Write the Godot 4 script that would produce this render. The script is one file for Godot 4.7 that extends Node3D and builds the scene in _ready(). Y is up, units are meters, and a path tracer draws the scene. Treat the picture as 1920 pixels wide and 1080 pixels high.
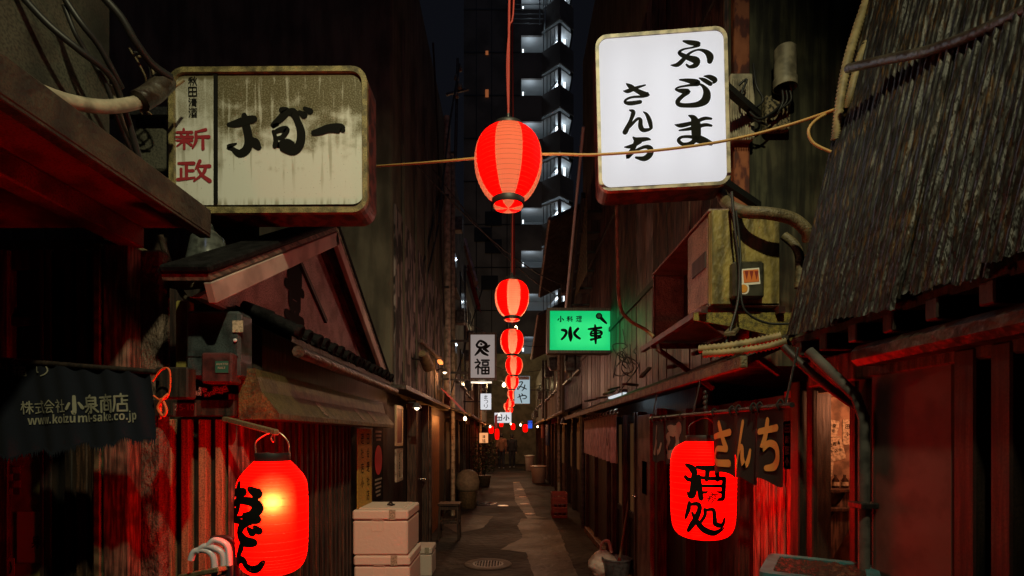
extends Node3D
# A narrow lantern-lit drinking alley at night. Metres, y up, the alley runs along -z.

# ------------------------------------------------------------------ geometry collector
class Geo:
	var v := PackedVector3Array()
	var n := PackedVector3Array()
	var uv := PackedVector2Array()
	var ix := PackedInt32Array()
	var o := Vector3.ZERO
	func quad(a: Vector3, b: Vector3, c: Vector3, d: Vector3) -> void:
		var nn := (b - a).cross(d - a)
		if nn.length() < 1e-12:
			nn = (c - b).cross(d - b)
		nn = nn.normalized()
		var k := v.size()
		v.append_array([a - o, b - o, c - o, d - o])
		n.append_array([nn, nn, nn, nn])
		uv.append_array([Vector2(0, 1), Vector2(1, 1), Vector2(1, 0), Vector2(0, 0)])
		ix.append_array([k, k + 2, k + 1, k, k + 3, k + 2])
	func tri(a: Vector3, b: Vector3, c: Vector3) -> void:
		var nn := (b - a).cross(c - a).normalized()
		var k := v.size()
		v.append_array([a - o, b - o, c - o])
		n.append_array([nn, nn, nn])
		uv.append_array([Vector2(0, 1), Vector2(1, 1), Vector2(0.5, 0)])
		ix.append_array([k, k + 2, k + 1])
	func box(c: Vector3, s: Vector3, bev := 0.0, b := Basis.IDENTITY) -> void:
		var h := s * 0.5
		var e: float = min(bev, min(h.x, min(h.y, h.z)) * 0.9)
		for ax in 3:
			for sg in [-1.0, 1.0]:
				var u := (ax + 1) % 3
				var w := (ax + 2) % 3
				var p := []
				for q in [[-1, -1], [1, -1], [1, 1], [-1, 1]]:
					var t := Vector3.ZERO
					t[ax] = sg * h[ax]
					t[u] = q[0] * (h[u] - e)
					t[w] = q[1] * (h[w] - e)
					p.append(c + b * t)
				if sg > 0:
					quad(p[0], p[1], p[2], p[3])
				else:
					quad(p[3], p[2], p[1], p[0])
		if e <= 0.0:
			return
		for ax in 3:
			var u := (ax + 1) % 3
			var w := (ax + 2) % 3
			for su in [-1.0, 1.0]:
				for sw in [-1.0, 1.0]:
					var p := []
					for q in [[-1, 0], [1, 0], [1, 1], [-1, 1]]:
						var t := Vector3.ZERO
						t[ax] = q[0] * (h[ax] - e)
						t[u] = su * (h[u] - (e if q[1] else 0.0))
						t[w] = sw * (h[w] - (0.0 if q[1] else e))
						p.append(c + b * t)
					if su * sw > 0:
						quad(p[0], p[1], p[2], p[3])
					else:
						quad(p[3], p[2], p[1], p[0])
		for sx in [-1.0, 1.0]:
			for sy in [-1.0, 1.0]:
				for sz in [-1.0, 1.0]:
					var a := c + b * Vector3(sx * h.x, sy * (h.y - e), sz * (h.z - e))
					var d := c + b * Vector3(sx * (h.x - e), sy * h.y, sz * (h.z - e))
					var f := c + b * Vector3(sx * (h.x - e), sy * (h.y - e), sz * h.z)
					if sx * sy * sz > 0:
						tri(a, d, f)
					else:
						tri(a, f, d)
	func bar(a: Vector3, b: Vector3, w: float, h: float, up := Vector3.UP, bev := 0.0) -> void:
		var f := (b - a).normalized()
		if absf(f.dot(up)) > 0.98:
			up = Vector3.RIGHT
		var r := up.cross(f).normalized()
		var u := f.cross(r).normalized()
		box((a + b) * 0.5, Vector3(w, h, a.distance_to(b)), bev, Basis(r, u, f))
	func tube(pts: Array, r, sides := 8, caps := true, ripple := 0.0) -> void:
		var m := pts.size()
		var up := Vector3.UP
		var base := v.size()
		var dir0: Vector3 = (pts[1] - pts[0]).normalized()
		if absf(dir0.dot(up)) > 0.9:
			up = Vector3.RIGHT
		for i in m:
			var f: Vector3
			if i == 0:
				f = (pts[1] - pts[0]).normalized()
			elif i == m - 1:
				f = (pts[i] - pts[i - 1]).normalized()
			else:
				f = (pts[i + 1] - pts[i - 1]).normalized()
			var s := up.cross(f).normalized()
			up = f.cross(s).normalized()
			var rr: float = r[i] if r is Array else r
			if ripple > 0.0:
				rr += ripple * (1.0 if i % 2 else -1.0)
			for k in sides:
				var a := TAU * k / sides
				var d := s * cos(a) + up * sin(a)
				v.append(pts[i] + d * rr - o)
				n.append(d)
				uv.append(Vector2(float(k) / sides, float(i)))
		for i in m - 1:
			for k in sides:
				var a := base + i * sides + k
				var b := base + i * sides + (k + 1) % sides
				ix.append_array([a, a + sides, b, b, a + sides, b + sides])
		if caps:
			for e in [0, m - 1]:
				var k0 := v.size()
				var nn: Vector3 = (pts[0] - pts[1]).normalized() if e == 0 else (pts[m - 1] - pts[m - 2]).normalized()
				v.append(pts[e] - o)
				n.append(nn)
				uv.append(Vector2.ZERO)
				for k in sides:
					v.append(v[base + e * sides + k])
					n.append(nn)
					uv.append(Vector2.ZERO)
				for k in sides:
					if e == 0:
						ix.append_array([k0, k0 + 1 + k, k0 + 1 + (k + 1) % sides])
					else:
						ix.append_array([k0, k0 + 1 + (k + 1) % sides, k0 + 1 + k])
	func lathe(c: Vector3, prof: Array, seg := 24, a0 := 0.0, a1 := TAU, b := Basis.IDENTITY) -> void:
		var base := v.size()
		var m := prof.size()
		for i in m:
			var p0: Vector2 = prof[maxi(i - 1, 0)]
			var p1: Vector2 = prof[mini(i + 1, m - 1)]
			var t := (p1 - p0).normalized()
			for k in seg + 1:
				var a := a0 + (a1 - a0) * k / seg
				var rad := Vector3(sin(a), 0, cos(a))
				v.append(c + b * (rad * prof[i].x + Vector3(0, prof[i].y, 0)) - o)
				n.append(b * (rad * t.y - Vector3(0, t.x, 0)).normalized())
				uv.append(Vector2(float(k) / seg, float(i) / (m - 1)))
		for i in m - 1:
			for k in seg:
				var a := base + i * (seg + 1) + k
				ix.append_array([a, a + seg + 1, a + 1, a + 1, a + seg + 1, a + seg + 2])
	# an outline in the plane of bs.x, bs.y at c, given thickness along bs.z (front face at +z)
	func slab(c: Vector3, bs: Basis, poly: PackedVector2Array, t: float) -> void:
		if Geometry2D.is_polygon_clockwise(poly):
			poly.reverse()
		var tr := Geometry2D.triangulate_polygon(poly)
		var mn := poly[0]
		var mx := poly[0]
		for p in poly:
			mn = mn.min(p)
			mx = mx.max(p)
		for side in 2:
			var k := v.size()
			for p in poly:
				v.append(c + bs.x * p.x + bs.y * p.y + bs.z * (t * 0.5 if side == 0 else -t * 0.5) - o)
				n.append(bs.z if side == 0 else -bs.z)
				uv.append(Vector2((p.x - mn.x) / maxf(mx.x - mn.x, 1e-6), 1.0 - (p.y - mn.y) / maxf(mx.y - mn.y, 1e-6)))
			for i in range(0, tr.size(), 3):
				var a := poly[tr[i]]
				var b := poly[tr[i + 1]]
				var d := poly[tr[i + 2]]
				var ccw := (b - a).cross(d - a) > 0
				if ccw == (side == 0):
					ix.append_array([k + tr[i], k + tr[i + 2], k + tr[i + 1]])
				else:
					ix.append_array([k + tr[i], k + tr[i + 1], k + tr[i + 2]])
		if t > 0.0:
			for i in poly.size():
				var a := poly[i]
				var b := poly[(i + 1) % poly.size()]
				var pa := c + bs.x * a.x + bs.y * a.y
				var pb := c + bs.x * b.x + bs.y * b.y
				var z := bs.z * t * 0.5
				quad(pa - z, pb - z, pb + z, pa + z)
	# one flat skin over an outline, front towards bs.z
	func skin(c: Vector3, bs: Basis, poly: PackedVector2Array) -> void:
		var tr := Geometry2D.triangulate_polygon(poly)
		for i in range(0, tr.size(), 3):
			var q := []
			for k in 3:
				q.append(c + bs.x * poly[tr[i + k]].x + bs.y * poly[tr[i + k]].y)
			if (q[1] - q[0]).cross(q[2] - q[0]).dot(bs.z) > 0:
				tri(q[0], q[1], q[2])
			else:
				tri(q[0], q[2], q[1])
	# a smooth sheet from a function of (u, v) in 0..1; front where du x dv points
	func sheet(nu: int, nv: int, f: Callable) -> void:
		var base := v.size()
		for j in nv + 1:
			for i in nu + 1:
				v.append(f.call(float(i) / nu, float(j) / nv) - o)
				n.append(Vector3.ZERO)
				uv.append(Vector2(float(i) / nu, 1.0 - float(j) / nv))
		for j in nv:
			for i in nu:
				var a := base + j * (nu + 1) + i
				var b := a + 1
				var c := a + nu + 1
				var d := c + 1
				var nn := (v[b] - v[a]).cross(v[c] - v[a]).normalized()
				for q in [a, b, c, d]:
					n[q] += nn
				ix.append_array([a, c, b, b, c, d])
		for q in range(base, v.size()):
			n[q] = n[q].normalized()
	func mesh() -> ArrayMesh:
		var arr := []
		arr.resize(Mesh.ARRAY_MAX)
		arr[Mesh.ARRAY_VERTEX] = v
		arr[Mesh.ARRAY_NORMAL] = n
		arr[Mesh.ARRAY_TEX_UV] = uv
		arr[Mesh.ARRAY_INDEX] = ix
		var am := ArrayMesh.new()
		am.add_surface_from_arrays(Mesh.PRIMITIVE_TRIANGLES, arr)
		return am

# ------------------------------------------------------------------ scene helpers
const EYE := 1.6
var org := Vector3.ZERO
var taken := {}
var M := {}
var T := {}
var rng := RandomNumberGenerator.new()

func P(px: float, py: float, d: float) -> Vector3:   # the place that is seen at a pixel of the photograph, d metres down the alley
	return Vector3((px - 956.0) * d * 0.001, EYE + (818.0 - py) * d * 0.001, -d)

func geo() -> Geo:
	var g := Geo.new()
	g.o = org
	return g

func numbered(called: String) -> String:
	if not taken.has(called):
		taken[called] = 0
		return called
	taken[called] += 1
	return "%s_%03d" % [called, taken[called]]

func tag(node: Node, label: String, category: String, group := "", kind := "") -> void:
	if label: node.set_meta("label", label)
	if category: node.set_meta("category", category)
	if group: node.set_meta("group", group)
	if kind: node.set_meta("kind", kind)

func thing(called: String, label: String, category: String, at: Vector3, group := "") -> Node3D:
	var t := Node3D.new()
	t.name = numbered(called)
	t.position = at
	add_child(t)
	org = at
	tag(t, label, category, group)
	return t

func part(called: String, g, mat: Material, parent: Node) -> MeshInstance3D:
	var mi := MeshInstance3D.new()
	mi.name = called
	mi.mesh = g.mesh() if g is Geo else g
	mi.material_override = mat
	parent.add_child(mi, true)
	return mi

func solo(called: String, g: Geo, mat: Material, label: String, category: String, group := "", kind := "") -> MeshInstance3D:
	var mi := MeshInstance3D.new()
	mi.name = numbered(called)
	mi.mesh = g.mesh()
	mi.material_override = mat
	mi.position = g.o
	add_child(mi)
	tag(mi, label, category, group, kind)
	return mi

func omni(at: Vector3, col: Color, energy: float, size: float, parent: Node) -> OmniLight3D:
	var l := OmniLight3D.new()
	l.name = "glow"
	l.light_color = col
	l.light_energy = energy
	l.light_size = size
	l.omni_range = 14.0
	l.omni_attenuation = 2.0
	l.shadow_enabled = true
	parent.add_child(l, true)
	l.position = at - (parent as Node3D).position
	return l

func panel_light(at: Vector3, facing: Vector3, size: Vector2, col: Color, energy: float, parent: Node) -> AreaLight3D:
	var l := AreaLight3D.new()
	l.name = "glow"
	l.light_color = col
	l.light_energy = energy
	l.area_size = size
	l.area_range = 14.0
	l.area_attenuation = 2.0
	l.shadow_enabled = true
	parent.add_child(l, true)
	l.position = at - (parent as Node3D).position
	l.basis = Basis.looking_at(facing, Vector3.UP)
	return l

func curve(pts: Array, step := 6) -> Array:      # a smooth line through the points
	var out := []
	var m := pts.size()
	for i in m - 1:
		var a: Vector3 = pts[maxi(i - 1, 0)]
		var b: Vector3 = pts[i]
		var c: Vector3 = pts[i + 1]
		var d: Vector3 = pts[mini(i + 2, m - 1)]
		for k in step:
			out.append(b.cubic_interpolate(c, a, d, float(k) / step))
	out.append(pts[m - 1])
	return out

func sag(a: Vector3, b: Vector3, drop: float, m := 14) -> Array:
	var out := []
	for i in m + 1:
		var t := float(i) / m
		out.append(a.lerp(b, t) - Vector3(0, drop * 4.0 * t * (1.0 - t), 0))
	return out

func cable(called: String, pts: Array, r: float, mat: Material, label: String, category := "cable", group := "") -> MeshInstance3D:
	org = pts[0]
	var g := geo()
	g.tube(pts, r, 6)
	return solo(called, g, mat, label, category, group)

func rrect(w: float, h: float, r: float, seg := 5) -> PackedVector2Array:
	var out := PackedVector2Array()
	for q in 4:
		var cx := (w * 0.5 - r) * (1 if q == 0 or q == 3 else -1)
		var cy := (h * 0.5 - r) * (1 if q < 2 else -1)
		for k in seg + 1:
			var a := PI * 0.5 * (q + float(k) / seg)
			out.append(Vector2(cx + r * cos(a), cy + r * sin(a)))
	return out

func ring(outer: PackedVector2Array, inner: PackedVector2Array, c: Vector3, bs: Basis, t: float, g: Geo) -> void:   # a frame between two outlines of equal count
	var m := outer.size()
	for i in m:
		var j := (i + 1) % m
		var a := c + bs.x * outer[i].x + bs.y * outer[i].y
		var b := c + bs.x * outer[j].x + bs.y * outer[j].y
		var e := c + bs.x * inner[i].x + bs.y * inner[i].y
		var f := c + bs.x * inner[j].x + bs.y * inner[j].y
		var z := bs.z * t * 0.5
		g.quad(e + z, a + z, b + z, f + z)
		g.quad(f - z, b - z, a - z, e - z)
		g.quad(a - z, b - z, b + z, a + z)
		g.quad(f - z, e - z, e + z, f + z)

# ------------------------------------------------------------------ materials
func noise_tex(sd: int, freq: float, octaves: int, stops: Array, kind := FastNoiseLite.TYPE_SIMPLEX_SMOOTH, side := 512) -> NoiseTexture2D:
	var f := FastNoiseLite.new()
	f.seed = sd
	f.noise_type = kind
	f.frequency = freq
	f.fractal_type = FastNoiseLite.FRACTAL_FBM
	f.fractal_octaves = octaves
	var t := NoiseTexture2D.new()
	t.width = side
	t.height = side
	t.seamless = true
	t.noise = f
	if stops.size():
		var gr := Gradient.new()
		var offs := PackedFloat32Array()
		var cols := PackedColorArray()
		for s in stops:
			offs.append(s[0])
			cols.append(s[1] if s[1] is Color else Color(s[1], s[1], s[1]))
		gr.offsets = offs
		gr.colors = cols
		t.color_ramp = gr
	return t

func normal_tex(sd: int, freq: float, octaves: int, bump: float) -> NoiseTexture2D:
	var t := noise_tex(sd, freq, octaves, [])
	t.as_normal_map = true
	t.bump_strength = bump
	return t

func mk(key: String, lin: Color, rough: float, tex := "", sc := Vector3.ONE, detail := "", dsc := Vector3.ONE, nrm := "", nscale := 0.6, metal := 0.0) -> StandardMaterial3D:
	var s := StandardMaterial3D.new()
	s.resource_name = key
	s.albedo_color = lin.linear_to_srgb()
	s.roughness = rough
	s.metallic = metal
	if tex or nrm:
		s.uv1_triplanar = true
		s.uv1_world_triplanar = true
		s.uv1_scale = sc
	if tex:
		s.albedo_texture = T[tex]
	if nrm:
		s.normal_enabled = true
		s.normal_texture = T[nrm]
		s.normal_scale = nscale
	if detail:
		s.detail_enabled = true
		s.detail_albedo = T[detail]
		s.detail_blend_mode = BaseMaterial3D.BLEND_MODE_MUL
		s.detail_uv_layer = BaseMaterial3D.DETAIL_UV_2
		s.uv2_triplanar = true
		s.uv2_world_triplanar = true
		s.uv2_scale = dsc
	M[key] = s
	return s

func glow(key: String, lin: Color, e: float, back := Color.BLACK) -> StandardMaterial3D:
	var s := StandardMaterial3D.new()
	s.resource_name = key
	var base := lin * 0.4
	s.albedo_color = base.linear_to_srgb()
	s.roughness = 0.6
	s.emission_enabled = true
	s.metallic_specular = 0.15
	s.emission = lin.linear_to_srgb()
	s.emission_energy_multiplier = e
	if back != Color.BLACK:
		s.backlight_enabled = true
		s.backlight = back
	M[key] = s
	return s

# ------------------------------------------------------------------ brush lettering
# Each sign is a list of strokes "x,y[,width] x,y[,width] ...;" in any unit, y down.
const GLYPH := {
	"fu": "530,130,10 570,142,24 622,156,24 590,172,10 530,180,10 503,197,16 520,215,22 560,235,26 605,255,36 600,282,26 565,290,16 545,275,10;450,272,6 490,272,22 530,240,20 570,205,12 620,190,10 665,205,22 690,235,34 688,265,26",
	"ji": "505,370,8 550,378,20 600,392,30 612,402,24 560,408,12 500,415,10 478,428,8 520,440,24 555,446,22 520,470,20 490,500,22 500,522,22 545,530,22 610,528,28 655,505,40 665,460,34 645,420,16 615,400,8;622,368,6 650,382,20 688,408,22;652,358,6 685,365,22 715,385,26 708,400,14",
	"ma": "463,655,6 500,662,22 580,648,18 640,628,18 682,632,12;488,692,8 560,685,18 640,668,18 682,675,12;548,604,8 575,620,28 588,660,46 590,700,46 595,745,42 640,768,34 678,785,22;590,745,30 560,775,22 510,780,18 482,755,18 500,735,14 550,735,16 600,750,20",
	"sa": "185,366,8 210,385,24 245,410,22 300,440,28 325,440,18 290,452,14 220,452,12 180,465,12 175,482,16 210,490,22 270,485,20;165,410,6 195,412,22 250,395,16 305,382,8",
	"n": "200,536,8 222,550,22 205,600,18 180,650,24 168,672,26;180,650,18 200,635,16 245,595,14 265,600,18 265,640,24 280,665,22 315,665,16 335,655,10;285,552,6 305,570,16 322,610,22 330,650,18",
	"chi": "215,712,8 240,730,26 300,728,18 322,734,6;160,770,6 200,768,20 260,745,14;235,725,20 220,770,22 190,815,24 180,830,22 230,795,14 290,775,18 320,790,28 315,825,30 280,848,26 230,838,12",
	"ho": "445,400,18 490,395,34 560,375,40 615,365,34;550,340,26 560,400,36 575,460,38 580,520,40 560,570,40 515,590,36 470,560,20 445,545,24 495,525,8;590,490,20 620,520,44 645,550,30",
	"da": "800,320,30 830,330,34 790,375,34 735,425,22 770,415,14;815,345,20 870,335,40 900,390,30 925,470,38 915,550,40 870,590,44 800,580,24;745,470,18 790,450,26 830,450,28 800,500,22 760,510,16 770,550,26 830,540,40 865,545,26;740,460,14 755,510,20 750,560,22;915,335,18 945,355,34;950,310,18 985,330,30",
	"one": "1010,465,26 1060,455,34 1120,440,38 1200,440,44 1218,450,24",
	"aki": "10,22 45,15;5,40 50,38;28,18 28,95;26,42 5,75;30,42 48,65;70,10 68,50 52,95;70,50 95,95;57,30 62,48;92,28 82,48",
	"ta": "15,15 85,15;85,15 85,90;85,90 15,90;15,90 15,15;50,15 50,90;15,52 85,52",
	"sei": "10,10 22,20;5,35 18,45;8,95 25,60;40,18 92,18;45,32 88,32;35,46 98,46;66,5 66,46;45,58 45,98;45,58 88,58;88,58 88,95 78,92;45,70 88,70;45,82 88,82",
	"shu": "10,10 22,20;5,35 18,45;8,95 25,60;35,12 98,12;42,32 42,95;42,32 92,32;92,32 92,95;42,92 92,92;58,12 58,45 50,60;76,12 76,55 90,55;42,74 92,74",
	"shin": "25,5,9 25,18,9;5,20,8 48,20,11;15,26,7 20,38,9;38,26,9 32,38,7;3,42,8 50,42,11;5,58,8 48,58,11;26,42,11 26,98,9;24,60,9 5,85,5;28,60,6 46,80,11;88,8,12 60,18,7;60,18,10 60,60,11 50,95,6;60,42,9 97,42,13;80,42,10 80,98,12",
	"sei2": "5,15,9 50,15,13;28,15,12 28,85,11;28,48,9 48,48,11;12,40,10 12,85,10;2,88,12 52,80,8;68,5,13 55,40,6;62,28,8 97,28,13;85,30,12 78,60,11 50,95,6;62,40,8 75,70,11 97,95,15",
	"yutaka": "20,15 80,15;80,15 80,45;80,45 20,45;20,45 20,15;40,5 40,45;60,5 60,45;20,30 80,30;5,56 95,56;28,65 72,65;72,65 72,80;72,80 28,80;28,80 28,65;35,85 40,95;65,85 60,95;5,97 95,97",
	"fuku": "18,5 25,15;5,25 38,25 8,60;24,42 24,98;28,50 40,60;48,10 97,10;55,22 90,22;90,22 90,42;90,42 55,42;55,42 55,22;50,55 95,55;95,55 95,97;95,97 50,97;50,97 50,55;72,55 72,97;50,76 95,76",
	"abu": "28,32,9 48,8,10 80,30,12 62,48,11 36,46,10 28,32,9;52,27,9 54,29,9;20,96,6 38,74,12 50,50,10;48,58,9 62,80,13 88,96,8;64,62,6 82,46,12 98,36,7;66,54,8 80,66,12 92,74,6",
	"mizu": "270,495,30 330,505,40 350,550,34 310,620,32 265,665,26;425,450,30 420,540,52 430,620,52 430,690,24;565,470,34 520,520,36 500,560,34 540,610,36 600,650,28",
	"kuruma": "700,490,22 800,480,32 925,462,28;815,415,20 822,500,40 825,620,40 828,745,22;740,570,26 760,530,22 830,515,20 920,530,24 935,570,24 900,605,24 830,610,24 750,605,24 735,580,22;740,570,20 830,565,22 930,555,18;745,680,30 830,660,26 915,635,26",
	"mic": "952,298,40 1000,345,34 1048,388,22;920,270,72 926,272,74",
	"ko": "50,5,11 50,90,13 38,82,6;25,40,9 8,68,12;72,38,8 92,65,14",
	"ryo": "10,15 18,35;45,10 36,32;3,45 52,45;28,5 28,95;26,48 5,80;30,50 50,72;62,18 72,28;58,40 70,50;55,70 98,62;84,5 84,97",
	"ri": "5,15 40,15;5,48 38,48;3,88 42,80;22,15 22,85;50,10 95,10;95,10 95,50;95,50 50,50;50,50 50,10;50,30 95,30;72,10 72,92;50,72 95,72;42,95 99,95",
	"o": "8,30,13 55,24,15;35,4,14 38,60,15 30,86,14 12,80,12 16,64,12 45,50,12 76,52,15 88,70,18 76,90,16 58,92,9;70,14,10 86,28,18",
	"de": "8,20,13 90,12,16;88,13,10 58,32,14 46,58,18 60,84,20 82,88,16;72,44,9 80,56,14;86,38,9 94,50,14",
	"n2": "46,4,15 30,50,13 12,94,16;20,76,12 36,56,14 50,56,15 54,76,16 66,90,17 82,84,14 94,60,9",
	"sake": "265,260,24 320,290,50 345,330,50;260,375,30 290,400,34 340,400,30;345,330,40 340,420,50 335,500,56 315,555,50 285,530,26;372,280,30 450,290,42 560,285,48 612,280,40;385,360,26 390,450,36 400,565,40;385,375,24 500,385,30 610,385,34;610,385,36 605,470,40 600,565,36;460,290,36 450,400,30;540,290,36 545,400,30;400,455,24 600,455,24;400,515,24 600,515,20;400,578,30 500,580,28 600,578,28",
	"dokoro": "295,620,30 285,690,38 255,780,24;300,640,26 370,630,36 385,680,36 350,780,44 310,850,44 270,910,28;320,720,20 360,800,40 420,880,50 520,915,48 600,870,30;430,680,28 430,740,26 380,830,24;430,690,24 500,680,30 515,760,34 525,820,40 590,835,36 612,770,22",
	"sakana": "15,12,12 85,28,14;85,5,14 15,38,12;5,48,12 95,42,14;48,30,12 20,75,14;38,58,12 38,98,12;38,58,10 78,58,12;78,58,12 78,96,12;38,72 78,72;38,84 78,84",
	"sa2": "15,35,12 85,25,14;40,5,13 70,60,14;70,62,12 35,62,12 20,78,13 35,92,14 78,92,15",
	"chi2": "18,25,13 85,18,14;50,3,13 42,35,14 30,60,13 55,48,14 80,55,17 85,75,18 70,92,16 45,97,12",
	"kabu": "10,25 45,25;27,5 27,97;26,28 5,65;30,30 45,50;58,12 52,30;55,25 92,25;48,48 98,48;73,5 73,97;71,50 50,85;75,50 97,82",
	"shiki": "5,25 95,25;70,5 75,50 85,85 96,95 97,78;82,8 90,16;12,50 52,50;32,50 32,88;8,92 60,82",
	"kai": "50,5 5,45;50,5 95,45;30,42 70,42;15,60 85,60;45,62 25,92 75,88;65,72 82,97",
	"sha": "18,5 25,15;5,25 38,25 8,60;24,42 24,98;28,50 40,60;72,8 72,92;52,42 95,42;46,93 99,93",
	"izumi": "50,2 42,14;22,15 78,15;78,15 78,50;78,50 22,50;22,50 22,15;22,32 78,32;50,52 50,97 40,92;10,62 38,62 12,92;85,58 62,70;55,62 92,95",
	"sho": "50,2 50,14;8,16 92,16;34,20 40,30;66,20 60,30;12,34 12,97;12,34 88,34;88,34 88,97 80,95;38,38 30,55;60,38 70,52;32,62 68,62;68,62 68,85;68,85 32,85;32,85 32,62",
	"ten": "50,2 50,12;12,15 95,15;14,15 14,60 4,96;55,25 55,55;55,38 90,38;32,58 85,58;85,58 85,95;85,95 32,95;32,95 32,58",
	"mi": "20,20,8 55,18,9 35,55,7 10,85,8 8,65,7 40,60,8 70,72,9 95,82,7;78,45,9 70,75,8 50,97,6",
	"ya": "5,45,7 40,30,9 75,25,9 92,42,9 75,58,8 55,58,6;45,8,8 55,22,9;20,15,9 45,97,8",
	"ma2": "15,25 85,22;18,45 82,42;50,5,9 52,75,9 35,92,8 15,82,7 30,70,7 60,78,8 88,92,8",
	"tsu": "8,38,8 50,25,9 88,40,10 85,70,9 45,88,7",
	"ri2": "25,10,9 22,55,9 30,60,6;70,8,9 75,50,9 60,85,8 40,97,6",
}
var parsed := {}
var ink_lift := 0.0

func strokes_of(key: String) -> Dictionary:
	if parsed.has(key):
		return parsed[key]
	var out := []
	var mn := Vector2(1e9, 1e9)
	var mx := Vector2(-1e9, -1e9)
	for s in GLYPH[key].split(";"):
		var pts := []
		for p in s.split(" "):
			var q: PackedStringArray = p.split(",")
			var e := Vector3(float(q[0]), float(q[1]), float(q[2]) if q.size() > 2 else 8.0)
			pts.append(e)
			mn = mn.min(Vector2(e.x - e.z * 0.4, e.y - e.z * 0.4))
			mx = mx.max(Vector2(e.x + e.z * 0.4, e.y + e.z * 0.4))
		out.append(pts)
	parsed[key] = {"s": out, "mn": mn, "mx": mx}
	return parsed[key]

# draws a sign into g: f maps (across, up, lift) in metres to a point of the surface; the box (x, y, w, h) has its y at the top
func ink(g: Geo, key: String, x: float, y: float, w: float, h: float, f: Callable, fat := 1.0) -> void:
	var d := strokes_of(key)
	var sz: Vector2 = d.mx - d.mn
	var sx := w / sz.x
	var sy := h / sz.y
	var sw := sqrt(sx * sy) * 0.5 * fat
	for pts in d.s:
		ink_lift = fmod(ink_lift + 0.00009, 0.0011)
		var line := []
		var m: int = pts.size()
		for i in m - 1:
			var a: Vector3 = pts[maxi(i - 1, 0)]
			var b: Vector3 = pts[i]
			var c: Vector3 = pts[i + 1]
			var e: Vector3 = pts[mini(i + 2, m - 1)]
			var steps := 5 if m > 2 else 3
			for k in steps:
				line.append(b.cubic_interpolate(c, a, e, float(k) / steps))
		line.append(pts[m - 1])
		var L := []
		var R := []
		var at := []
		for i in line.size():
			var q: Vector3 = line[i]
			var p := Vector2(x + (q.x - d.mn.x) * sx, y - (q.y - d.mn.y) * sy)
			at.append([p, maxf(q.z, 1.0) * sw])
		for i in at.size():
			var t: Vector2 = (at[mini(i + 1, at.size() - 1)][0] - at[maxi(i - 1, 0)][0]).normalized()
			var nn := Vector2(-t.y, t.x)
			L.append(at[i][0] + nn * at[i][1])
			R.append(at[i][0] - nn * at[i][1])
		for i in at.size() - 1:
			flat_quad(g, L[i], R[i], R[i + 1], L[i + 1], f)
		for e in [0, at.size() - 1]:
			var c: Vector2 = at[e][0]
			var r: float = at[e][1]
			var t: Vector2 = (at[e][0] - at[e - 1][0]).normalized() if e > 0 else (at[0][0] - at[1][0]).normalized()
			var a0 := t.angle() - PI * 0.5
			for k in 4:
				var p1 := c + Vector2.from_angle(a0 + PI * k / 4) * r
				var p2 := c + Vector2.from_angle(a0 + PI * (k + 1) / 4) * r
				flat_quad(g, c, p1, p2, c, f)

func flat_quad(g: Geo, a: Vector2, b: Vector2, c: Vector2, d: Vector2, f: Callable) -> void:
	var A: Vector3 = f.call(a.x, a.y, ink_lift)
	var B: Vector3 = f.call(b.x, b.y, ink_lift)
	var C: Vector3 = f.call(c.x, c.y, ink_lift)
	if d == a:
		g.tri(A, B, C)
		return
	var D: Vector3 = f.call(d.x, d.y, ink_lift)
	g.quad(A, B, C, D)

func on_plane(c: Vector3, bs: Basis, lift := 0.002) -> Callable:
	return func(x: float, y: float, l: float) -> Vector3: return c + bs.x * x + bs.y * y + bs.z * (lift + l)

func latin(g: Geo, txt: String, x: float, y: float, h: float, f: Callable, bold := false, squeeze := 1.0) -> void:
	var tm := TextMesh.new()
	var sf := SystemFont.new()
	sf.font_names = PackedStringArray(["Droid Sans"])
	sf.font_weight = 700 if bold else 400
	tm.font = sf
	tm.text = txt
	tm.font_size = 32
	tm.pixel_size = h / 24.0
	tm.depth = 0.0
	tm.horizontal_alignment = HORIZONTAL_ALIGNMENT_LEFT
	tm.vertical_alignment = VERTICAL_ALIGNMENT_BOTTOM
	tm.curve_step = 2.0
	for s in tm.get_surface_count():
		var arr := tm.surface_get_arrays(s)
		var vs: PackedVector3Array = arr[Mesh.ARRAY_VERTEX]
		var ii: PackedInt32Array = arr[Mesh.ARRAY_INDEX]
		for i in range(0, ii.size(), 3):
			var q := []
			for k in 3:
				var p := vs[ii[i + k]]
				q.append(f.call(x + p.x * squeeze, y + p.y, 0.0))
			g.tri(q[0], q[2], q[1])

# ------------------------------------------------------------------ the place
func _ready() -> void:
	view_and_light()
	materials()
	ground()
	left_near()
	gabled_tavern()
	left_tall()
	right_near()
	right_house()
	far_rows()
	stair_tower()
	sign_boxes()
	lanterns()
	air_unit()
	pipes_and_cables()
	street_things()
	far_things()
	people()

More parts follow.
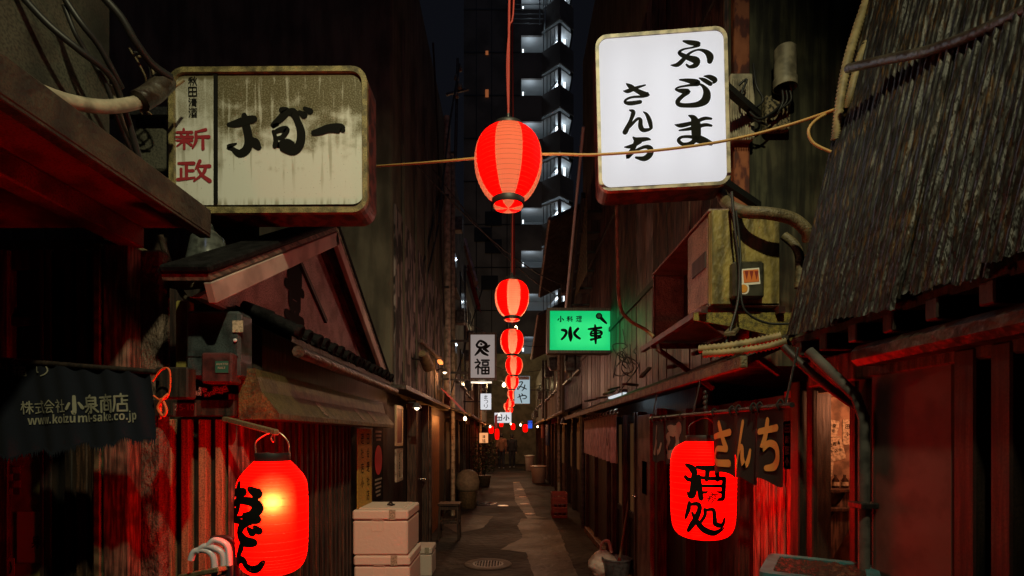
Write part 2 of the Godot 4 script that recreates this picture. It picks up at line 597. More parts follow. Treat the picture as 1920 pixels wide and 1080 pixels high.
func view_and_light() -> void:
	rng.seed = 7
	var cam := Camera3D.new()
	cam.name = "camera"
	cam.projection = Camera3D.PROJECTION_FRUSTUM
	cam.near = 0.05
	cam.far = 400.0
	cam.size = 0.05 * 1.08
	cam.frustum_offset = Vector2(0.05 * 0.004, 0.05 * 0.278)
	cam.position = Vector3(0, EYE, 0)
	add_child(cam)
	cam.make_current()
	var sm := ProceduralSkyMaterial.new()
	sm.sky_top_color = Color(0.0034, 0.0038, 0.0056).linear_to_srgb()
	sm.sky_horizon_color = Color(0.0056, 0.0058, 0.0074).linear_to_srgb()
	sm.ground_bottom_color = Color(0.003, 0.003, 0.003).linear_to_srgb()
	sm.ground_horizon_color = Color(0.006, 0.006, 0.006).linear_to_srgb()
	var env := Environment.new()
	env.background_mode = Environment.BG_SKY
	env.sky = Sky.new()
	env.sky.sky_material = sm
	env.tonemap_mode = Environment.TONE_MAPPER_LINEAR
	env.tonemap_exposure = 1.0
	env.sdfgi_enabled = true
	env.ssao_enabled = true
	env.ssil_enabled = true
	var we := WorldEnvironment.new()
	we.name = "night_air"
	we.environment = env
	add_child(we)
	# added fill standing in for city glow on tower and rooftops; no visible source
	var city_glow_fill := DirectionalLight3D.new()
	city_glow_fill.name = "city_glow_fill"
	city_glow_fill.light_color = Color(0.75, 0.82, 1.0)
	city_glow_fill.light_energy = 0.016
	city_glow_fill.light_angular_distance = 8.0
	city_glow_fill.sky_mode = DirectionalLight3D.SKY_MODE_LIGHT_ONLY
	city_glow_fill.shadow_enabled = true
	city_glow_fill.rotation_degrees = Vector3(-52, 12, 0)
	add_child(city_glow_fill)

func materials() -> void:
	T.grime = noise_tex(3, 0.011, 5, [[0.0, 0.42], [0.38, 0.70], [0.55, 0.88], [1.0, 1.0]])
	T.soft = noise_tex(4, 0.012, 5, [[0.0, 0.70], [0.4, 0.84], [0.6, 0.95], [1.0, 1.0]])
	T.strand = noise_tex(33, 0.03, 4, [[0.0, Color(0.10, 0.08, 0.05)], [0.46, Color(0.22, 0.19, 0.12)], [0.58, Color(0.64, 0.54, 0.32)], [0.72, Color(1.0, 0.88, 0.55)], [1.0, Color(1.0, 0.92, 0.64)]])
	T.fine = noise_tex(9, 0.06, 4, [[0.0, 0.5], [0.5, 0.86], [1.0, 1.0]])
	T.blot = noise_tex(21, 0.018, 4, [[0.0, 0.12], [0.40, 0.3], [0.47, 0.86], [1.0, 1.0]])
	T.rust = noise_tex(14, 0.016, 5, [[0.0, Color(0.30, 0.17, 0.10)], [0.42, Color(0.55, 0.36, 0.24)], [0.52, Color(0.86, 0.80, 0.72)], [1.0, Color(1, 0.98, 0.94)]])
	T.grain = noise_tex(31, 0.02, 4, [[0.0, 0.28], [0.45, 0.62], [0.6, 0.85], [1.0, 1.0]])
	T.wet = noise_tex(5, 0.007, 4, [[0.0, 0.62], [0.4, 0.68], [0.6, 0.74], [1.0, 0.80]])
	T.n_fine = normal_tex(11, 0.05, 4, 6.0)
	T.n_soft = normal_tex(12, 0.014, 4, 8.0)
	mk("asphalt", Color(0.024, 0.021, 0.018), 1.0, "soft", Vector3(0.23, 0.23, 0.23), "fine", Vector3(2.6, 2.6, 2.6), "n_fine", 0.2)
	M.asphalt.roughness_texture = T.wet
	M.asphalt.metallic_specular = 0.35
	mk("concrete_path", Color(0.11, 0.088, 0.06), 0.9, "soft", Vector3(0.31, 0.31, 0.31), "fine", Vector3(3, 3, 3), "n_fine", 0.2)
	M.concrete_path.roughness_texture = T.wet
	mk("plaster", Color(0.12, 0.113, 0.08), 0.9, "grime", Vector3(0.5, 0.28, 0.5), "fine", Vector3(2.2, 2.2, 2.2), "n_soft", 0.4)
	mk("tall_concrete", Color(0.15, 0.14, 0.095), 0.9, "soft", Vector3(0.9, 0.14, 0.9), "soft", Vector3(0.3, 0.22, 0.3), "n_soft", 0.12)
	mk("pale_wall", Color(0.42, 0.36, 0.33), 0.85, "grain", Vector3(0.9, 0.12, 0.9), "blot", Vector3(0.4, 0.22, 0.4), "n_soft", 0.4)
	mk("red_paint", Color(0.27, 0.045, 0.04), 0.6, "grime", Vector3(0.8, 0.8, 0.8), "fine", Vector3(3, 3, 3))
	mk("canopy_edge", Color(0.075, 0.052, 0.028), 0.7, "grime", Vector3(1.1, 1.1, 1.1), "fine", Vector3(4, 4, 4), "n_fine", 0.4)
	mk("dark_wood", Color(0.055, 0.032, 0.02), 0.6, "grain", Vector3(3.5, 0.3, 3.5), "fine", Vector3(3, 3, 3), "n_soft", 0.3)
	mk("brown_wood", Color(0.16, 0.075, 0.04), 0.6, "grain", Vector3(4.5, 0.35, 4.5), "fine", Vector3(3, 3, 3), "n_soft", 0.4)
	mk("pink_wood", Color(0.29, 0.18, 0.13), 0.7, "grain", Vector3(5, 0.4, 5), "grime", Vector3(1.1, 1.1, 1.1), "n_soft", 0.4)
	mk("rough_post", Color(0.21, 0.14, 0.10), 0.8, "grime", Vector3(2.2, 0.8, 2.2), "fine", Vector3(4, 4, 4), "n_fine", 1.0)
	mk("batten_wood", Color(0.36, 0.28, 0.15), 0.55, "soft", Vector3(6, 0.5, 6), "fine", Vector3(3, 3, 3), "n_soft", 0.3)
	mk("plank_red", Color(0.155, 0.075, 0.05), 0.55, "grain", Vector3(5, 0.28, 5), "rust", Vector3(0.9, 0.5, 0.9), "n_soft", 0.5)
	mk("plank_dark", Color(0.13, 0.055, 0.038), 0.6, "grain", Vector3(4, 0.22, 4), "grime", Vector3(0.9, 0.5, 0.9), "n_soft", 0.4)
	mk("plank_mid", Color(0.20, 0.105, 0.075), 0.5, "grain", Vector3(3.4, 0.2, 3.4), "soft", Vector3(0.9, 0.5, 0.9), "n_soft", 0.3)
	mk("plank_pale", Color(0.36, 0.24, 0.20), 0.5, "grain", Vector3(5, 0.28, 5), "grime", Vector3(0.9, 0.5, 0.9), "n_soft", 0.5)
	mk("black_iron", Color(0.02, 0.02, 0.02), 0.45, "fine", Vector3(2, 2, 2), "", Vector3.ONE, "n_fine", 0.3)
	mk("grey_metal", Color(0.16, 0.17, 0.17), 0.45, "grime", Vector3(1.5, 1.5, 1.5), "fine", Vector3(4, 4, 4), "n_fine", 0.3)
	mk("slate_box", Color(0.075, 0.095, 0.10), 0.5, "grime", Vector3(1.6, 1.6, 1.6), "fine", Vector3(4, 4, 4))
	mk("old_pipe", Color(0.26, 0.20, 0.10), 0.6, "grime", Vector3(2.5, 2.5, 2.5), "fine", Vector3(4, 4, 4), "n_fine", 0.8)
	mk("hose", Color(0.36, 0.28, 0.13), 0.6, "grime", Vector3(2, 2, 2))
	mk("cream_pvc", Color(0.50, 0.43, 0.31), 0.5, "grime", Vector3(1.5, 1.5, 1.5))
	mk("rubber", Color(0.014, 0.014, 0.014), 0.5)
	mk("copper_cord", Color(0.45, 0.26, 0.08), 0.5)
	mk("red_cord", Color(0.35, 0.03, 0.02), 0.7)
	mk("orange_string", Color(0.75, 0.12, 0.03), 0.6)
	mk("unit_paint", Color(0.37, 0.275, 0.07), 0.55, "soft", Vector3(1.3, 0.7, 1.3), "grime", Vector3(2.4, 0.6, 2.4), "n_fine", 0.3)
	mk("unit_side", Color(0.42, 0.27, 0.20), 0.55, "soft", Vector3(1.1, 0.9, 1.1), "fine", Vector3(3, 3, 3), "n_fine", 0.4)
	mk("moss_panel", Color(0.40, 0.31, 0.05), 0.7, "grime", Vector3(5, 5, 5), "fine", Vector3(5, 5, 5), "n_fine", 0.9)
	mk("bark_sheet", Color(0.145, 0.122, 0.042), 0.5, "strand", Vector3(7, 0.75, 7), "strand", Vector3(2.6, 0.30, 2.6), "n_fine", 0.9)
	mk("tile", Color(0.022, 0.021, 0.022), 0.8, "grime", Vector3(2.2, 2.2, 2.2), "fine", Vector3(5, 5, 5), "n_fine", 0.5)
	M.tile.metallic_specular = 0.15
	mk("sheet_metal", Color(0.10, 0.095, 0.085), 0.45, "rust", Vector3(0.8, 0.8, 0.8), "fine", Vector3(3, 3, 3), "n_fine", 0.4)
	mk("navy_cloth", Color(0.0025, 0.006, 0.020), 0.95, "fine", Vector3(5, 5, 5))
	mk("black_cloth", Color(0.018, 0.02, 0.018), 0.95, "fine", Vector3(5, 5, 5))
	mk("pink_cloth", Color(0.72, 0.52, 0.48), 0.95, "soft", Vector3(3, 1, 3))
	mk("cloth_print", Color(0.27, 0.255, 0.19), 0.95)
	mk("ochre_print", Color(0.60, 0.42, 0.10), 0.95)
	mk("ink", Color(0.010, 0.010, 0.009), 0.6)
	M.ink.metallic_specular = 0.1
	mk("red_ink", Color(0.26, 0.012, 0.02), 0.6)
	mk("paper", Color(0.55, 0.48, 0.34), 0.9, "fine", Vector3(2, 2, 2))
	mk("yellow_paper", Color(0.58, 0.40, 0.05), 0.8, "fine", Vector3(2, 2, 2))
	mk("foam", Color(0.70, 0.61, 0.50), 0.75, "", Vector3.ONE, "", Vector3.ONE, "n_fine", 0.12)
	mk("teal_plastic", Color(0.05, 0.24, 0.28), 0.35, "soft", Vector3(2, 2, 2))
	mk("white_plastic", Color(0.62, 0.62, 0.66), 0.25)
	mk("bag_plastic", Color(0.60, 0.56, 0.50), 0.35)
	mk("sign_rim", Color(0.42, 0.34, 0.14), 0.5, "grime", Vector3(2, 2, 2), "fine", Vector3(4, 4, 4))
	mk("sign_rim_pale", Color(0.55, 0.47, 0.33), 0.45, "grime", Vector3(2, 2, 2))
	mk("sign_case", Color(0.17, 0.035, 0.03), 0.55, "rust", Vector3(1.4, 1.4, 1.4), "fine", Vector3(4, 4, 4))
	mk("frame_brown", Color(0.10, 0.055, 0.03), 0.5, "grain", Vector3(5, 0.5, 5))
	mk("tower_wall", Color(0.22, 0.205, 0.19), 0.8, "soft", Vector3(0.06, 0.06, 0.06))
	mk("tower_inside", Color(0.6, 0.63, 0.63), 0.8)
	mk("crate_red", Color(0.16, 0.015, 0.012), 0.4)
	mk("leaf", Color(0.035, 0.07, 0.02), 0.6)
	mk("skin", Color(0.42, 0.26, 0.18), 0.6)
	mk("jacket_brown", Color(0.20, 0.085, 0.045), 0.9)
	mk("jacket_black", Color(0.02, 0.02, 0.022), 0.9)
	mk("trousers", Color(0.015, 0.015, 0.02), 0.9)
	mk("hair", Color(0.012, 0.009, 0.008), 0.6)
	mk("shoe", Color(0.30, 0.28, 0.26), 0.6)
	mk("end_wall", Color(0.12, 0.11, 0.07), 0.9, "soft", Vector3(0.3, 0.3, 0.3))
	# panes: dark rooms behind
	var pane := StandardMaterial3D.new()
	pane.resource_name = "window_glass"
	pane.transparency = BaseMaterial3D.TRANSPARENCY_ALPHA
	pane.albedo_color = Color(0.10, 0.10, 0.10, 0.25)
	pane.roughness = 0.08
	M.pane = pane
	# what gives off light
	glow("frosted", Color(0.36, 0.17, 0.06), 0.09)
	glow("lit_white", Color(0.93, 0.93, 0.97), 0.74)
	M.lit_white.albedo_color = Color(0.25, 0.25, 0.25)
	glow("lit_acrylic", Color(0.93, 0.93, 0.97), 1.22, Color(1, 1, 1))
	M.lit_acrylic.albedo_color = Color(0.25, 0.25, 0.25)
	glow("lit_green", Color(0.0, 0.56, 0.16), 1.7, Color(0.45, 1.0, 0.6))
	glow("lit_blue_white", Color(0.42, 0.56, 0.62), 0.75)
	glow("lit_grey", Color(0.33, 0.29, 0.27), 0.7)
	glow("lit_warm", Color(1.0, 0.78, 0.5), 6.0)
	glow("lit_bulb", Color(1.0, 0.72, 0.38), 14.0)
	glow("lit_tube", Color(0.85, 0.95, 1.0), 0.7)
	glow("lit_stair", Color(0.85, 0.95, 1.0), 2.2)
	glow("lit_orange", Color(1.0, 0.42, 0.16), 0.9)
	glow("lantern_red", Color(1.0, 0.0012, 0.0005), 1.8, Color(0.10, 0.0, 0.0))
	glow("lantern_paper", Color(0.85, 0.15, 0.06), 0.50, Color(0.42, 0.34, 0.26))
	glow("lantern_left", Color(1.0, 0.0008, 0.0003), 2.5, Color(0.5, 0.2, 0.1))
	glow("lantern_right", Color(1.0, 0.0008, 0.0003), 2.2, Color(0.6, 0.05, 0.02))

# ------------------------------------------------------------------ ground
func spot(px: float, py: float) -> Vector3:          # where the ground is seen at a pixel of the photograph
	return P(px, py, EYE * 1000.0 / (py - 818.0))

func flat_patch(pts: Array, y: float) -> Geo:
	org = Vector3.ZERO
	var g := geo()
	var poly := PackedVector2Array()
	for p in pts:
		poly.append(Vector2(p.x, -p.z))
	if Geometry2D.is_polygon_clockwise(poly):
		poly.reverse()
	var tr := Geometry2D.triangulate_polygon(poly)
	for i in range(0, tr.size(), 3):
		var q := []
		for k in 3:
			q.append(Vector3(poly[tr[i + k]].x, y, -poly[tr[i + k]].y))
		if (q[1] - q[0]).cross(q[2] - q[0]).y > 0:
			g.tri(q[0], q[1], q[2])
		else:
			g.tri(q[0], q[2], q[1])
	return g

func ragged(pts: Array, amount: float) -> Array:      # breaks straight edges into small uneven steps
	var out := []
	for i in pts.size():
		var a: Vector3 = pts[i]
		var b: Vector3 = pts[(i + 1) % pts.size()]
		var m := maxi(2, int(a.distance_to(b) / 0.12))
		for k in m:
			var q := a.lerp(b, float(k) / m)
			out.append(q + Vector3(rng.randf_range(-1, 1), 0, rng.randf_range(-1, 1)) * amount)
	return out

func ground() -> void:
	org = Vector3.ZERO
	var g := geo()
	g.sheet(40, 60, func(u: float, w: float) -> Vector3:
		var x := (u - 0.5) * 90.0
		var z := 20.0 - w * 150.0
		return Vector3(x, 0.0, z))
	solo("ground", g, M.asphalt, "dark damp asphalt of the alley floor", "ground", "", "structure")
	var path := []
	for q in [[978, 972], [1037, 976], [1050, 1000], [1062, 1030], [1085, 1085], [1110, 1180], [1000, 1180], [1002, 1085], [986, 1036], [937, 1031], [981, 1008], [970, 986]]:
		path.append(spot(q[0], q[1]))
	solo("concrete_patch", flat_patch(ragged(path, 0.012), 0.004), M.concrete_path, "pale concrete repair strip down the middle of the asphalt", "ground", "", "structure")
	var strip := []
	for q in [[962, 905], [975, 905], [1006, 968], [1030, 972], [990, 973], [966, 940]]:
		strip.append(spot(q[0], q[1]))
	solo("trench_patch", flat_patch(ragged(strip, 0.012), 0.004), M.concrete_path, "narrow worn concrete trench strip further along the alley", "ground", "", "structure")
	var left := []
	for q in [[830, 985], [868, 965], [925, 968], [905, 990], [860, 1000]]:
		left.append(spot(q[0], q[1]))
	solo("concrete_patch", flat_patch(ragged(left, 0.012), 0.004), M.concrete_path, "pale concrete patch beside the wooden stool", "ground", "", "structure")
	# round drain with its bars
	var c := spot(915, 1058)
	var t := thing("drain_cover", "round slotted iron drain grate set in a pale concrete ring", "drain", Vector3(c.x, 0, c.z))
	g = geo()
	g.lathe(org, [Vector2(0.30, 0.001), Vector2(0.29, 0.012), Vector2(0.20, 0.012), Vector2(0.195, 0.0)], 32)
	part("concrete_ring", g, M.concrete_path, t)
	g = geo()
	g.lathe(org, [Vector2(0.195, 0.010), Vector2(0.17, 0.011), Vector2(0.168, 0.002)], 32)
	part("rim", g, M.grey_metal, t)
	for i in 9:
		var x := (i - 4) * 0.036
		var half := sqrt(maxf(0.168 * 0.168 - x * x, 0.0001))
		g = geo()
		g.box(org + Vector3(x, 0.006, 0), Vector3(0.017, 0.010, half * 2), 0.003)
		part("bar", g, M.grey_metal, t)
	c = spot(905, 945)
	t = thing("manhole_cover", "wet round iron manhole cover further up the alley", "manhole", Vector3(c.x, 0, c.z))
	g = geo()
	g.lathe(org, [Vector2(0.37, 0.001), Vector2(0.36, 0.012), Vector2(0.31, 0.012), Vector2(0.305, 0.008), Vector2(0.0, 0.009)], 36)
	var wet_iron := mk("wet_iron", Color(0.10, 0.10, 0.10), 0.18, "fine", Vector3(2, 2, 2), "", Vector3.ONE, "n_fine", 0.7, 0.6)
	part("lid", g, wet_iron, t)
	for i in 6:
		g = geo()
		g.box(org + Vector3(0, 0.011, (i - 2.5) * 0.08), Vector3(0.4, 0.008, 0.03), 0.003)
		part("tread", g, wet_iron, t)
	var k := 0
	for q in [[943, 949, 0.13, "beside the wet manhole cover"], [984, 945.6, 0.12, "second nearest in the row on the trench strip"], [994, 964.5, 0.11, "nearest in the row on the trench strip"], [980, 932, 0.10, "third nearest in the row on the trench strip"], [976, 918, 0.12, "fourth nearest in the row on the trench strip"], [968, 905, 0.12, "farthest in the row, near the two walkers"]]:
		c = spot(q[0], q[1])
		t = thing("valve_cover", "small round shiny metal valve lid " + q[3], "valve cover", Vector3(c.x, 0.004, c.z), "valve lids in the paving")
		g = geo()
		g.lathe(org, [Vector2(q[2], 0.001), Vector2(q[2] - 0.008, 0.010), Vector2(q[2] - 0.02, 0.010), Vector2(0, 0.009)], 24)
		part("lid", g, mk("lid_metal%d" % k, Color(0.55, 0.48, 0.36), 0.3, "fine", Vector3(2, 2, 2), "", Vector3.ONE, "", 0.0, 0.7), t)
		k += 1

# ------------------------------------------------------------------ left side, nearest house: recessed front under a red canopy
func left_near() -> void:
	var X := -1.78
	var t := thing("tavern_house", "dim plastered tavern front under a projecting red canopy", "building", Vector3(X, 0, -0.6))
	var g := geo()
	g.box(Vector3(X - 0.10, 4.2, -0.42), Vector3(0.2, 3.3, 3.9))
	part("upper_wall", g, M.plaster, t)
	g = geo()
	g.box(Vector3(-2.75, 1.27, -0.42), Vector3(0.12, 2.54, 3.9))
	part("porch_wall", g, M.dark_wood, t)
	# canopy
	g = geo()
	g.box(Vector3(-2.02, 2.545, -0.43), Vector3(1.34, 0.05, 3.86), 0.004)
	var can := part("canopy", g, M.red_paint, t)
	g = geo()
	g.box(Vector3(-1.34, 2.545, -0.43), Vector3(0.035, 0.115, 3.87), 0.006)
	g.box(Vector3(-1.35, 2.485, -0.43), Vector3(0.05, 0.014, 3.87), 0.003)
	part("fascia", g, M.canopy_edge, can)
	g = geo()
	g.box(Vector3(-1.66, 2.475, -0.43), Vector3(0.09, 0.09, 3.86), 0.006)
	part("beam", g, M.red_paint, can)
	# porch end: a dark slatted door wall facing down the alley
	var Z := -2.42
	g = geo()
	g.box(Vector3(-2.28, 1.25, Z - 0.05), Vector3(1.0, 2.5, 0.05))
	part("door_wall", g, M.dark_wood, t)
	for q in [[-2.28, 0.05], [-2.105, 0.02], [-2.075, 0.03], [-1.985, 0.035], [-1.925, 0.05], [-1.86, 0.04], [-1.835, 0.03]]:
		g = geo()
		g.box(Vector3(q[0], 1.22, Z), Vector3(q[1], 2.44, 0.05), 0.004)
		part("door_post", g, M.brown_wood if q[1] > 0.045 else M.dark_wood, t)
	for r in [[2.40, 0.09], [2.12, 0.04], [1.60, 0.05], [0.95, 0.06], [0.06, 0.12]]:
		g = geo()
		g.box(Vector3(-2.28, r[0], Z - 0.012), Vector3(0.95, r[1], 0.04), 0.003)
		part("rail", g, M.dark_wood, t)
	for r in [[2.15, 2.35], [1.63, 2.09], [1.0, 1.57]]:
		g = geo()
		g.box(Vector3(-2.03, (r[0] + r[1]) / 2, Z - 0.016), Vector3(0.07, r[1] - r[0], 0.005))
		part("pane", g, M.pane, t)
	g = geo()
	g.box(Vector3(-2.2, 1.02, Z - 0.006), Vector3(0.20, 1.0, 0.03))
	part("ochre_panel", g, mk("ochre_wall", Color(0.26, 0.19, 0.06), 0.8, "soft", Vector3(1.5, 1.5, 1.5)), t)
	# papers pinned by the door
	t = thing("notice", "cream paper notice with two brushed characters below the navy curtain", "notice", Vector3(-2.155, 1.145, Z + 0.014))
	g = geo()
	g.slab(org, Basis.IDENTITY, rrect(0.135, 0.23, 0.003, 1), 0.003)
	part("paper", g, mk("notice_paper", Color(0.34, 0.31, 0.20), 0.9), t)
	g = geo()
	ink(g, "izumi", 0.0, 0.01, 0.055, 0.06, on_plane(org, Basis.IDENTITY))
	ink(g, "ko", 0.03, 0.075, 0.03, 0.04, on_plane(org, Basis.IDENTITY))
	part("lettering", g, M.ink, t)
	t = thing("notice", "small pale slip with bold strokes at the picture's lower left edge", "notice", Vector3(-2.27, 1.0, Z + 0.014))
	g = geo()
	g.slab(org, Basis.IDENTITY, rrect(0.07, 0.10, 0.003, 1), 0.003)
	part("paper", g, M.notice_paper, t)
	g = geo()
	ink(g, "ri2", -0.02, 0.035, 0.045, 0.07, on_plane(org, Basis.IDENTITY))
	part("lettering", g, M.ink, t)
	t = thing("tile_strip", "small check-patterned tile strip above the paper notice", "tile panel", Vector3(-2.255, 1.40, Z + 0.014))
	var tile_a := mk("tile_white", Color(0.22, 0.17, 0.15), 0.4)
	var tile_b := mk("tile_dark", Color(0.06, 0.03, 0.03), 0.4)
	for i in 3:
		for j in 4:
			g = geo()
			g.box(org + Vector3((i - 1) * 0.032, (j - 1.5) * 0.032, 0), Vector3(0.03, 0.03, 0.006), 0.001)
			part("tile", g, tile_a if (i + j) % 2 else tile_b, t)
	# navy cloth banner hung askew across the porch end, in front of the beam
	t = thing("shop_curtain", "short navy half curtain printed with white company lettering and a web address", "curtain", Vector3(-1.7, 1.50, -2.0))
	var hang := func(u: float, w: float) -> Vector3:
		# u across from the left end, w up
		var x := lerpf(-2.15, -1.335, u)
		var lo := lerpf(1.495, 1.598, u) + 0.008 * sin(u * 31.0) + 0.005 * sin(u * 67.0)
		var hi := lerpf(1.90, 1.838, u) + 0.004 * sin(u * 17.0)
		var y := lerpf(lo, hi, w)
		return Vector3(x, y, -2.0 + 0.010 * sin(u * 24.0) * (1.0 - w * 0.7) + 0.004 * sin(u * 61.0 + w * 3.0) + 0.02 * w * w)
	g = geo()
	g.sheet(110, 14, hang)
	part("cloth", g, M.navy_cloth, t)
	g = geo()
	for i in 130:
		var u := i / 130.0
		var p: Vector3 = hang.call(u, 0.0)
		var l := rng.randf_range(0.010, 0.03)
		g.tri(p + Vector3(-0.004, 0.004, 0), p + Vector3(rng.randf_range(-0.004, 0.004), -l, 0.001), p + Vector3(0.005, 0.004, 0))
	var fringe := part("fringe", g, M.navy_cloth, t)
	fringe.set_meta("kind", "stuff")
	# lettering follows the cloth; it climbs a little to the right
	var onc := func(x: float, y: float, l: float) -> Vector3:
		var u := (x + 2.15) / 0.815
		var lo: Vector3 = hang.call(u, 0.0)
		var hi: Vector3 = hang.call(u, 1.0)
		var yy := y + (x + 1.7) * 0.05
		var q: Vector3 = hang.call(u, clampf((yy - lo.y) / (hi.y - lo.y), 0.0, 1.0))
		return Vector3(x, yy, q.z + 0.003 + l)
	g = geo()
	var xx := -1.826
	for key in ["kabu", "shiki", "kai", "sha"]:
		ink(g, key, xx, 1.737, 0.040, 0.050, onc, 1.1)
		xx += 0.0435
	xx = -1.652
	for key in ["ko", "izumi", "sho", "ten"]:
		ink(g, key, xx, 1.748, 0.054, 0.068, onc, 1.4)
		xx += 0.0585
	part("lettering", g, M.cloth_print, t)
	g = geo()
	latin(g, "www.koizumi-sake.co.jp", -1.805, 1.637, 0.033, onc, true, 0.80)
	part("web_address", g, M.cloth_print, t)
	g = geo()
	for q in [[-1.905, 1.885, "ryo"], [-1.845, 1.865, "fuku"], [-1.85, 1.895, "kai"], [-1.76, 1.862, "ri2"]]:
		ink(g, q[2], q[0], q[1], 0.045, 0.036, onc)
	part("top_lettering", g, M.cloth_print, t)
	g = geo()
	g.tube([Vector3(-2.3, 1.915, -1.985), Vector3(-1.31, 1.838, -1.985)], 0.011, 8)
	part("rod", g, M.dark_wood, t)
	# beam end that carries the rod
	org = Vector3(-1.30, 1.80, -2.03)
	g = geo()
	g.box(P(330, 719, 2.05), Vector3(0.125, 0.12, 0.06), 0.006)
	g.bar(P(345, 719, 2.07), P(352, 719, 2.36), 0.06, 0.10)
	solo("bracket_block", g, M.dark_wood, "dark wooden block holding the end of the navy curtain's rod", "bracket")
	var pts := curve([P(286, 715, 1.98), P(304, 692, 1.97), P(318, 696, 1.96), P(317, 738, 1.97), P(302, 750, 1.97), P(288, 742, 1.98)])
	cable("tie_string", pts, 0.0035, M.orange_string, "orange string looped round the end of the navy curtain's rod", "string")
	pts = curve([P(316, 738, 1.97), P(305, 748, 1.96), P(296, 765, 1.96), P(306, 780, 1.96), P(312, 768, 1.96), P(302, 748, 1.97), P(300, 786, 1.97)])
	cable("tie_string", pts, 0.005, M.orange_string, "knotted orange string end dangling above the red slats", "string")

# ------------------------------------------------------------------ left side, second house: gable, battens, tiled eave
func battens_wall(t: Node3D) -> void:
	var g := geo()
	g.box(Vector3(-1.53, 0.86, -2.55), Vector3(0.66, 1.72, 0.05))
	part("backing_board", g, M.dark_wood, t)
	g = geo()
	g.box(Vector3(-1.715, 1.22, -2.37), Vector3(0.115, 2.44, 0.10), 0.006)
	part("post", g, M.pink_wood, t)
	g = geo()
	g.box(Vector3(-1.795, 1.22, -2.345), Vector3(0.03, 2.44, 0.06), 0.004)
	part("trim", g, mk("green_trim", Color(0.12, 0.12, 0.07), 0.6, "grime", Vector3(2, 2, 2)), t)
	g = geo()
	g.box(Vector3(-1.615, 1.22, -2.43), Vector3(0.10, 2.44, 0.07), 0.012)
	part("post", g, M.rough_post, t)
	for x in [-1.588, -1.508, -1.428, -1.350]:
		g = geo()
		g.box(Vector3(x, 0.84, -2.497), Vector3(0.036, 1.68, 0.046), 0.003)
		part("batten", g, M.batten_wood, t)
	g = geo()
	g.box(Vector3(-1.268, 0.90, -2.50), Vector3(0.072, 1.8, 0.07), 0.004)
	part("corner_post", g, M.pink_wood, t)
	g = geo()
	g.box(Vector3(-1.42, 1.725, -2.365), Vector3(0.41, 0.075, 0.03), 0.004)
	part("header", g, M.dark_wood, t)

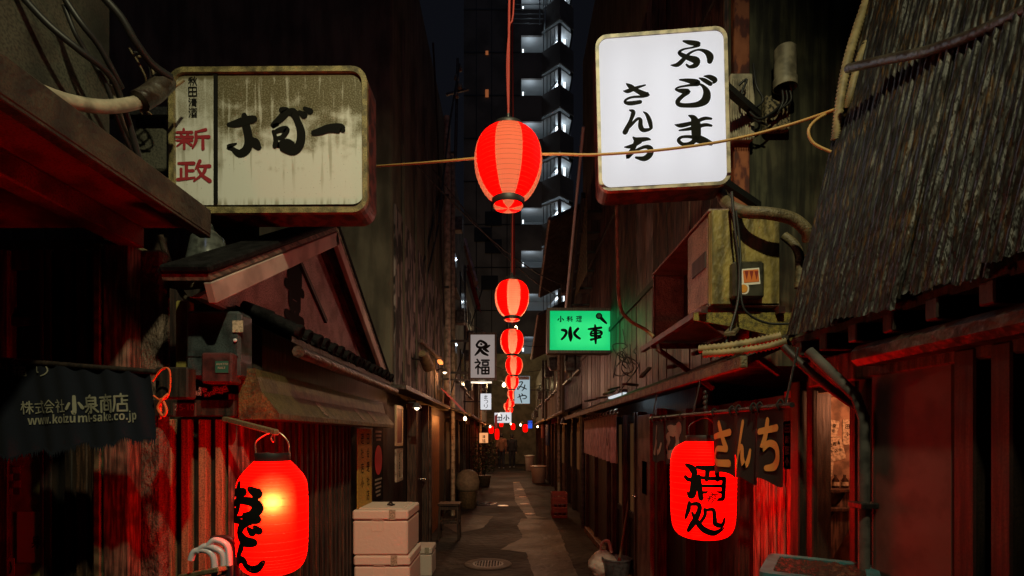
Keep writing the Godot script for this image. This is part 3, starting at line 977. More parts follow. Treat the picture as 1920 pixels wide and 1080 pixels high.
func gabled_tavern() -> void:
	var X := -1.2
	var t := thing("gabled_tavern", "old tavern with a small white gable over a dark tiled eave", "building", Vector3(-1.5, 0, -3.9))
	var g: Geo
	battens_wall(t)
	g = geo()
	g.box(Vector3(X - 0.20, 1.1, -4.05), Vector3(0.3, 2.2, 2.72))
	part("wall", g, M.dark_wood, t)
	# ribbed dark cladding along the alley
	var z := -2.72
	var i := 0
	while z > -4.0:
		g = geo()
		g.box(Vector3(X - 0.02, 0.85, z), Vector3(0.055, 1.7, 0.035), 0.003)
		part("rib", g, M.brown_wood if i % 3 == 1 else M.dark_wood, t)
		z -= 0.085
		i += 1
	# eave boards under the tiles
	g = geo()
	for q in [[-2.52, -4.62]]:
		g.quad(Vector3(-1.03, 2.075, q[0]), Vector3(-1.03, 2.075, q[1]), Vector3(-1.45, 2.27, q[1]), Vector3(-1.45, 2.27, q[0]))
		g.quad(Vector3(-1.45, 2.24, q[0]), Vector3(-1.45, 2.24, q[1]), Vector3(-1.03, 2.045, q[1]), Vector3(-1.03, 2.045, q[0]))
		g.quad(Vector3(-1.03, 2.045, q[0]), Vector3(-1.03, 2.045, q[1]), Vector3(-1.03, 2.075, q[1]), Vector3(-1.03, 2.075, q[0]))
	var eave := part("eave", g, M.dark_wood, t)
	g = geo()
	g.tube([Vector3(-1.0, 2.0, -2.52), Vector3(-1.0, 1.99, -4.66)], 0.03, 8)
	part("gutter", g, M.sheet_metal, eave)
	# tiles: trough and round cap, with round end discs
	z = -2.58
	while z > -4.6:
		var up := Vector3(-0.42, 0.195, 0).normalized()
		var nn := Vector3(0.195, 0.42, 0).normalized()
		var jit := rng.randf_range(-0.008, 0.008)
		g = geo()
		var p0 := Vector3(-1.02 + jit, 2.10 + rng.randf_range(0, 0.01), z)
		g.tube([p0, p0 + up * 0.15, p0 + up * 0.15 + nn * 0.008, p0 + up * 0.30], [0.030, 0.026, 0.031, 0.027], 8)
		g.lathe(p0 - up * 0.002, [Vector2(0.036, 0.012), Vector2(0.036, -0.008), Vector2(0.026, -0.010), Vector2(0.024, -0.004), Vector2(0, -0.004)], 12, 0, TAU, Basis(Vector3(0, 0, 1), up, Vector3(0, 0, 1).cross(up)))
		part("round_tile", g, M.tile, eave)
		g = geo()
		g.sheet(4, 1, func(u: float, w: float) -> Vector3:
			var q := p0 + up * (w * 0.47 - 0.01) + nn * (-0.012 - 0.018 * sin(u * PI))
			return Vector3(q.x, q.y, z - 0.02 - u * 0.085))
		part("flat_tile", g, M.tile, eave)
		z -= 0.125
	# gable
	var A := Vector3(0, 2.22, -2.12)
	var B := Vector3(0, 3.02, -3.68)
	var C := Vector3(0, 2.22, -5.14)
	g = geo()
	var infill := PackedVector2Array([Vector2(2.3, 2.2), Vector2(3.68, 2.95), Vector2(4.98, 2.2)])
	g.slab(Vector3(-1.36, 0, 0), Basis(Vector3(0, 0, -1), Vector3.UP, Vector3(1, 0, 0)), infill, 0.04)
	var gable := part("gable_wall", g, mk("gable_white", Color(0.58, 0.49, 0.47), 0.8, "soft", Vector3(0.7, 0.7, 0.7), "fine", Vector3(3, 3, 3)), t)
	g = geo()
	var bs := Basis(Vector3(0, 0, -1), Vector3.UP, Vector3(1, 0, 0))
	ink(g, "yutaka", 3.18, 2.76, 0.27, 0.44, on_plane(Vector3(-1.339, 0, 0), bs), 2.2)
	part("lettering", g, M.ink, gable)
	g = geo()
	g.bar(Vector3(-1.335, 2.72, -3.35), Vector3(-1.335, 2.43, -3.86), 0.03, 0.03)
	part("strip", g, M.dark_wood, gable)
	for q in [[A, B], [B, C]]:
		var d: Vector3 = (q[1] - q[0]).normalized()
		var nn := Vector3(1, 0, 0).cross(d)
		if nn.y < 0:
			nn = -nn
		var a: Vector3 = q[0]
		var b: Vector3 = q[1]
		g = geo()
		var dn := nn * -0.05
		g.bar(Vector3(-1.205, a.y, a.z) + dn, Vector3(-1.205, b.y, b.z) + dn, 0.085, 0.035, Vector3(1, 0, 0), 0.004)
		part("bargeboard", g, mk("barge_paint", Color(0.44, 0.33, 0.29), 0.7, "soft", Vector3(0.6, 0.6, 0.6)), t)
		g = geo()
		var slope := nn * 0.012
		g.bar(Vector3(-1.285, a.y, a.z) + slope, Vector3(-1.285, b.y, b.z) + slope, 0.025, 0.19, Vector3(1, 0, 0))
		part("roof_board", g, mk("soffit", Color(0.20, 0.14, 0.10), 0.8, "grain", Vector3(3, 3, 0.5)), t)
		g = geo()
		var over := nn * 0.034
		g.bar(Vector3(-1.29, a.y, a.z) + over, Vector3(-1.29, b.y, b.z) + over, 0.018, 0.2, Vector3(1, 0, 0))
		part("tile_field", g, M.tile, t)
		var len := a.distance_to(b)
		var k := 0.0
		while k < len - 0.1:
			g = geo()
			var c := a + d * (k + 0.11) + nn * 0.045
			g.box(Vector3(-1.28, c.y, c.z), Vector3(0.20, 0.03, 0.235), 0.008, Basis(Vector3(1, 0, 0), nn, Vector3(1, 0, 0).cross(nn)))
			part("verge_tile", g, M.tile, t)
			k += 0.22
	# roller awning housing over the door
	var h := thing("awning_housing", "stained yellow metal awning housing with paper stickers over the slatted wall", "awning", Vector3(-1.12, 1.68, -3.4))
	g = geo()
	var z0 := -2.36
	var z1 := -4.72
	var sec := [Vector2(-1.2, 1.90), Vector2(-1.13, 1.90), Vector2(-1.10, 1.80), Vector2(-1.02, 1.70), Vector2(-1.02, 1.675), Vector2(-1.2, 1.675)]
	for q in sec.size():
		var a: Vector2 = sec[q]
		var b: Vector2 = sec[(q + 1) % sec.size()]
		g.quad(Vector3(a.x, a.y, z0), Vector3(b.x, b.y, z0), Vector3(b.x, b.y, z1), Vector3(a.x, a.y, z1))
	for q in range(1, sec.size() - 1):
		g.tri(Vector3(sec[0].x, sec[0].y, z0), Vector3(sec[q + 1].x, sec[q + 1].y, z0), Vector3(sec[q].x, sec[q].y, z0))
		g.tri(Vector3(sec[0].x, sec[0].y, z1), Vector3(sec[q].x, sec[q].y, z1), Vector3(sec[q + 1].x, sec[q + 1].y, z1))
	part("casing", g, mk("housing", Color(0.15, 0.12, 0.035), 0.6, "grime", Vector3(1.3, 1.3, 1.3), "fine", Vector3(3, 3, 3), "n_fine", 0.4), h)
	for q in [[-3.0, 0.06], [-3.75, 0.07], [-4.1, 0.10]]:
		g = geo()
		var n2 := Vector3(0.10, 0.08, 0).normalized()
		g.slab(Vector3(-1.06, 1.75, q[0]) + n2 * 0.004, Basis(Vector3(0, 0, -1), n2.cross(Vector3(0, 0, -1)), n2), rrect(q[1], 0.10, 0.004, 1), 0.002)
		part("sticker", g, mk("sticker_%d" % int(q[0] * -100), Color(0.30, 0.20, 0.14), 0.7, "blot", Vector3(6, 6, 6)), h)
	# electric boxes above the slats
	h = thing("meter_box", "slate grey meter box with white sticker above the red slats", "meter box", P(400, 720, 2.34))
	g = geo()
	g.box(P(400, 650, 2.36) + Vector3(0.03, 0, 0), Vector3(0.235, 0.29, 0.12), 0.012)
	part("case", g, M.slate_box, h)
	g = geo()
	g.box(P(400, 672, 2.36) + Vector3(0.03, 0, 0.062), Vector3(0.225, 0.004, 0.003))
	part("seam", g, M.black_iron, h)
	g = geo()
	g.box(P(446, 612, 2.295), Vector3(0.045, 0.05, 0.003))
	part("sticker", g, M.paper, h)
	g = geo()
	g.lathe(P(441, 638, 2.295), [Vector2(0, 0.004), Vector2(0.007, 0.004), Vector2(0.008, 0)], 12, 0, TAU, Basis(Vector3(1, 0, 0), Vector3(0, 0, 1), Vector3(0, -1, 0)))
	part("seal", g, M.white_plastic, h)
	h = thing("switch_box", "small dark red switch box with green sticker under the grey meter box", "switch box", P(415, 722, 2.30))
	g = geo()
	g.box(P(416, 692, 2.30), Vector3(0.13, 0.13, 0.09), 0.008)
	part("case", g, mk("maroon", Color(0.10, 0.03, 0.03), 0.5, "grime", Vector3(2, 2, 2)), h)
	g = geo()
	g.box(P(416, 688, 2.252), Vector3(0.055, 0.05, 0.002))
	part("sticker", g, mk("green_sticker", Color(0.02, 0.10, 0.07), 0.5), h)
	g = geo()
	latin(g, "AUKTTO", -0.024, 0.004, 0.010, on_plane(P(416, 688, 2.2505), Basis.IDENTITY, 0.001), true)
	latin(g, "NALT", -0.018, -0.012, 0.010, on_plane(P(416, 688, 2.2505), Basis.IDENTITY, 0.001), true)
	part("lettering", g, M.cloth_print, h)
	# house number plate
	h = thing("number_plate", "house number plate reading 25-10 on the board above the slats", "number plate", P(346, 783, 2.345))
	g = geo()
	g.box(P(346, 768, 2.345), Vector3(0.10, 0.06, 0.006), 0.001)
	part("plate", g, mk("plate_dark", Color(0.05, 0.035, 0.03), 0.5), h)
	g = geo()
	latin(g, "25-10", -0.042, -0.012, 0.026, on_plane(P(346, 768, 2.345) + Vector3(0, 0, 0.0035), Basis.IDENTITY, 0.001), false)
	part("lettering", g, M.cloth_print, h)
	# scribbled stickers
	org = P(400, 745, 2.335)
	g = geo()
	for k in 7:
		var c := P(372 + k * 8, 735 + rng.randf_range(-6, 8), 2.335 - k * 0.0006)
		g.box(c, Vector3(rng.randf_range(0.02, 0.035), rng.randf_range(0.014, 0.03), 0.002), 0.0, Basis(Vector3(0, 0, 1), rng.randf_range(-0.5, 0.5)))
	solo("sticker_patch", g, mk("sticker_mess", Color(0.40, 0.20, 0.17), 0.6, "blot", Vector3(12, 12, 12)), "ragged overlapping stickers on the header board above the red slats", "stickers")
	org = P(348, 690, 2.36)
	g = geo()
	g.box(P(347, 640, 2.42), Vector3(0.06, 0.36, 0.05), 0.006)
	solo("metal_post", g, mk("brass_post", Color(0.36, 0.30, 0.08), 0.4, "grime", Vector3(2, 1, 2), "", Vector3.ONE, "", 0.0, 0.3), "short yellowish metal post beside the grey meter box", "post")
	# loose junk in the dark gap over the slats
	var junk := thing("pipe_junction", "tangle of old pipe stubs in the gap above the posts", "pipes", P(300, 560, 2.5))
	for q in [[[265, 470], [330, 500], [390, 520], [410, 525]], [[275, 520], [340, 535], [400, 528]], [[300, 440], [320, 500], [350, 560], [400, 560]]]:
		var pts := []
		for s in q:
			pts.append(P(s[0], s[1], 2.5 + rng.randf_range(-0.05, 0.05)))
		g = geo()
		g.tube(curve(pts), rng.randf_range(0.012, 0.022), 8)
		part("pipe", g, M.old_pipe if q[0][0] != 300 else M.sheet_metal, junk)
	g = geo()
	g.lathe(P(390, 470, 2.62), [Vector2(0.02, 0.13), Vector2(0.03, 0.10), Vector2(0.075, 0.06), Vector2(0.10, -0.07), Vector2(0.095, -0.07)], 20)
	solo("lamp_shade", g, mk("dull_glass", Color(0.10, 0.11, 0.10), 0.2, "grime", Vector3(3, 3, 3)), "unlit glass lamp bell hanging under the weathered sign", "lamp shade").position = org
	# dark wall of the gap
	org = Vector3(-1.6, 2.0, -2.95)
	g = geo()
	g.box(Vector3(-2.2, 2.4, -2.95), Vector3(1.6, 1.6, 0.06))
	solo("gap_wall", g, M.dark_wood, "dark boarded wall behind the pipes above the slats", "wall")

# ------------------------------------------------------------------ left side, the tall concrete house behind
func left_tall() -> void:
	var t := thing("concrete_house", "tall streaked concrete house rising behind the gabled tavern", "building", Vector3(-2.8, 0, -7.5))
	var g := geo()
	g.box(Vector3(-3.2, 4.75, -8.0), Vector3(4.0, 5.3, 5.14), 0.02)
	part("upper_storey", g, M.tall_concrete, t)
	g = geo()
	g.box(Vector3(-3.3, 1.05, -8.0), Vector3(4.0, 2.1, 5.1))
	part("ground_storey", g, M.dark_wood, t)
	# stained cladding on the alley side with a round of old paint
	g = geo()
	g.box(Vector3(-1.188, 3.05, -7.6), Vector3(0.02, 1.9, 4.2))
	part("cladding", g, M.pale_wall, t)
	for z in [-5.9, -6.7, -7.5, -8.3, -9.1]:
		g = geo()
		g.box(Vector3(-1.176, 4.2, z), Vector3(0.03, 4.0, 0.05), 0.004)
		part("cover_strip", g, M.tall_concrete, t)
	g = geo()
	g.box(Vector3(-1.13, 2.10, -7.4), Vector3(0.16, 0.05, 4.0), 0.006)
	part("ledge", g, M.sheet_metal, t)
	g = geo()
	g.tube([Vector3(-1.10, 2.1, -9.35), Vector3(-1.10, 7.2, -9.35)], 0.06, 10)
	var dp := part("downpipe", g, M.cream_pvc, t)
	for y in [2.6, 4.2, 5.8]:
		g = geo()
		g.box(Vector3(-1.13, y, -9.35), Vector3(0.14, 0.04, 0.14), 0.006)
		part("clip", g, M.black_iron, dp)
	# ground floor: door leaf, jambs
	g = geo()
	g.box(Vector3(-1.28, 0.98, -7.2), Vector3(0.05, 1.95, 0.85), 0.006)
	var door := part("door", g, mk("door_maroon", Color(0.09, 0.04, 0.03), 0.5, "grain", Vector3(4, 0.4, 4)), t)
	g = geo()
	g.tube(curve([Vector3(-1.26, 1.0, -7.5), Vector3(-1.20, 1.0, -7.5), Vector3(-1.20, 1.0, -7.38)]), 0.012, 6)
	part("handle", g, mk("chrome", Color(0.7, 0.66, 0.6), 0.2, "", Vector3.ONE, "", Vector3.ONE, "", 0.0, 0.9), door)
	for z in [-6.72, -7.68, -7.95]:
		g = geo()
		g.box(Vector3(-1.23, 1.02, z), Vector3(0.12, 2.05, 0.09 if z > -7.9 else 0.14), 0.006)
		part("jamb", g, M.pink_wood if z < -7.9 else M.brown_wood, t)
	g = geo()
	g.box(Vector3(-1.29, 0.98, -9.1), Vector3(0.05, 1.95, 0.9), 0.006)
	part("door", g, mk("orange_door", Color(0.42, 0.15, 0.04), 0.5, "grain", Vector3(4, 0.4, 4)), t)
	# posters on the wall near the foam boxes
	var bs := Basis(Vector3(0, 0, -1), Vector3.UP, Vector3(1, 0, 0))
	var p := thing("poster", "tall yellow poster with vertical lettering above the foam boxes", "poster", Vector3(-1.165, 1.35, -4.28))
	g = geo()
	g.slab(org, bs, rrect(0.42, 0.62, 0.004, 1), 0.004)
	part("sheet", g, M.yellow_paper, p)
	g = geo()
	var keys := ["ta", "kai", "ri", "sha", "ten", "ko"]
	for c in 2:
		for r in 5 - c:
			ink(g, keys[(r + c * 2) % 6], 0.05 - c * 0.17, 0.27 - r * 0.115, 0.08, 0.08, on_plane(org, bs, 0.003), 1.1)
	part("lettering", g, M.ink, p)
	p = thing("poster", "black poster with a red disc and white print beside the yellow poster", "poster", Vector3(-1.165, 1.35, -4.72))
	g = geo()
	g.slab(org, bs, rrect(0.36, 0.66, 0.004, 1), 0.004)
	part("sheet", g, M.ink, p)
	g = geo()
	g.slab(org + Vector3(0.003, 0.04, 0), bs, rrect(0.26, 0.26, 0.1299, 9), 0.001)
	part("disc", g, mk("poster_red", Color(0.5, 0.02, 0.03), 0.6), p)
	g = geo()
	for r in 3:
		g.box(org + Vector3(0.003, 0.29 - r * 0.035, 0), Vector3(0.001, 0.018, 0.22 - r * 0.03))
	for r in 5:
		g.box(org + Vector3(0.003, -0.13 - r * 0.035, 0.02 * (r % 2)), Vector3(0.001, 0.016, 0.24 - r * 0.025))
	part("print", g, M.cloth_print, p)
	# framed pictures under a small lamp
	for q in [[1.71, 0.42, true], [1.30, 0.34, false]]:
		p = thing("picture_frame", "framed dark picture with red border lit by the small wall lamp" if q[2] else "plain framed white sheet hung under the dark picture", "picture", Vector3(-1.16, q[0], -5.58), "frames by the wall lamp")
		g = geo()
		ring(rrect(0.32, q[1], 0.004, 1), rrect(0.26, q[1] - 0.06, 0.004, 1), org, bs, 0.02, g)
		part("frame", g, mk("frame_gold", Color(0.45, 0.33, 0.18), 0.5) if q[2] else M.cream_pvc, p)
		g = geo()
		g.slab(org, bs, rrect(0.262, q[1] - 0.058, 0.004, 1), 0.008)
		part("sheet", g, mk("picture_dark", Color(0.10, 0.012, 0.012), 0.5) if q[2] else M.paper, p)
		if not q[2]:
			g = geo()
			for k in 3:
				ink(g, ["ri", "ta", "sei"][k], -0.02, 0.12 - k * 0.09, 0.05, 0.07, on_plane(org, bs, 0.005), 1.2)
			part("lettering", g, M.ink, p)
	wall_lamp(Vector3(-1.02, 1.91, -5.85), "small lit wall lamp over the framed pictures", 0.09)
	wall_lamp(Vector3(-1.05, 2.63, -8.6), "lit round downlight by the cream downpipe", 0.16)
	# spotlight can and its bracket, lit from the side
	p = thing("spotlight_can", "unlit cream spotlight can on the pink stained wall", "spotlight", Vector3(-1.17, 2.53, -6.5))
	g = geo()
	g.tube([Vector3(-1.165, 2.53, -6.40), Vector3(-1.08, 2.53, -6.47), Vector3(-1.05, 2.54, -6.5)], 0.015, 6)
	part("arm", g, M.black_iron, p)
	g = geo()
	g.tube([Vector3(-1.06, 2.60, -6.44), Vector3(-1.05, 2.58, -6.5), Vector3(-1.03, 2.49, -6.68), Vector3(-1.025, 2.47, -6.72)], [0.045, 0.065, 0.075, 0.075], 14)
	part("can", g, M.hose, p)
	p = thing("sign_lamp_bar", "slim lamp bar with a glowing far end on the stained wall", "lamp", Vector3(-1.1, 2.7, -7.6))
	g = geo()
	g.bar(Vector3(-1.10, 2.78, -6.6), Vector3(-1.08, 2.80, -8.3), 0.05, 0.05, Vector3.UP, 0.006)
	part("bar", g, M.pink_wood, p)
	g = geo()
	g.box(Vector3(-1.07, 2.74, -8.2), Vector3(0.06, 0.05, 0.22), 0.008)
	part("lamp_glow", g, glow("lit_ember", Color(1.0, 0.30, 0.07), 1.6), p)
	omni(Vector3(-1.0, 2.66, -8.15), Color(1.0, 0.62, 0.35), 0.05, 0.06, p)

func wall_lamp(at: Vector3, label: String, energy: float) -> void:
	var p := thing("wall_lamp", label, "lamp", at, "small wall lamps on the left")
	var g := geo()
	g.tube(curve([Vector3(-1.19, at.y + 0.02, at.z), Vector3((at.x - 1.19) * 0.5, at.y + 0.06, at.z), at + Vector3(0, 0.05, 0)]), 0.01, 6)
	part("arm", g, M.black_iron, p)
	g = geo()
	g.lathe(at, [Vector2(0.018, 0.06), Vector2(0.03, 0.05), Vector2(0.055, 0.0), Vector2(0.05, 0.0), Vector2(0.026, 0.045)], 16)
	part("shade", g, M.grey_metal, p)
	g = geo()
	g.lathe(at + Vector3(0, 0.005, 0), [Vector2(0.0, 0.03), Vector2(0.02, 0.02), Vector2(0.03, 0.0), Vector2(0.02, -0.02), Vector2(0.0, -0.03)], 12)
	part("bulb", g, M.lit_warm, p)
	omni(at + Vector3(0, 0.005, 0), Color(1.0, 0.66, 0.4), energy, 0.03, p)

# ------------------------------------------------------------------ right side, nearest house: weathered mansard over a red-lit front
func right_near() -> void:
	var X := 1.28
	var t := thing("mansard_tavern", "low tavern with a shaggy weathered mansard of bark-like sheets", "building", Vector3(1.6, 0, -1.4))
	var g := geo()
	# overlapping weathered sheets, each with its own ragged foot
	var nz := FastNoiseLite.new()
	nz.seed = 41
	nz.frequency = 1.0
	nz.fractal_octaves = 3
	var z := -2.22
	var k := 0
	while z < 0.3:
		var wdt := 0.31 + 0.08 * rng.randf()
		var z_a := z
		var foot := rng.randf_range(-0.015, 0.025)
		var lift := 0.012 * (k % 2)
		var sdz := k * 17.3
		g = geo()
		g.sheet(128, 80, func(u: float, w: float) -> Vector3:
			var zc := z_a + u * wdt
			var ragged_foot := 0.03 * maxf(0.0, nz.get_noise_2d(u * 5.0 + sdz, 3.0)) + 0.008 * nz.get_noise_2d(u * 30.0 + sdz, 8.0)
			var y := lerpf(2.0 + foot + ragged_foot - 0.03 * u, 4.3, w)
			var slope := (y - 2.0) * 0.232
			var bump := 0.005 * sin(zc * 205.0 + 1.2 * nz.get_noise_2d(zc * 6.0, y * 0.8)) + 0.004 * nz.get_noise_2d(zc * 30.0 + sdz, y * 1.3) + 0.003 * nz.get_noise_2d(zc * 120.0, y * 9.0 + sdz)
			bump += 0.003 * nz.get_noise_2d(zc * 170.0, y * 40.0)
			return Vector3(1.145 + slope - lift - bump, y, zc))
		part("sheet", g, M.bark_sheet, t)
		z += wdt - 0.02
		k += 1
	# body behind the sheets
	g = geo()
	g.box(Vector3(2.6, 3.6, -0.95), Vector3(1.8, 3.2, 2.5))
	part("upper_body", g, M.dark_wood, t)
	# soffit, rafters and beam in the dark above the front
	g = geo()
	g.box(Vector3(1.42, 1.995, -1.0), Vector3(0.46, 0.03, 2.5))
	var sof := part("soffit", g, M.dark_wood, t)
	z = -2.15
	while z < 0.2:
		g = geo()
		g.box(Vector3(1.34, 1.95, z), Vector3(0.36, 0.06, 0.045), 0.004)
		part("rafter", g, M.dark_wood, sof)
		z += 0.17
	g = geo()
	g.box(Vector3(1.30, 1.86, -1.0), Vector3(0.09, 0.11, 2.5), 0.006)
	part("beam", g, M.brown_wood, t)
	g = geo()
	g.box(Vector3(1.25, 1.875, -0.85), Vector3(0.16, 0.07, 2.0), 0.02)
	part("gutter", g, M.sheet_metal, t)
	# front: pillar, posts, window, red-lit boards
	g = geo()
	g.box(Vector3(X + 0.03, 0.92, -1.69), Vector3(0.10, 1.84, 0.345), 0.006)
	part("pillar", g, mk("pillar_skin", Color(0.115, 0.072, 0.062), 0.75, "soft", Vector3(0.8, 0.8, 0.8)), t)
	for q in [[-1.47, 0.07], [-1.93, 0.05], [-1.99, 0.04], [-2.275, 0.05], [-2.345, 0.07], [-1.2, 0.05], [-1.36, 0.06]]:
		g = geo()
		g.box(Vector3(X + 0.01, 0.92, q[0]), Vector3(0.08 if q[0] > -1.8 or q[0] < -2.3 else 0.026, 1.84, q[1]), 0.005)
		part("post", g, M.dark_wood, t)
	g = geo()
	g.tube([Vector3(1.235, 0.0, -1.86), Vector3(1.235, 1.66, -1.86), Vector3(1.22, 1.74, -1.88), Vector3(1.12, 1.92, -2.0)], 0.019, 10)
	part("downpipe", g, mk("dull_pipe", Color(0.12, 0.11, 0.10), 0.8, "grime", Vector3(2, 2, 2)), t)
	g = geo()
	g.box(Vector3(1.24, 1.36, -1.86), Vector3(0.075, 0.02, 0.075), 0.003)
	part("clip", g, M.black_iron, t)
	z = -2.45
	k = 0
	while z > -2.86:
		g = geo()
		g.box(Vector3(X + 0.02, 0.82, z), Vector3(0.03, 1.64, 0.062), 0.006)
		part("board", g, mk("red_board", Color(0.34, 0.17, 0.13), 0.4, "grain", Vector3(5, 0.4, 5)) if k == 0 else M.red_board, t)
		z -= 0.085
		k += 1
	g = geo()
	g.box(Vector3(X + 0.09, 0.9, -3.2), Vector3(0.06, 1.8, 1.75))
	part("back_boards", g, M.dark_wood, t)
	for q in [[-3.0, 0.06], [-3.45, 0.05], [-3.9, 0.08]]:
		g = geo()
		g.box(Vector3(X + 0.03, 0.9, q[0]), Vector3(0.07, 1.8, q[1]), 0.005)
		part("post", g, M.dark_wood, t)
	g = geo()
	g.box(Vector3(1.40, 0.97, -0.25), Vector3(0.06, 1.94, 2.5))
	part("side_boards", g, M.dark_wood, t)
	for q in [-1.05, -0.85, -0.4, 0.1, 0.6]:
		g = geo()
		g.box(Vector3(1.35, 0.92, q), Vector3(0.05, 1.84, 0.06), 0.005)
		part("post", g, M.dark_wood, t)
	# room seen through the window
	g = geo()
	g.box(Vector3(1.85, 0.9, -2.13), Vector3(0.05, 1.8, 0.9))
	g.box(Vector3(1.6, 0.9, -2.55), Vector3(0.5, 1.8, 0.04))
	g.box(Vector3(1.6, 0.9, -1.88), Vector3(0.5, 1.8, 0.04))
	g.box(Vector3(1.6, 1.80, -2.2), Vector3(0.55, 0.03, 0.75))
	g.box(Vector3(1.6, 0.4, -2.2), Vector3(0.55, 0.03, 0.75))
	part("room", g, mk("room_tan", Color(0.34, 0.22, 0.14), 0.8, "grime", Vector3(1.5, 1.5, 1.5)), t)
	var room := thing("ceiling_lamp", "small warm lamp in the room behind the narrow window", "lamp", Vector3(1.55, 1.74, -2.2))
	g = geo()
	g.lathe(org, [Vector2(0, -0.025), Vector2(0.02, -0.015), Vector2(0.024, 0), Vector2(0.015, 0.02), Vector2(0, 0.025)], 12)
	part("bulb", g, M.lit_warm, room)
	g = geo()
	g.tube([org + Vector3(0, 0.02, 0), org + Vector3(0, 0.05, 0)], 0.012, 6)
	part("socket", g, M.black_iron, room)
	omni(org, Color(1.0, 0.62, 0.42), 0.16, 0.03, room)
	# papers, a shelf and bottles, a counter flap and a cloth inside
	var bs := Basis(Vector3(0, 0, -1), Vector3.UP, Vector3(-1, 0, 0))
	var fz := Basis(Vector3(1, 0, 0), Vector3.UP, Vector3(0, 0, 1))
	var papers := [[1.43, 1.66, 0.10, 0.12, 0.1], [1.49, 1.64, 0.09, 0.08, -0.2], [1.42, 1.53, 0.13, 0.10, 0.05], [1.52, 1.54, 0.08, 0.11, 0.25], [1.46, 1.45, 0.10, 0.07, -0.1], [1.60, 1.62, 0.09, 0.12, 0.0]]
	for q in papers:
		var nt := thing("menu_slip", ["top left", "top middle", "wide middle", "tilted right", "lowest", "top right"][papers.find(q)] + " handwritten menu slip of the cluster behind the narrow window", "paper", Vector3(q[0] + 0.02, q[1], -2.525), "menu slips behind the narrow window")
		var bb := fz.rotated(Vector3(0, 0, 1), q[4])
		g = geo()
		g.slab(org, bb, rrect(q[2], q[3], 0.003, 1), 0.002)
		part("sheet", g, M.paper, nt)
		g = geo()
		for r in 3:
			ink(g, ["ta", "ri", "sei", "izumi"][(r + int(q[0] * 100)) % 4], -q[2] * 0.35 + r * q[2] * 0.25, q[3] * 0.3, q[2] * 0.2, q[2] * 0.22, on_plane(org, bb, 0.002), 1.3)
			ink(g, ["ko", "ten", "kai"][r], -q[2] * 0.35 + r * q[2] * 0.25, 0.0, q[2] * 0.2, q[2] * 0.2, on_plane(org, bb, 0.002), 1.3)
		part("lettering", g, M.ink, nt)
	for q in [1.355, 1.27]:
		org = Vector3(1.5, q, -2.45)
		g = geo()
		g.box(org, Vector3(0.36, 0.016, 0.12), 0.002)
		solo("wall_shelf", g, M.brown_wood, "upper thin wooden shelf inside the narrow window" if q > 1.3 else "lower thin wooden shelf inside the narrow window", "shelf")
	for q in 7:
		var bt := thing("bottle", ["first", "second", "third", "fourth", "fifth", "sixth", "last"][q] + " small dark bottle from the alley side on the shelf behind the narrow window", "bottle", Vector3(1.37 + q * 0.042, 1.363, -2.45), "bottles on the shelf behind the narrow window")
		g = geo()
		g.lathe(org, [Vector2(0, 0), Vector2(0.015, 0), Vector2(0.015, 0.035), Vector2(0.006, 0.048), Vector2(0.006, 0.06), Vector2(0, 0.06)], 12)
		part("glass", g, mk("bottle_glass", Color(0.03, 0.015, 0.01), 0.15) if q == 0 else M.bottle_glass, bt)
		g = geo()
		g.lathe(org, [Vector2(0.0155, 0.01), Vector2(0.0155, 0.028)], 12)
		part("wrapper", g, M.paper, bt)
	org = Vector3(1.5, 0.98, -2.4)
	g = geo()
	g.bar(Vector3(1.36, 0.98, -2.42), Vector3(1.56, 1.32, -2.42), 0.02, 0.10)
	solo("counter_flap", g, M.pink_wood, "slanting tan board leaning inside the narrow window", "board")
	org = Vector3(1.40, 0.9, -2.35)
	g = geo()
	g.sheet(24, 18, func(u: float, w: float) -> Vector3:
		return Vector3(1.36 + u * 0.14, 1.04 - u * 0.16 - w * 0.2 + 0.012 * sin(u * 22.0), -2.40 + w * 0.12 + 0.02 * sin(u * 17.0 + w * 7.0)))
	solo("draped_cloth", g, mk("patterned_cloth", Color(0.5, 0.3, 0.22), 0.9, "blot", Vector3(7, 7, 7)), "crumpled patterned cloth heaped inside the narrow window", "cloth")
	# paper strip on the post
	var st := thing("menu_strip", "pale vertical paper strip pinned beside the black curtain", "paper", Vector3(X - 0.012, 1.56, -2.435))
	g = geo()
	g.slab(org, bs, rrect(0.07, 0.22, 0.003, 1), 0.002)
	part("sheet", g, M.paper, st)
	g = geo()
	for r in 4:
		ink(g, ["ta", "sei", "ri", "ko"][r], -0.02, 0.095 - r * 0.05, 0.04, 0.038, on_plane(org, bs, 0.002), 1.3)
	part("lettering", g, M.ink, st)
	# curtain of black strips
	var rodc := thing("curtain_rod", "thin iron rod with hooks carrying the black curtain", "rod", Vector3(0.9, 1.70, -2.55))
	g = geo()
	g.tube([Vector3(0.9, 1.70, -1.70), Vector3(0.9, 1.715, -3.42)], 0.009, 8)
	part("rod", g, M.black_iron, rodc)
	for zz in [-1.74, -2.62, -3.38]:
		g = geo()
		g.tube([Vector3(0.9, 1.708, zz), Vector3(0.94, 1.89, zz)], 0.004, 6)
		part("hook", g, M.black_iron, rodc)
	var labels := ["farthest black curtain strip with a pale stroke, left of the red lantern", "black curtain strip with a broken pale character, left of the red lantern", "black curtain strip with the character sa half over the red lantern", "black curtain strip with the character n beside the red lantern", "nearest black curtain strip with the ochre character chi"]
	var spans := [[-3.36, -3.12, "n2", 1.445], [-3.09, -2.76, "ji", 1.45], [-2.37, -2.14, "sa2", 1.437], [-2.115, -1.955, "n2", 1.432], [-1.94, -1.755, "chi2", 1.44]]
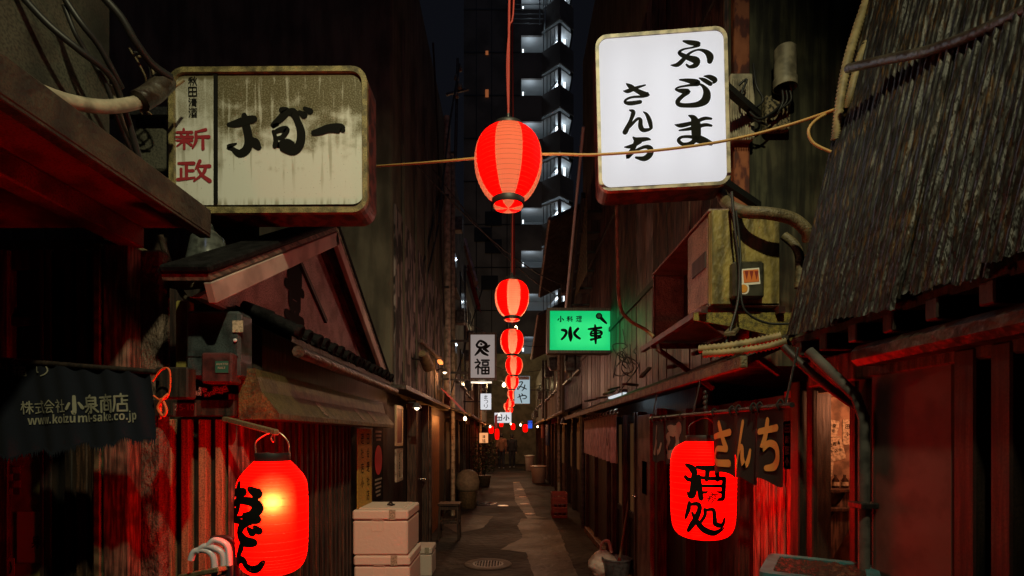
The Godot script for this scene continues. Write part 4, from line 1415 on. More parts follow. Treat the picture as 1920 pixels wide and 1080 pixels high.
	for i in 5:
		var q: Array = spans[i]
		var s := thing("curtain_strip", labels[i], "curtain", Vector3(0.9, q[3], (q[0] + q[1]) / 2), "strips of the black curtain on the right")
		var face := func(zc: float, y: float) -> float:
			return 0.9 + 0.012 * sin((zc - q[0]) * 30.0 + i) * (1.72 - y) * 3.0 - 0.02 * (1.7 - y) * (i % 2)
		g = geo()
		g.sheet(16, 14, func(u: float, w: float) -> Vector3:
			var zc := lerpf(q[0], q[1], u)
			var y := lerpf(q[3] - 0.012 * sin(u * 5.0 + i) , 1.692, w)
			return Vector3(face.call(zc, y), y, zc))
		part("cloth", g, M.black_cloth, s)
		var onf := func(x: float, y: float, l: float) -> Vector3:
			var zc := x
			return Vector3(face.call(zc, y) - 0.003 - l, y, zc)
		g = geo()
		ink(g, q[2], q[0] + 0.02, 1.665, q[1] - q[0] - 0.05, 1.655 - q[3] - 0.03, onf, 1.0 if i != 1 else 2.0)
		part("lettering", g, M.ochre_print if i >= 2 else M.cloth_print, s)
		for e in [0.1, 0.9]:
			g = geo()
			g.tube(curve([Vector3(0.898, 1.685, lerpf(q[0], q[1], e)), Vector3(0.888, 1.705, lerpf(q[0], q[1], e)), Vector3(0.9, 1.722, lerpf(q[0], q[1], e)), Vector3(0.912, 1.70, lerpf(q[0], q[1], e)), Vector3(0.902, 1.685, lerpf(q[0], q[1], e))]), 0.004, 5)
			part("loop", g, M.black_cloth, s)

# ------------------------------------------------------------------ right side, house behind: planks, lean-to eave, doors
func right_house() -> void:
	var t := thing("plank_house", "tall house with red-brown plank cladding behind the white sign", "building", Vector3(2.0, 0, -6.0))
	var g := geo()
	g.box(Vector3(2.8, 5.0, -6.1), Vector3(3.1, 6.0, 6.06))
	part("body", g, M.tall_concrete, t)
	g = geo()
	g.box(Vector3(2.8, 4.8, -3.055), Vector3(3.1, 5.6, 0.03))
	part("front_wall", g, mk("front_brown", Color(0.11, 0.105, 0.06), 0.85, "grain", Vector3(1.6, 0.14, 1.6), "grime", Vector3(0.6, 0.5, 0.6), "n_soft", 0.4), t)
	g = geo()
	g.box(Vector3(1.305, 4.4, -3.03), Vector3(0.09, 4.6, 0.06), 0.004)
	part("corner_trim", g, mk("trim_rust", Color(0.34, 0.11, 0.045), 0.6, "rust", Vector3(1.2, 0.6, 1.2)), t)
	var z := -3.14
	var k := 0
	var plank := geo()
	while z > -9.0:
		g = geo()
		var w: float = [0.19, 0.15, 0.21, 0.17][k % 4]
		g.box(Vector3(1.238, 3.7, z), Vector3(0.022 + 0.016 * rng.randf(), 3.4, w), 0.005)
		part("plank", g, M.plank_pale if k in [8, 10] else [M.plank_red, M.plank_dark, M.plank_mid, M.plank_red][(k * 7 + k / 3) % 4], t)
		z -= w * 0.5 + [0.19, 0.15, 0.21, 0.17][(k + 1) % 4] * 0.5 + 0.012
		k += 1
	for y in [2.02, 2.9, 4.2]:
		g = geo()
		g.box(Vector3(1.215, y, -6.1), Vector3(0.025, 0.05, 5.9), 0.003)
		part("rail", g, M.dark_wood, t)
	# lean-to eave along the alley
	g = geo()
	g.bar(Vector3(1.09, 1.985, -2.3), Vector3(1.09, 1.985, -9.1), 0.34, 0.022, Vector3(-0.42, 1, 0).normalized())
	var eave := part("eave", g, M.sheet_metal, t)
	g = geo()
	g.box(Vector3(0.945, 1.90, -5.6), Vector3(0.03, 0.05, 6.9), 0.004)
	part("gutter", g, M.old_pipe, eave)
	z = -2.4
	while z > -9.0:
		g = geo()
		g.bar(Vector3(0.96, 1.90, z), Vector3(1.25, 2.03, z), 0.035, 0.045)
		part("rafter", g, M.brown_wood, eave)
		z -= 0.42
	# ground floor
	g = geo()
	g.box(Vector3(1.42, 0.98, -6.5), Vector3(0.12, 1.96, 5.2))
	part("ground_wall", g, M.dark_wood, t)
	g = geo()
	g.box(Vector3(1.29, 0.9, -4.95), Vector3(0.10, 1.8, 0.46), 0.005)
	part("pilaster", g, mk("pilaster_skin", Color(0.38, 0.24, 0.19), 0.6, "grime", Vector3(0.8, 0.5, 0.8), "fine", Vector3(3, 3, 3)), t)
	for q in [-4.62, -5.3, -5.42, -6.0, -6.62, -7.0, -8.0, -8.9]:
		g = geo()
		g.box(Vector3(1.31, 0.92, q), Vector3(0.09, 1.84, 0.07), 0.005)
		part("post", g, M.brown_wood, t)
	for q in [[-5.70, 0.48], [-6.30, 0.52]]:
		g = geo()
		for e in [-1, 1]:
			g.box(Vector3(1.33, 0.95, q[0] + e * q[1] * 0.46), Vector3(0.035, 1.78, 0.05), 0.004)
		for y in [0.12, 0.75, 1.78]:
			g.box(Vector3(1.33, y, q[0]), Vector3(0.034, 0.07, q[1] * 0.88), 0.004)
		var leaf := part("sliding_door", g, M.dark_wood, t)
		g = geo()
		g.box(Vector3(1.335, 1.26, q[0]), Vector3(0.006, 0.96, q[1] * 0.86))
		part("lit_window", g, M.frosted, leaf)
		g = geo()
		g.box(Vector3(1.335, 0.43, q[0]), Vector3(0.012, 0.56, q[1] * 0.86))
		part("kick_panel", g, M.dark_wood, leaf)
	g = geo()
	g.tube(curve([Vector3(1.31, 1.0, -5.40), Vector3(1.25, 1.0, -5.40), Vector3(1.25, 1.0, -5.28)]), 0.012, 6)
	part("door_handle", g, M.chrome, t)
	for q in [[-7.5, M.brown_wood], [-8.45, M.dark_wood]]:
		g = geo()
		g.box(Vector3(1.33, 0.92, q[0]), Vector3(0.04, 1.8, 0.82), 0.006)
		part("door", g, q[1], t)
	g = geo()
	g.box(Vector3(1.30, 0.05, -6.6), Vector3(0.12, 0.10, 4.6), 0.01)
	part("sill", g, mk("sill_wood", Color(0.30, 0.13, 0.06), 0.6, "grain", Vector3(4, 4, 0.4)), t)
	# short pink curtain by the doors
	var c := thing("door_curtain", "short faded pink curtain hung on a row of rings by the sliding doors", "curtain", Vector3(1.12, 1.36, -6.8))
	g = geo()
	g.sheet(60, 10, func(u: float, w: float) -> Vector3:
		var zc := -8.05 + u * 2.45
		var y := lerpf(1.36 - 0.05 * u, 1.83, w)
		return Vector3(1.12 + 0.03 * sin(u * 60.0) * (1.0 - w * 0.6), y, zc))
	part("cloth", g, M.pink_cloth, c)
	g = geo()
	g.tube([Vector3(1.12, 1.87, -5.5), Vector3(1.12, 1.87, -8.1)], 0.012, 8)
	part("rod", g, M.dark_wood, c)
	for i in 12:
		var zc := -8.0 + i * 0.215
		g = geo()
		g.lathe(Vector3(1.12, 1.86, zc), [Vector2(0.022, -0.006), Vector2(0.028, 0.0), Vector2(0.022, 0.006), Vector2(0.018, 0.0), Vector2(0.022, -0.006)], 12, 0, TAU, Basis(Vector3(0, 1, 0), Vector3(0, 0, 1), Vector3(1, 0, 0)))
		part("ring", g, M.cream_pvc, c)
	g = geo()
	ink(g, "n2", -6.02, 1.68, 0.12, 0.2, func(x: float, y: float, l: float) -> Vector3: return Vector3(1.085 - l, y, x))
	part("lettering", g, M.ink, c)
	# fluorescent stub under the eave
	var f := thing("tube_lamp", "short cold fluorescent lamp under the metal eave", "lamp", P(1158, 737, 5.6))
	g = geo()
	g.bar(P(1142, 742, 6.0), P(1172, 732, 5.25), 0.05, 0.03)
	part("tray", g, M.grey_metal, f)
	g = geo()
	g.bar(P(1143, 746, 6.0), P(1172, 738, 5.25), 0.03, 0.025)
	part("lamp_tube", g, M.lit_tube, f)
	omni(P(1158, 752, 5.6), Color(0.85, 0.95, 1.0), 0.02, 0.03, f)
	# paper on the pilaster
	var bs := Basis(Vector3(0, 0, -1), Vector3.UP, Vector3(-1, 0, 0))
	var p := thing("notice", "faint paper notice on the pale pilaster beside the sliding doors", "notice", Vector3(1.235, 1.22, -4.9))
	g = geo()
	g.slab(org, bs, rrect(0.16, 0.3, 0.004, 1), 0.002)
	part("sheet", g, M.pink_wood, p)
	# corner devices on the brown front wall
	p = thing("capped_pipe", "cream plastic pipe cap on the brown wall right of the white sign", "pipe", P(1472, 165, 2.95))
	g = geo()
	g.lathe(P(1472, 165, 2.92), [Vector2(0.0, 0.225), Vector2(0.045, 0.222), Vector2(0.056, 0.21), Vector2(0.056, 0.05), Vector2(0.062, 0.045), Vector2(0.062, 0.0), Vector2(0.05, 0.0), Vector2(0.045, 0.15)], 24)
	part("cap", g, M.cream_pvc, p)
	for k2 in 3:
		g = geo()
		g.tube(curve([P(1465 + k2 * 6, 160, 2.92), P(1468 + k2 * 7, 190, 2.91), P(1455 - k2 * 5, 215, 2.93), P(1440, 220 + k2 * 5, 2.97)]), 0.007, 6)
		part("wire", g, M.rubber, p)
	p = thing("ribbed_box", "cream ribbed ballast box beside the white sign", "electric box", P(1388, 266, 2.95))
	g = geo()
	g.box(P(1388, 205, 2.98), Vector3(0.135, 0.36, 0.07), 0.006)
	part("case", g, M.cream_pvc, p)
	for i in 9:
		g = geo()
		g.box(P(1388, 205, 2.94) + Vector3((i - 4) * 0.0135, 0, 0), Vector3(0.005, 0.34, 0.008), 0.001)
		part("fin", g, M.cream_pvc, p)
	p = thing("terminal_plate", "dirty terminal plate with wires under the cream pipe cap", "electric box", P(1452, 248, 2.98))
	g = geo()
	g.box(P(1455, 215, 3.0), Vector3(0.14, 0.19, 0.05), 0.005)
	part("plate", g, mk("dirty_plate", Color(0.3, 0.24, 0.14), 0.6, "blot", Vector3(5, 5, 5)), p)
	g = geo()
	g.tube(curve([P(1385, 160, 2.90), P(1400, 150, 2.88), P(1390, 185, 2.88), P(1420, 222, 2.88), P(1450, 210, 2.9), P(1468, 190, 2.92)]), 0.007, 6)
	part("wire", g, M.rubber, p)
	g = geo()
	g.tube(curve([P(1412, 120, 2.93), P(1418, 160, 2.90), P(1430, 190, 2.90), P(1400, 215, 2.90), P(1440, 235, 2.92)]), 0.006, 6)
	part("wire", g, M.rubber, p)

# ------------------------------------------------------------------ houses further along on both sides
func row_house(called: String, label: String, side: float, x: float, z0: float, z1: float, top: float, wall: Material, sd: int) -> void:
	rng.seed = sd
	var mid := (z0 + z1) / 2
	var t := thing(called, label, "building", Vector3(side * (x + 0.6), 0, mid))
	var L := z0 - z1
	var g := geo()
	g.box(Vector3(side * (x + 1.6), (top + 2.2) / 2, mid), Vector3(3.0, top - 2.2, L), 0.01)
	part("upper_wall", g, wall, t)
	g = geo()
	g.box(Vector3(side * (x + 1.75), 1.1, mid), Vector3(3.0, 2.2, L))
	part("ground_wall", g, M.dark_wood, t)
	g = geo()
	g.bar(Vector3(side * (x - 0.08), 2.12, z0), Vector3(side * (x - 0.08), 2.12, z1), 0.5, 0.03, Vector3(-side * 0.4, 1, 0).normalized())
	var eave := part("eave", g, M.sheet_metal, t)
	g = geo()
	g.tube([Vector3(side * (x - 0.32), 2.03, z0), Vector3(side * (x - 0.32), 2.02, z1)], 0.035, 8)
	part("gutter", g, M.old_pipe, eave)
	var z := z0 - 0.3
	while z > z1 + 0.6:
		var w := rng.randf_range(0.7, 1.0)
		g = geo()
		g.box(Vector3(side * (x + 0.22), 0.95, z - w / 2), Vector3(0.05, 1.9, w), 0.006)
		var door := part("door", g, [M.brown_wood, M.dark_wood, M.pink_wood][rng.randi() % 3], t)
		g = geo()
		g.box(Vector3(side * (x + 0.192), 1.3, z - w / 2), Vector3(0.01, 0.8, w * 0.6))
		part("lit_window", g, M.frosted, door)
		g = geo()
		g.box(Vector3(side * (x + 0.18), 1.0, z - w - 0.1), Vector3(0.12, 2.0, 0.12), 0.006)
		part("post", g, [M.brown_wood, M.dark_wood][rng.randi() % 2], t)
		z -= w + 0.35
	# upper storey: windows with frames and sills, downpipes, cable boxes
	z = z0 - 0.6
	while z > z1 + 1.0:
		var y := 3.3
		while y < top - 0.9:
			g = geo()
			g.box(Vector3(side * (x + 0.095), y, z - 0.4), Vector3(0.03, 0.9, 0.9), 0.004)
			var win := part("window", g, M.black_iron, t)
			g = geo()
			g.box(Vector3(side * (x + 0.076), y, z - 0.4), Vector3(0.008, 0.8, 0.8))
			part("pane", g, M.pane, win)
			g = geo()
			g.box(Vector3(side * (x + 0.05), y - 0.48, z - 0.4), Vector3(0.1, 0.04, 1.0), 0.005)
			part("sill", g, M.grey_metal, win)
			y += 1.9
		z -= 1.9
	g = geo()
	g.tube([Vector3(side * (x + 0.03), 0.0, z0 - 0.12), Vector3(side * (x + 0.03), top, z0 - 0.12)], 0.045, 8)
	part("downpipe", g, M.cream_pvc if sd % 2 else M.grey_metal, t)
	for i in 3:
		g = geo()
		g.box(Vector3(side * (x + 0.0), rng.randf_range(2.5, top - 0.5), rng.randf_range(z1 + 0.3, z0 - 0.3)), Vector3(0.2, 0.3, 0.25), 0.02)
		part("cable_box", g, M.grey_metal, t)

func far_rows() -> void:
	mk("grey_cladding", Color(0.17, 0.17, 0.16), 0.7, "grain", Vector3(0.8, 0.1, 0.8), "blot", Vector3(0.3, 0.2, 0.3))
	row_house("row_house", "grey clad house with downpipe beyond the tall concrete house", -1, 1.12, -10.65, -14.2, 7.3, M.grey_cladding, 31)
	row_house("row_house", "dark brown house halfway up the alley behind the hanging white sign", -1, 1.2, -14.25, -19.4, 6.2, M.tall_concrete, 32)
	row_house("row_house", "last low house before the alley's end, behind the green shrub", -1, 1.05, -19.45, -26.5, 4.6, M.plaster, 33)
	row_house("row_house", "dark house with metal eave just beyond the green sign", 1, 1.25, -9.2, -13.2, 5.6, M.grey_cladding, 34)
	row_house("row_house", "brown house beyond the pale blue sign", 1, 1.2, -13.25, -18.8, 4.7, M.tall_concrete, 35)
	row_house("row_house", "last low house before the alley's end, behind the white bins", 1, 1.15, -18.85, -26.0, 4.3, M.plaster, 36)
	rng.seed = 99
	# the cross street's far side
	org = Vector3(0, 0, -31)
	var t := thing("end_house", "pale yellowish house closing the far end of the alley", "building", Vector3(0.4, 0, -31))
	var g := geo()
	g.box(Vector3(1.2, 3.2, -31.2), Vector3(11, 6.4, 0.4))
	part("wall", g, M.end_wall, t)
	for q in [[-0.9, 1.05, 0.9, 2.1], [2.6, 1.05, 0.9, 2.1]]:
		g = geo()
		g.box(Vector3(q[0], q[1], -30.98), Vector3(q[2], q[3], 0.06), 0.01)
		part("door", g, M.brown_wood, t)
	for q in [[-1.6, 4.2], [0.6, 4.2], [2.8, 4.2]]:
		g = geo()
		g.box(Vector3(q[0], q[1], -30.98), Vector3(1.1, 1.1, 0.06), 0.01)
		var w := part("window", g, M.black_iron, t)
		g = geo()
		g.box(Vector3(q[0], q[1], -30.94), Vector3(0.98, 0.98, 0.01))
		part("pane", g, M.pane, w)
	# outdoor metal stair with a slotted screen on the right, above the green sign
	t = thing("metal_stair", "dark outdoor metal stair with slotted screen and pale handrail", "stair", Vector3(1.15, 2.1, -8.4))
	for i in 9:
		g = geo()
		g.box(Vector3(1.12, 3.05 + i * 0.19, -9.0 + i * 0.23), Vector3(0.34, 0.03, 0.24), 0.004)
		part("tread", g, M.black_iron, t)
	for x in [0.96, 1.26]:
		g = geo()
		g.bar(Vector3(x, 2.95, -9.15), Vector3(x, 4.75, -6.97), 0.04, 0.16)
		part("stringer", g, M.black_iron, t)
	g = geo()
	g.tube([Vector3(0.94, 3.55, -9.2), Vector3(0.94, 5.55, -6.8)], 0.022, 8)
	part("handrail", g, mk("rail_white", Color(0.7, 0.7, 0.68), 0.3), t)
	for i in 16:
		g = geo()
		g.box(Vector3(0.99, 4.25, -9.0 + i * 0.14), Vector3(0.012, 1.1, 0.05))
		part("screen_slat", g, M.old_pipe, t)
	# lean-to roofs breaking the skyline on the right
	for q in [[-9.6, 5.6, -13.0, "tarred lean-to roof with a pale edge pipe right of the second lantern"], [-13.6, 4.8, -18.0, "lower tarred lean-to roof behind the third lantern"]]:
		t = thing("lean_to_roof", q[3], "roof", Vector3(1.1, q[1], q[0]), "lean-to roofs on the right")
		g = geo()
		g.bar(Vector3(1.35, q[1] + 0.2, q[0]), Vector3(1.35, q[1] - 0.3, q[2]), 1.4, 0.06, Vector3(-0.5, 1, 0).normalized())
		part("deck", g, M.sheet_metal, t)
		g = geo()
		g.tube([Vector3(0.72, q[1] - 0.08, q[0]), Vector3(0.72, q[1] - 0.58, q[2])], 0.035, 8)
		part("edge_pipe", g, M.cream_pvc, t)
	# folded awnings and hung washing high on the left
	for q in [[-11.2, 5.3, Color(0.55, 0.55, 0.6), "pale tarpaulin bundled on the left wall above the white hanging sign"], [-12.0, 5.0, Color(0.4, 0.05, 0.05), "red striped cloth hanging behind the pale tarpaulin"]]:
		org = Vector3(-0.95, q[1], q[0])
		g = geo()
		g.sheet(16, 12, func(u: float, w: float) -> Vector3:
			return Vector3(-0.72 - 0.25 * w + 0.05 * sin(u * 9.0), q[1] + 0.9 * w - 0.45 + 0.04 * sin(u * 13.0), q[0] - u * 0.8))
		solo("tarpaulin", g, mk("tarp%d" % int(q[1] * 10), q[2], 0.6, "grime", Vector3(1, 1, 1)), q[3], "cloth")

# ------------------------------------------------------------------ high-rise with lit stair landings
func stair_tower() -> void:
	var D := 38.0
	var t := thing("stair_tower", "dark high-rise whose corner stairwell is lit white on every floor", "building", Vector3(2.5, 0, -D - 3))
	var g := geo()
	var H := 34.2
	g.box(Vector3(-1.25, H / 2, -D - 2.2), Vector3(4.1, H, 4.0))
	part("main_block", g, M.tower_wall, t)
	g = geo()
	g.box(Vector3(2.6, H / 2, -D - 4.6), Vector3(4.2, H, 3.0))
	part("core", g, M.tower_inside, t)
	# floors: dark parapet bands with open lit slots between
	var pitch := 3.08
	var base := 1.6 + (818.0 - 500.0) * D * 0.001 - pitch * 3
	# plan of the stair corner: flat corridor, then a square stair turned edge-on
	var plan := [Vector2(0.8, -D - 0.2), Vector2(2.28, -D - 0.2), Vector2(3.48, -D + 1.0), Vector2(4.55, -D - 0.1), Vector2(4.55, -D - 3.0)]
	for i in 11:
		var y0 := base + i * pitch + 1.22
		var y1 := base + (i + 1) * pitch
		g = geo()
		for k in plan.size() - 1:
			var a: Vector2 = plan[k]
			var b: Vector2 = plan[k + 1]
			var A0 := Vector3(a.x, y0, a.y)
			var B0 := Vector3(b.x, y0, b.y)
			if k > 0:
				A0.y += 0.35
				B0.y += 0.35
			var up := Vector3(0, y1 - A0.y, 0)
			var inn := Vector3(0, 0, -0.16)
			g.quad(A0, B0, B0 + up, A0 + up)
			g.quad(B0 + inn, A0 + inn, A0 + up + inn, B0 + up + inn)
			g.quad(A0 + up, B0 + up, B0 + up + inn, A0 + up + inn)
			g.quad(A0 + inn, B0 + inn, B0, A0)
		part("parapet", g, M.tower_wall, t)
		# landing slab with white underside
		var slab_poly := PackedVector2Array()
		for q in [Vector2(0.85, -D - 0.4), Vector2(2.2, -D - 0.4), Vector2(3.48, -D + 0.75), Vector2(4.4, -D - 0.2), Vector2(4.4, -D - 3.0), Vector2(0.85, -D - 3.0)]:
			slab_poly.append(Vector2(q.x, -q.y))
		g = geo()
		g.slab(Vector3(0, y0 + 0.15, 0), Basis(Vector3(1, 0, 0), Vector3(0, 0, -1), Vector3(0, 1, 0)), slab_poly, 0.12)
		part("landing", g, M.tower_inside, t)
		# stair flight seen through the slot, its mullions, and the landing lamp
		g = geo()
		for e in [[2.3, 2.6, 0.0], [3.3, 3.44, 0.0]]:
			pass
		g.bar(Vector3(2.4, y0 - 1.25, -D - 1.2), Vector3(3.5, y0 - 0.1, -D - 0.9), 1.0, 0.12)
		part("flight", g, M.tower_inside, t)
		g = geo()
		for e in 5:
			var f := 0.1 + e * 0.2
			g.box(Vector3(lerpf(2.28, 3.48, f), y0 - 0.60, lerpf(-D - 0.25, -D + 0.9, f)), Vector3(0.05, 1.24, 0.05))
		g.box(Vector3(3.48, y0 - 0.6, -D + 0.85), Vector3(0.2, 1.24, 0.12))
		part("mullion", g, M.tower_wall, t)
		g = geo()
		g.box(Vector3(3.92, y0 - 0.55, -D - 0.42), Vector3(0.16, 0.85, 0.06))
		part("lamp_tube", g, M.lit_stair, t)
		omni(Vector3(3.5, y0 - 0.25, -D - 0.7), Color(0.88, 0.94, 1.0), 0.46, 0.1, t)
		if i >= 1:
			g = geo()
			g.box(Vector3(0.95, y0 - 0.9, -D - 0.5), Vector3(0.1, 0.25, 0.06))
			part("lamp_tube", g, M.lit_stair, t)
			omni(Vector3(1.4, y0 - 0.5, -D - 0.6), Color(0.88, 0.94, 1.0), 0.24, 0.1, t)
	# facade joints and a few warm windows in the main block
	for i in 11:
		g = geo()
		g.box(Vector3(-1.25, base + i * pitch, -D - 0.19), Vector3(4.1, 0.07, 0.04))
		part("joint", g, M.black_iron, t)
	for x in [-2.4, -1.3, -0.2]:
		g = geo()
		g.box(Vector3(x, H / 2, -D - 0.19), Vector3(0.06, H, 0.04))
		part("joint", g, M.black_iron, t)
	for q in [[913, 99, 5, 7], [913, 175, 6, 14]]:
		g = geo()
		g.box(P(q[0], q[1], D + 0.16), Vector3(q[2] * 0.038, q[3] * 0.038, 0.05))
		part("window", g, glow("lit_window_%d" % q[1], Color(1.0, 0.30, 0.10), 0.22), t)
	for q in [[925, 410], [925, 462], [905, 440], [918, 530], [930, 330], [925, 250]]:
		g = geo()
		g.box(P(q[0], q[1], D + 0.17), Vector3(1.2, 1.0, 0.05))
		part("window", g, M.black_iron, t)
	# rooftop railing frames
	t = thing("roof_railing", "pale blue steel railing frame high on the tower at the top edge of the picture", "railing", P(990, 50, 37.2))
	for k in 5:
		g = geo()
		g.tube([P(955, 8 + k * 9, 37.2), P(1028 - k * 3, 8 + k * 9, 37.2)], 0.025, 6)
		part("rail", g, mk("rail_steel", Color(0.42, 0.52, 0.56), 0.4) if k == 0 else M.rail_steel, t)
	for x in [953, 1012, 1022]:
		g = geo()
		g.tube([P(x, 46, 37.2), P(x, -40, 37.2)], 0.04, 6)
		part("post", g, M.rail_steel, t)
	g = geo()
	g.tube([P(953, -40, 37.2), P(1022, -40, 37.2)], 0.04, 6)
	part("rail", g, M.rail_steel, t)
	for x in [953, 1022]:
		g = geo()
		g.tube([P(x, 40, 37.2), P(x, 40, 37.2) + Vector3(0, -0.3, -1.4)], 0.05, 6)
		part("bracket", g, M.rail_steel, t)

# ------------------------------------------------------------------ sign boxes
func grime_face(w: int, h: int) -> ImageTexture:     # cream acrylic with run-down dirt and mould spots
	var im := Image.create(w, h, false, Image.FORMAT_RGB8)
	var a := FastNoiseLite.new()
	a.seed = 5
	a.frequency = 1.0
	a.fractal_octaves = 4
	var c := FastNoiseLite.new()
	c.seed = 8
	c.frequency = 1.0
	c.noise_type = FastNoiseLite.TYPE_CELLULAR
	for y in h:
		var v := float(y) / h
		for x in w:
			var u := float(x) / w
			var run := a.get_noise_2d(u * 26.0, v * 1.1) * 0.5 + 0.5
			var cloud := a.get_noise_2d(u * 5.0 + 40.0, v * 5.0) * 0.5 + 0.5
			var speck := a.get_noise_2d(u * 90.0, v * 70.0) * 0.5 + 0.5
			# a film of dirt hangs from the top rim in ragged clouds, with thin washed runs through it
			var hang := v - (cloud - 0.5) * 0.75 - (run - 0.5) * 0.25
			var dirt := smoothstep(0.66, 0.14, hang) * (0.45 if u < 0.22 else 0.95)
			dirt *= 0.35 + 1.1 * speck
			var runs := smoothstep(0.60, 0.74, run) * (0.10 + 0.35 * cloud) * smoothstep(1.0, 0.6, v)
			dirt = maxf(dirt, runs)
			dirt = lerpf(dirt, dirt * 0.5, smoothstep(0.36, 0.28, run))
			dirt = maxf(dirt, smoothstep(0.05, 0.0, v - 0.05 * run) * 0.8)
			dirt = clampf(dirt + smoothstep(0.93, 1.0, v) * smoothstep(0.45, 0.7, run) * 0.4, 0.0, 0.92)
			var spot_field := smoothstep(0.25, 0.6, a.get_noise_2d(u * 3.0 + 11.0, v * 3.0 + 4.0) * 0.5 + 0.3 + u * 0.35)
			var cell := c.get_noise_2d(u * 46.0, v * 34.0)
			var dots := smoothstep(-0.80, -0.92, cell) * spot_field
			var col := Color(0.87, 0.86, 0.82).lerp(Color(0.33, 0.29, 0.18), dirt).lerp(Color(0.10, 0.09, 0.05), dots * 0.8)
			im.set_pixel(x, y, col)
	return ImageTexture.create_from_image(im)

func sign_boxes() -> void:
	var g: Geo
	# weathered unlit sign on the left
	var c := P(505, 265, 2.62)
	var W := 0.97
	var H := 0.715
	var t := thing("box_sign", "unlit cream sign box streaked with grime, three black brush characters", "sign", Vector3(c.x, c.y - H / 2, c.z))
	var bs := Basis.IDENTITY.rotated(Vector3(0, 0, 1), 0.006)
	var rim := rrect(W, H, 0.075, 6)
	g = geo()
	g.slab(c + Vector3(0, 0, -0.085), bs, rim, 0.15)
	part("case", g, M.sign_case, t)
	g = geo()
	ring(rim, rrect(W - 0.05, H - 0.05, 0.055, 6), c, bs, 0.034, g)
	part("rim", g, M.sign_rim, t)
	g = geo()
	g.slab(c + Vector3(0, 0.012, -0.004), bs, rrect(W - 0.048, H - 0.07, 0.055, 6), 0.006)
	var face := StandardMaterial3D.new()
	face.resource_name = "grimy_acrylic"
	face.albedo_texture = grime_face(720, 520)
	face.albedo_color = Color(0.90, 0.91, 0.93)
	face.roughness = 0.35
	part("face", g, face, t)
	g = geo()
	g.box(c + Vector3(-0.262, 0.012, 0.002), Vector3(0.018, H - 0.075, 0.008))
	part("divider", g, M.ink, t)
	g = geo()
	g.box(c + Vector3(0.02, -H / 2 + 0.022, 0.01), Vector3(W - 0.12, 0.018, 0.012), 0.004)
	part("drip_edge", g, M.sign_rim, t)
	var f := on_plane(c, bs, 0.0015)
	chars([["ho", -0.205, 0.135, 0.16, 0.205], ["da", 0.01, 0.165, 0.20, 0.225], ["one", 0.213, 0.075, 0.155, 0.045]], f, M.ink, t, 1.5)
	g = geo()
	for k in 4:
		ink(g, ["aki", "ta", "sei", "shu"][k], -0.395, 0.32 - k * 0.052, 0.042, 0.045, f, 1.3)
	part("small_lettering", g, M.ink, t)
	chars([["shin", -0.462, 0.065, 0.175, 0.105], ["sei2", -0.458, -0.09, 0.175, 0.11]], f, M.red_ink, t, 1.1)
	g = geo()
	g.bar(c + Vector3(-0.45, 0.2, -0.1), c + Vector3(-0.9, 0.2, -0.1), 0.04, 0.04)
	part("arm", g, M.black_iron, t)
	g = geo()
	g.bar(c + Vector3(-0.45, -0.2, -0.1), c + Vector3(-0.9, -0.2, -0.1), 0.04, 0.04)
	part("arm", g, M.black_iron, t)
	org = P(290, 268, 2.75)
	g = geo()
	g.box(P(284, 268, 2.78), Vector3(0.16, 0.30, 0.03), 0.01)
	solo("blank_panel", g, M.plaster, "small blank pale panel left of the weathered sign box", "panel")

	# big lit white sign
	c = P(1241, 208, 2.5)
	W = 0.605
	H = 0.735
	t = thing("lit_sign", "large glowing white sign box with two columns of black brush lettering", "sign", Vector3(c.x, c.y - H / 2, c.z))
	bs = Basis(Vector3.UP, -0.07) * Basis(Vector3(0, 0, 1), 0.024)
	rim = rrect(W, H, 0.055, 6)
	g = geo()
	ring(rim, rrect(W - 0.012, H - 0.012, 0.05, 6), c - bs.z * 0.075, bs, 0.12, g)
	part("case", g, M.sign_case, t)
	g = geo()
	g.slab(c - bs.z * 0.14, bs, rim, 0.01)
	part("back_plate", g, M.sign_case, t)
	g = geo()
	ring(rim, rrect(W - 0.032, H - 0.032, 0.042, 6), c, bs, 0.03, g)
	part("rim", g, M.sign_rim_pale, t)
	g = geo()
	g.skin(c + bs.z * 0.008, bs, rrect(W - 0.03, H - 0.03, 0.042, 6))
	part("lit_face", g, M.lit_acrylic, t)
	f = on_plane(c + bs.z * 0.008, bs, 0.001)
	chars([["fu", 0.043, 0.316, 0.190, 0.130], ["ji", 0.06, 0.145, 0.190, 0.140], ["ma", 0.055, -0.033, 0.170, 0.145], ["sa", -0.178, 0.135, 0.122, 0.102], ["n", -0.182, 0.010, 0.135, 0.112], ["chi", -0.180, -0.118, 0.129, 0.113]], f, M.ink, t, 1.3)
	g = geo()
	g.bar(c + bs.x * 0.25 + bs.y * 0.25 - bs.z * 0.12, c + Vector3(0.66, 0.25, -0.45), 0.035, 0.035)
	part("arm", g, M.black_iron, t)
	g = geo()
	g.bar(c + bs.x * 0.25 - bs.y * 0.25 - bs.z * 0.12, c + Vector3(0.66, -0.25, -0.45), 0.035, 0.035)
	part("arm", g, M.black_iron, t)
	for x in [-0.19, 0.0, 0.19]:
		g = geo()
		g.tube([c + bs.x * x - bs.y * 0.31 - bs.z * 0.115, c + bs.x * x + bs.y * 0.31 - bs.z * 0.115], 0.012, 8)
		part("lamp_tube", g, M.lit_tube, t)
		panel_light(c + bs.x * x - bs.z * 0.10, bs.z, Vector2(0.02, 0.62), Color(0.98, 0.98, 1.0), 0.010, t)
	panel_light(c + bs.z * 0.012, bs.z, Vector2(W - 0.04, H - 0.04), Color(0.97, 0.98, 1.0), 0.08, t)

	# green karaoke bar sign
	c = P(1094, 620, 6.5)
	W = 0.89
	H = 0.55
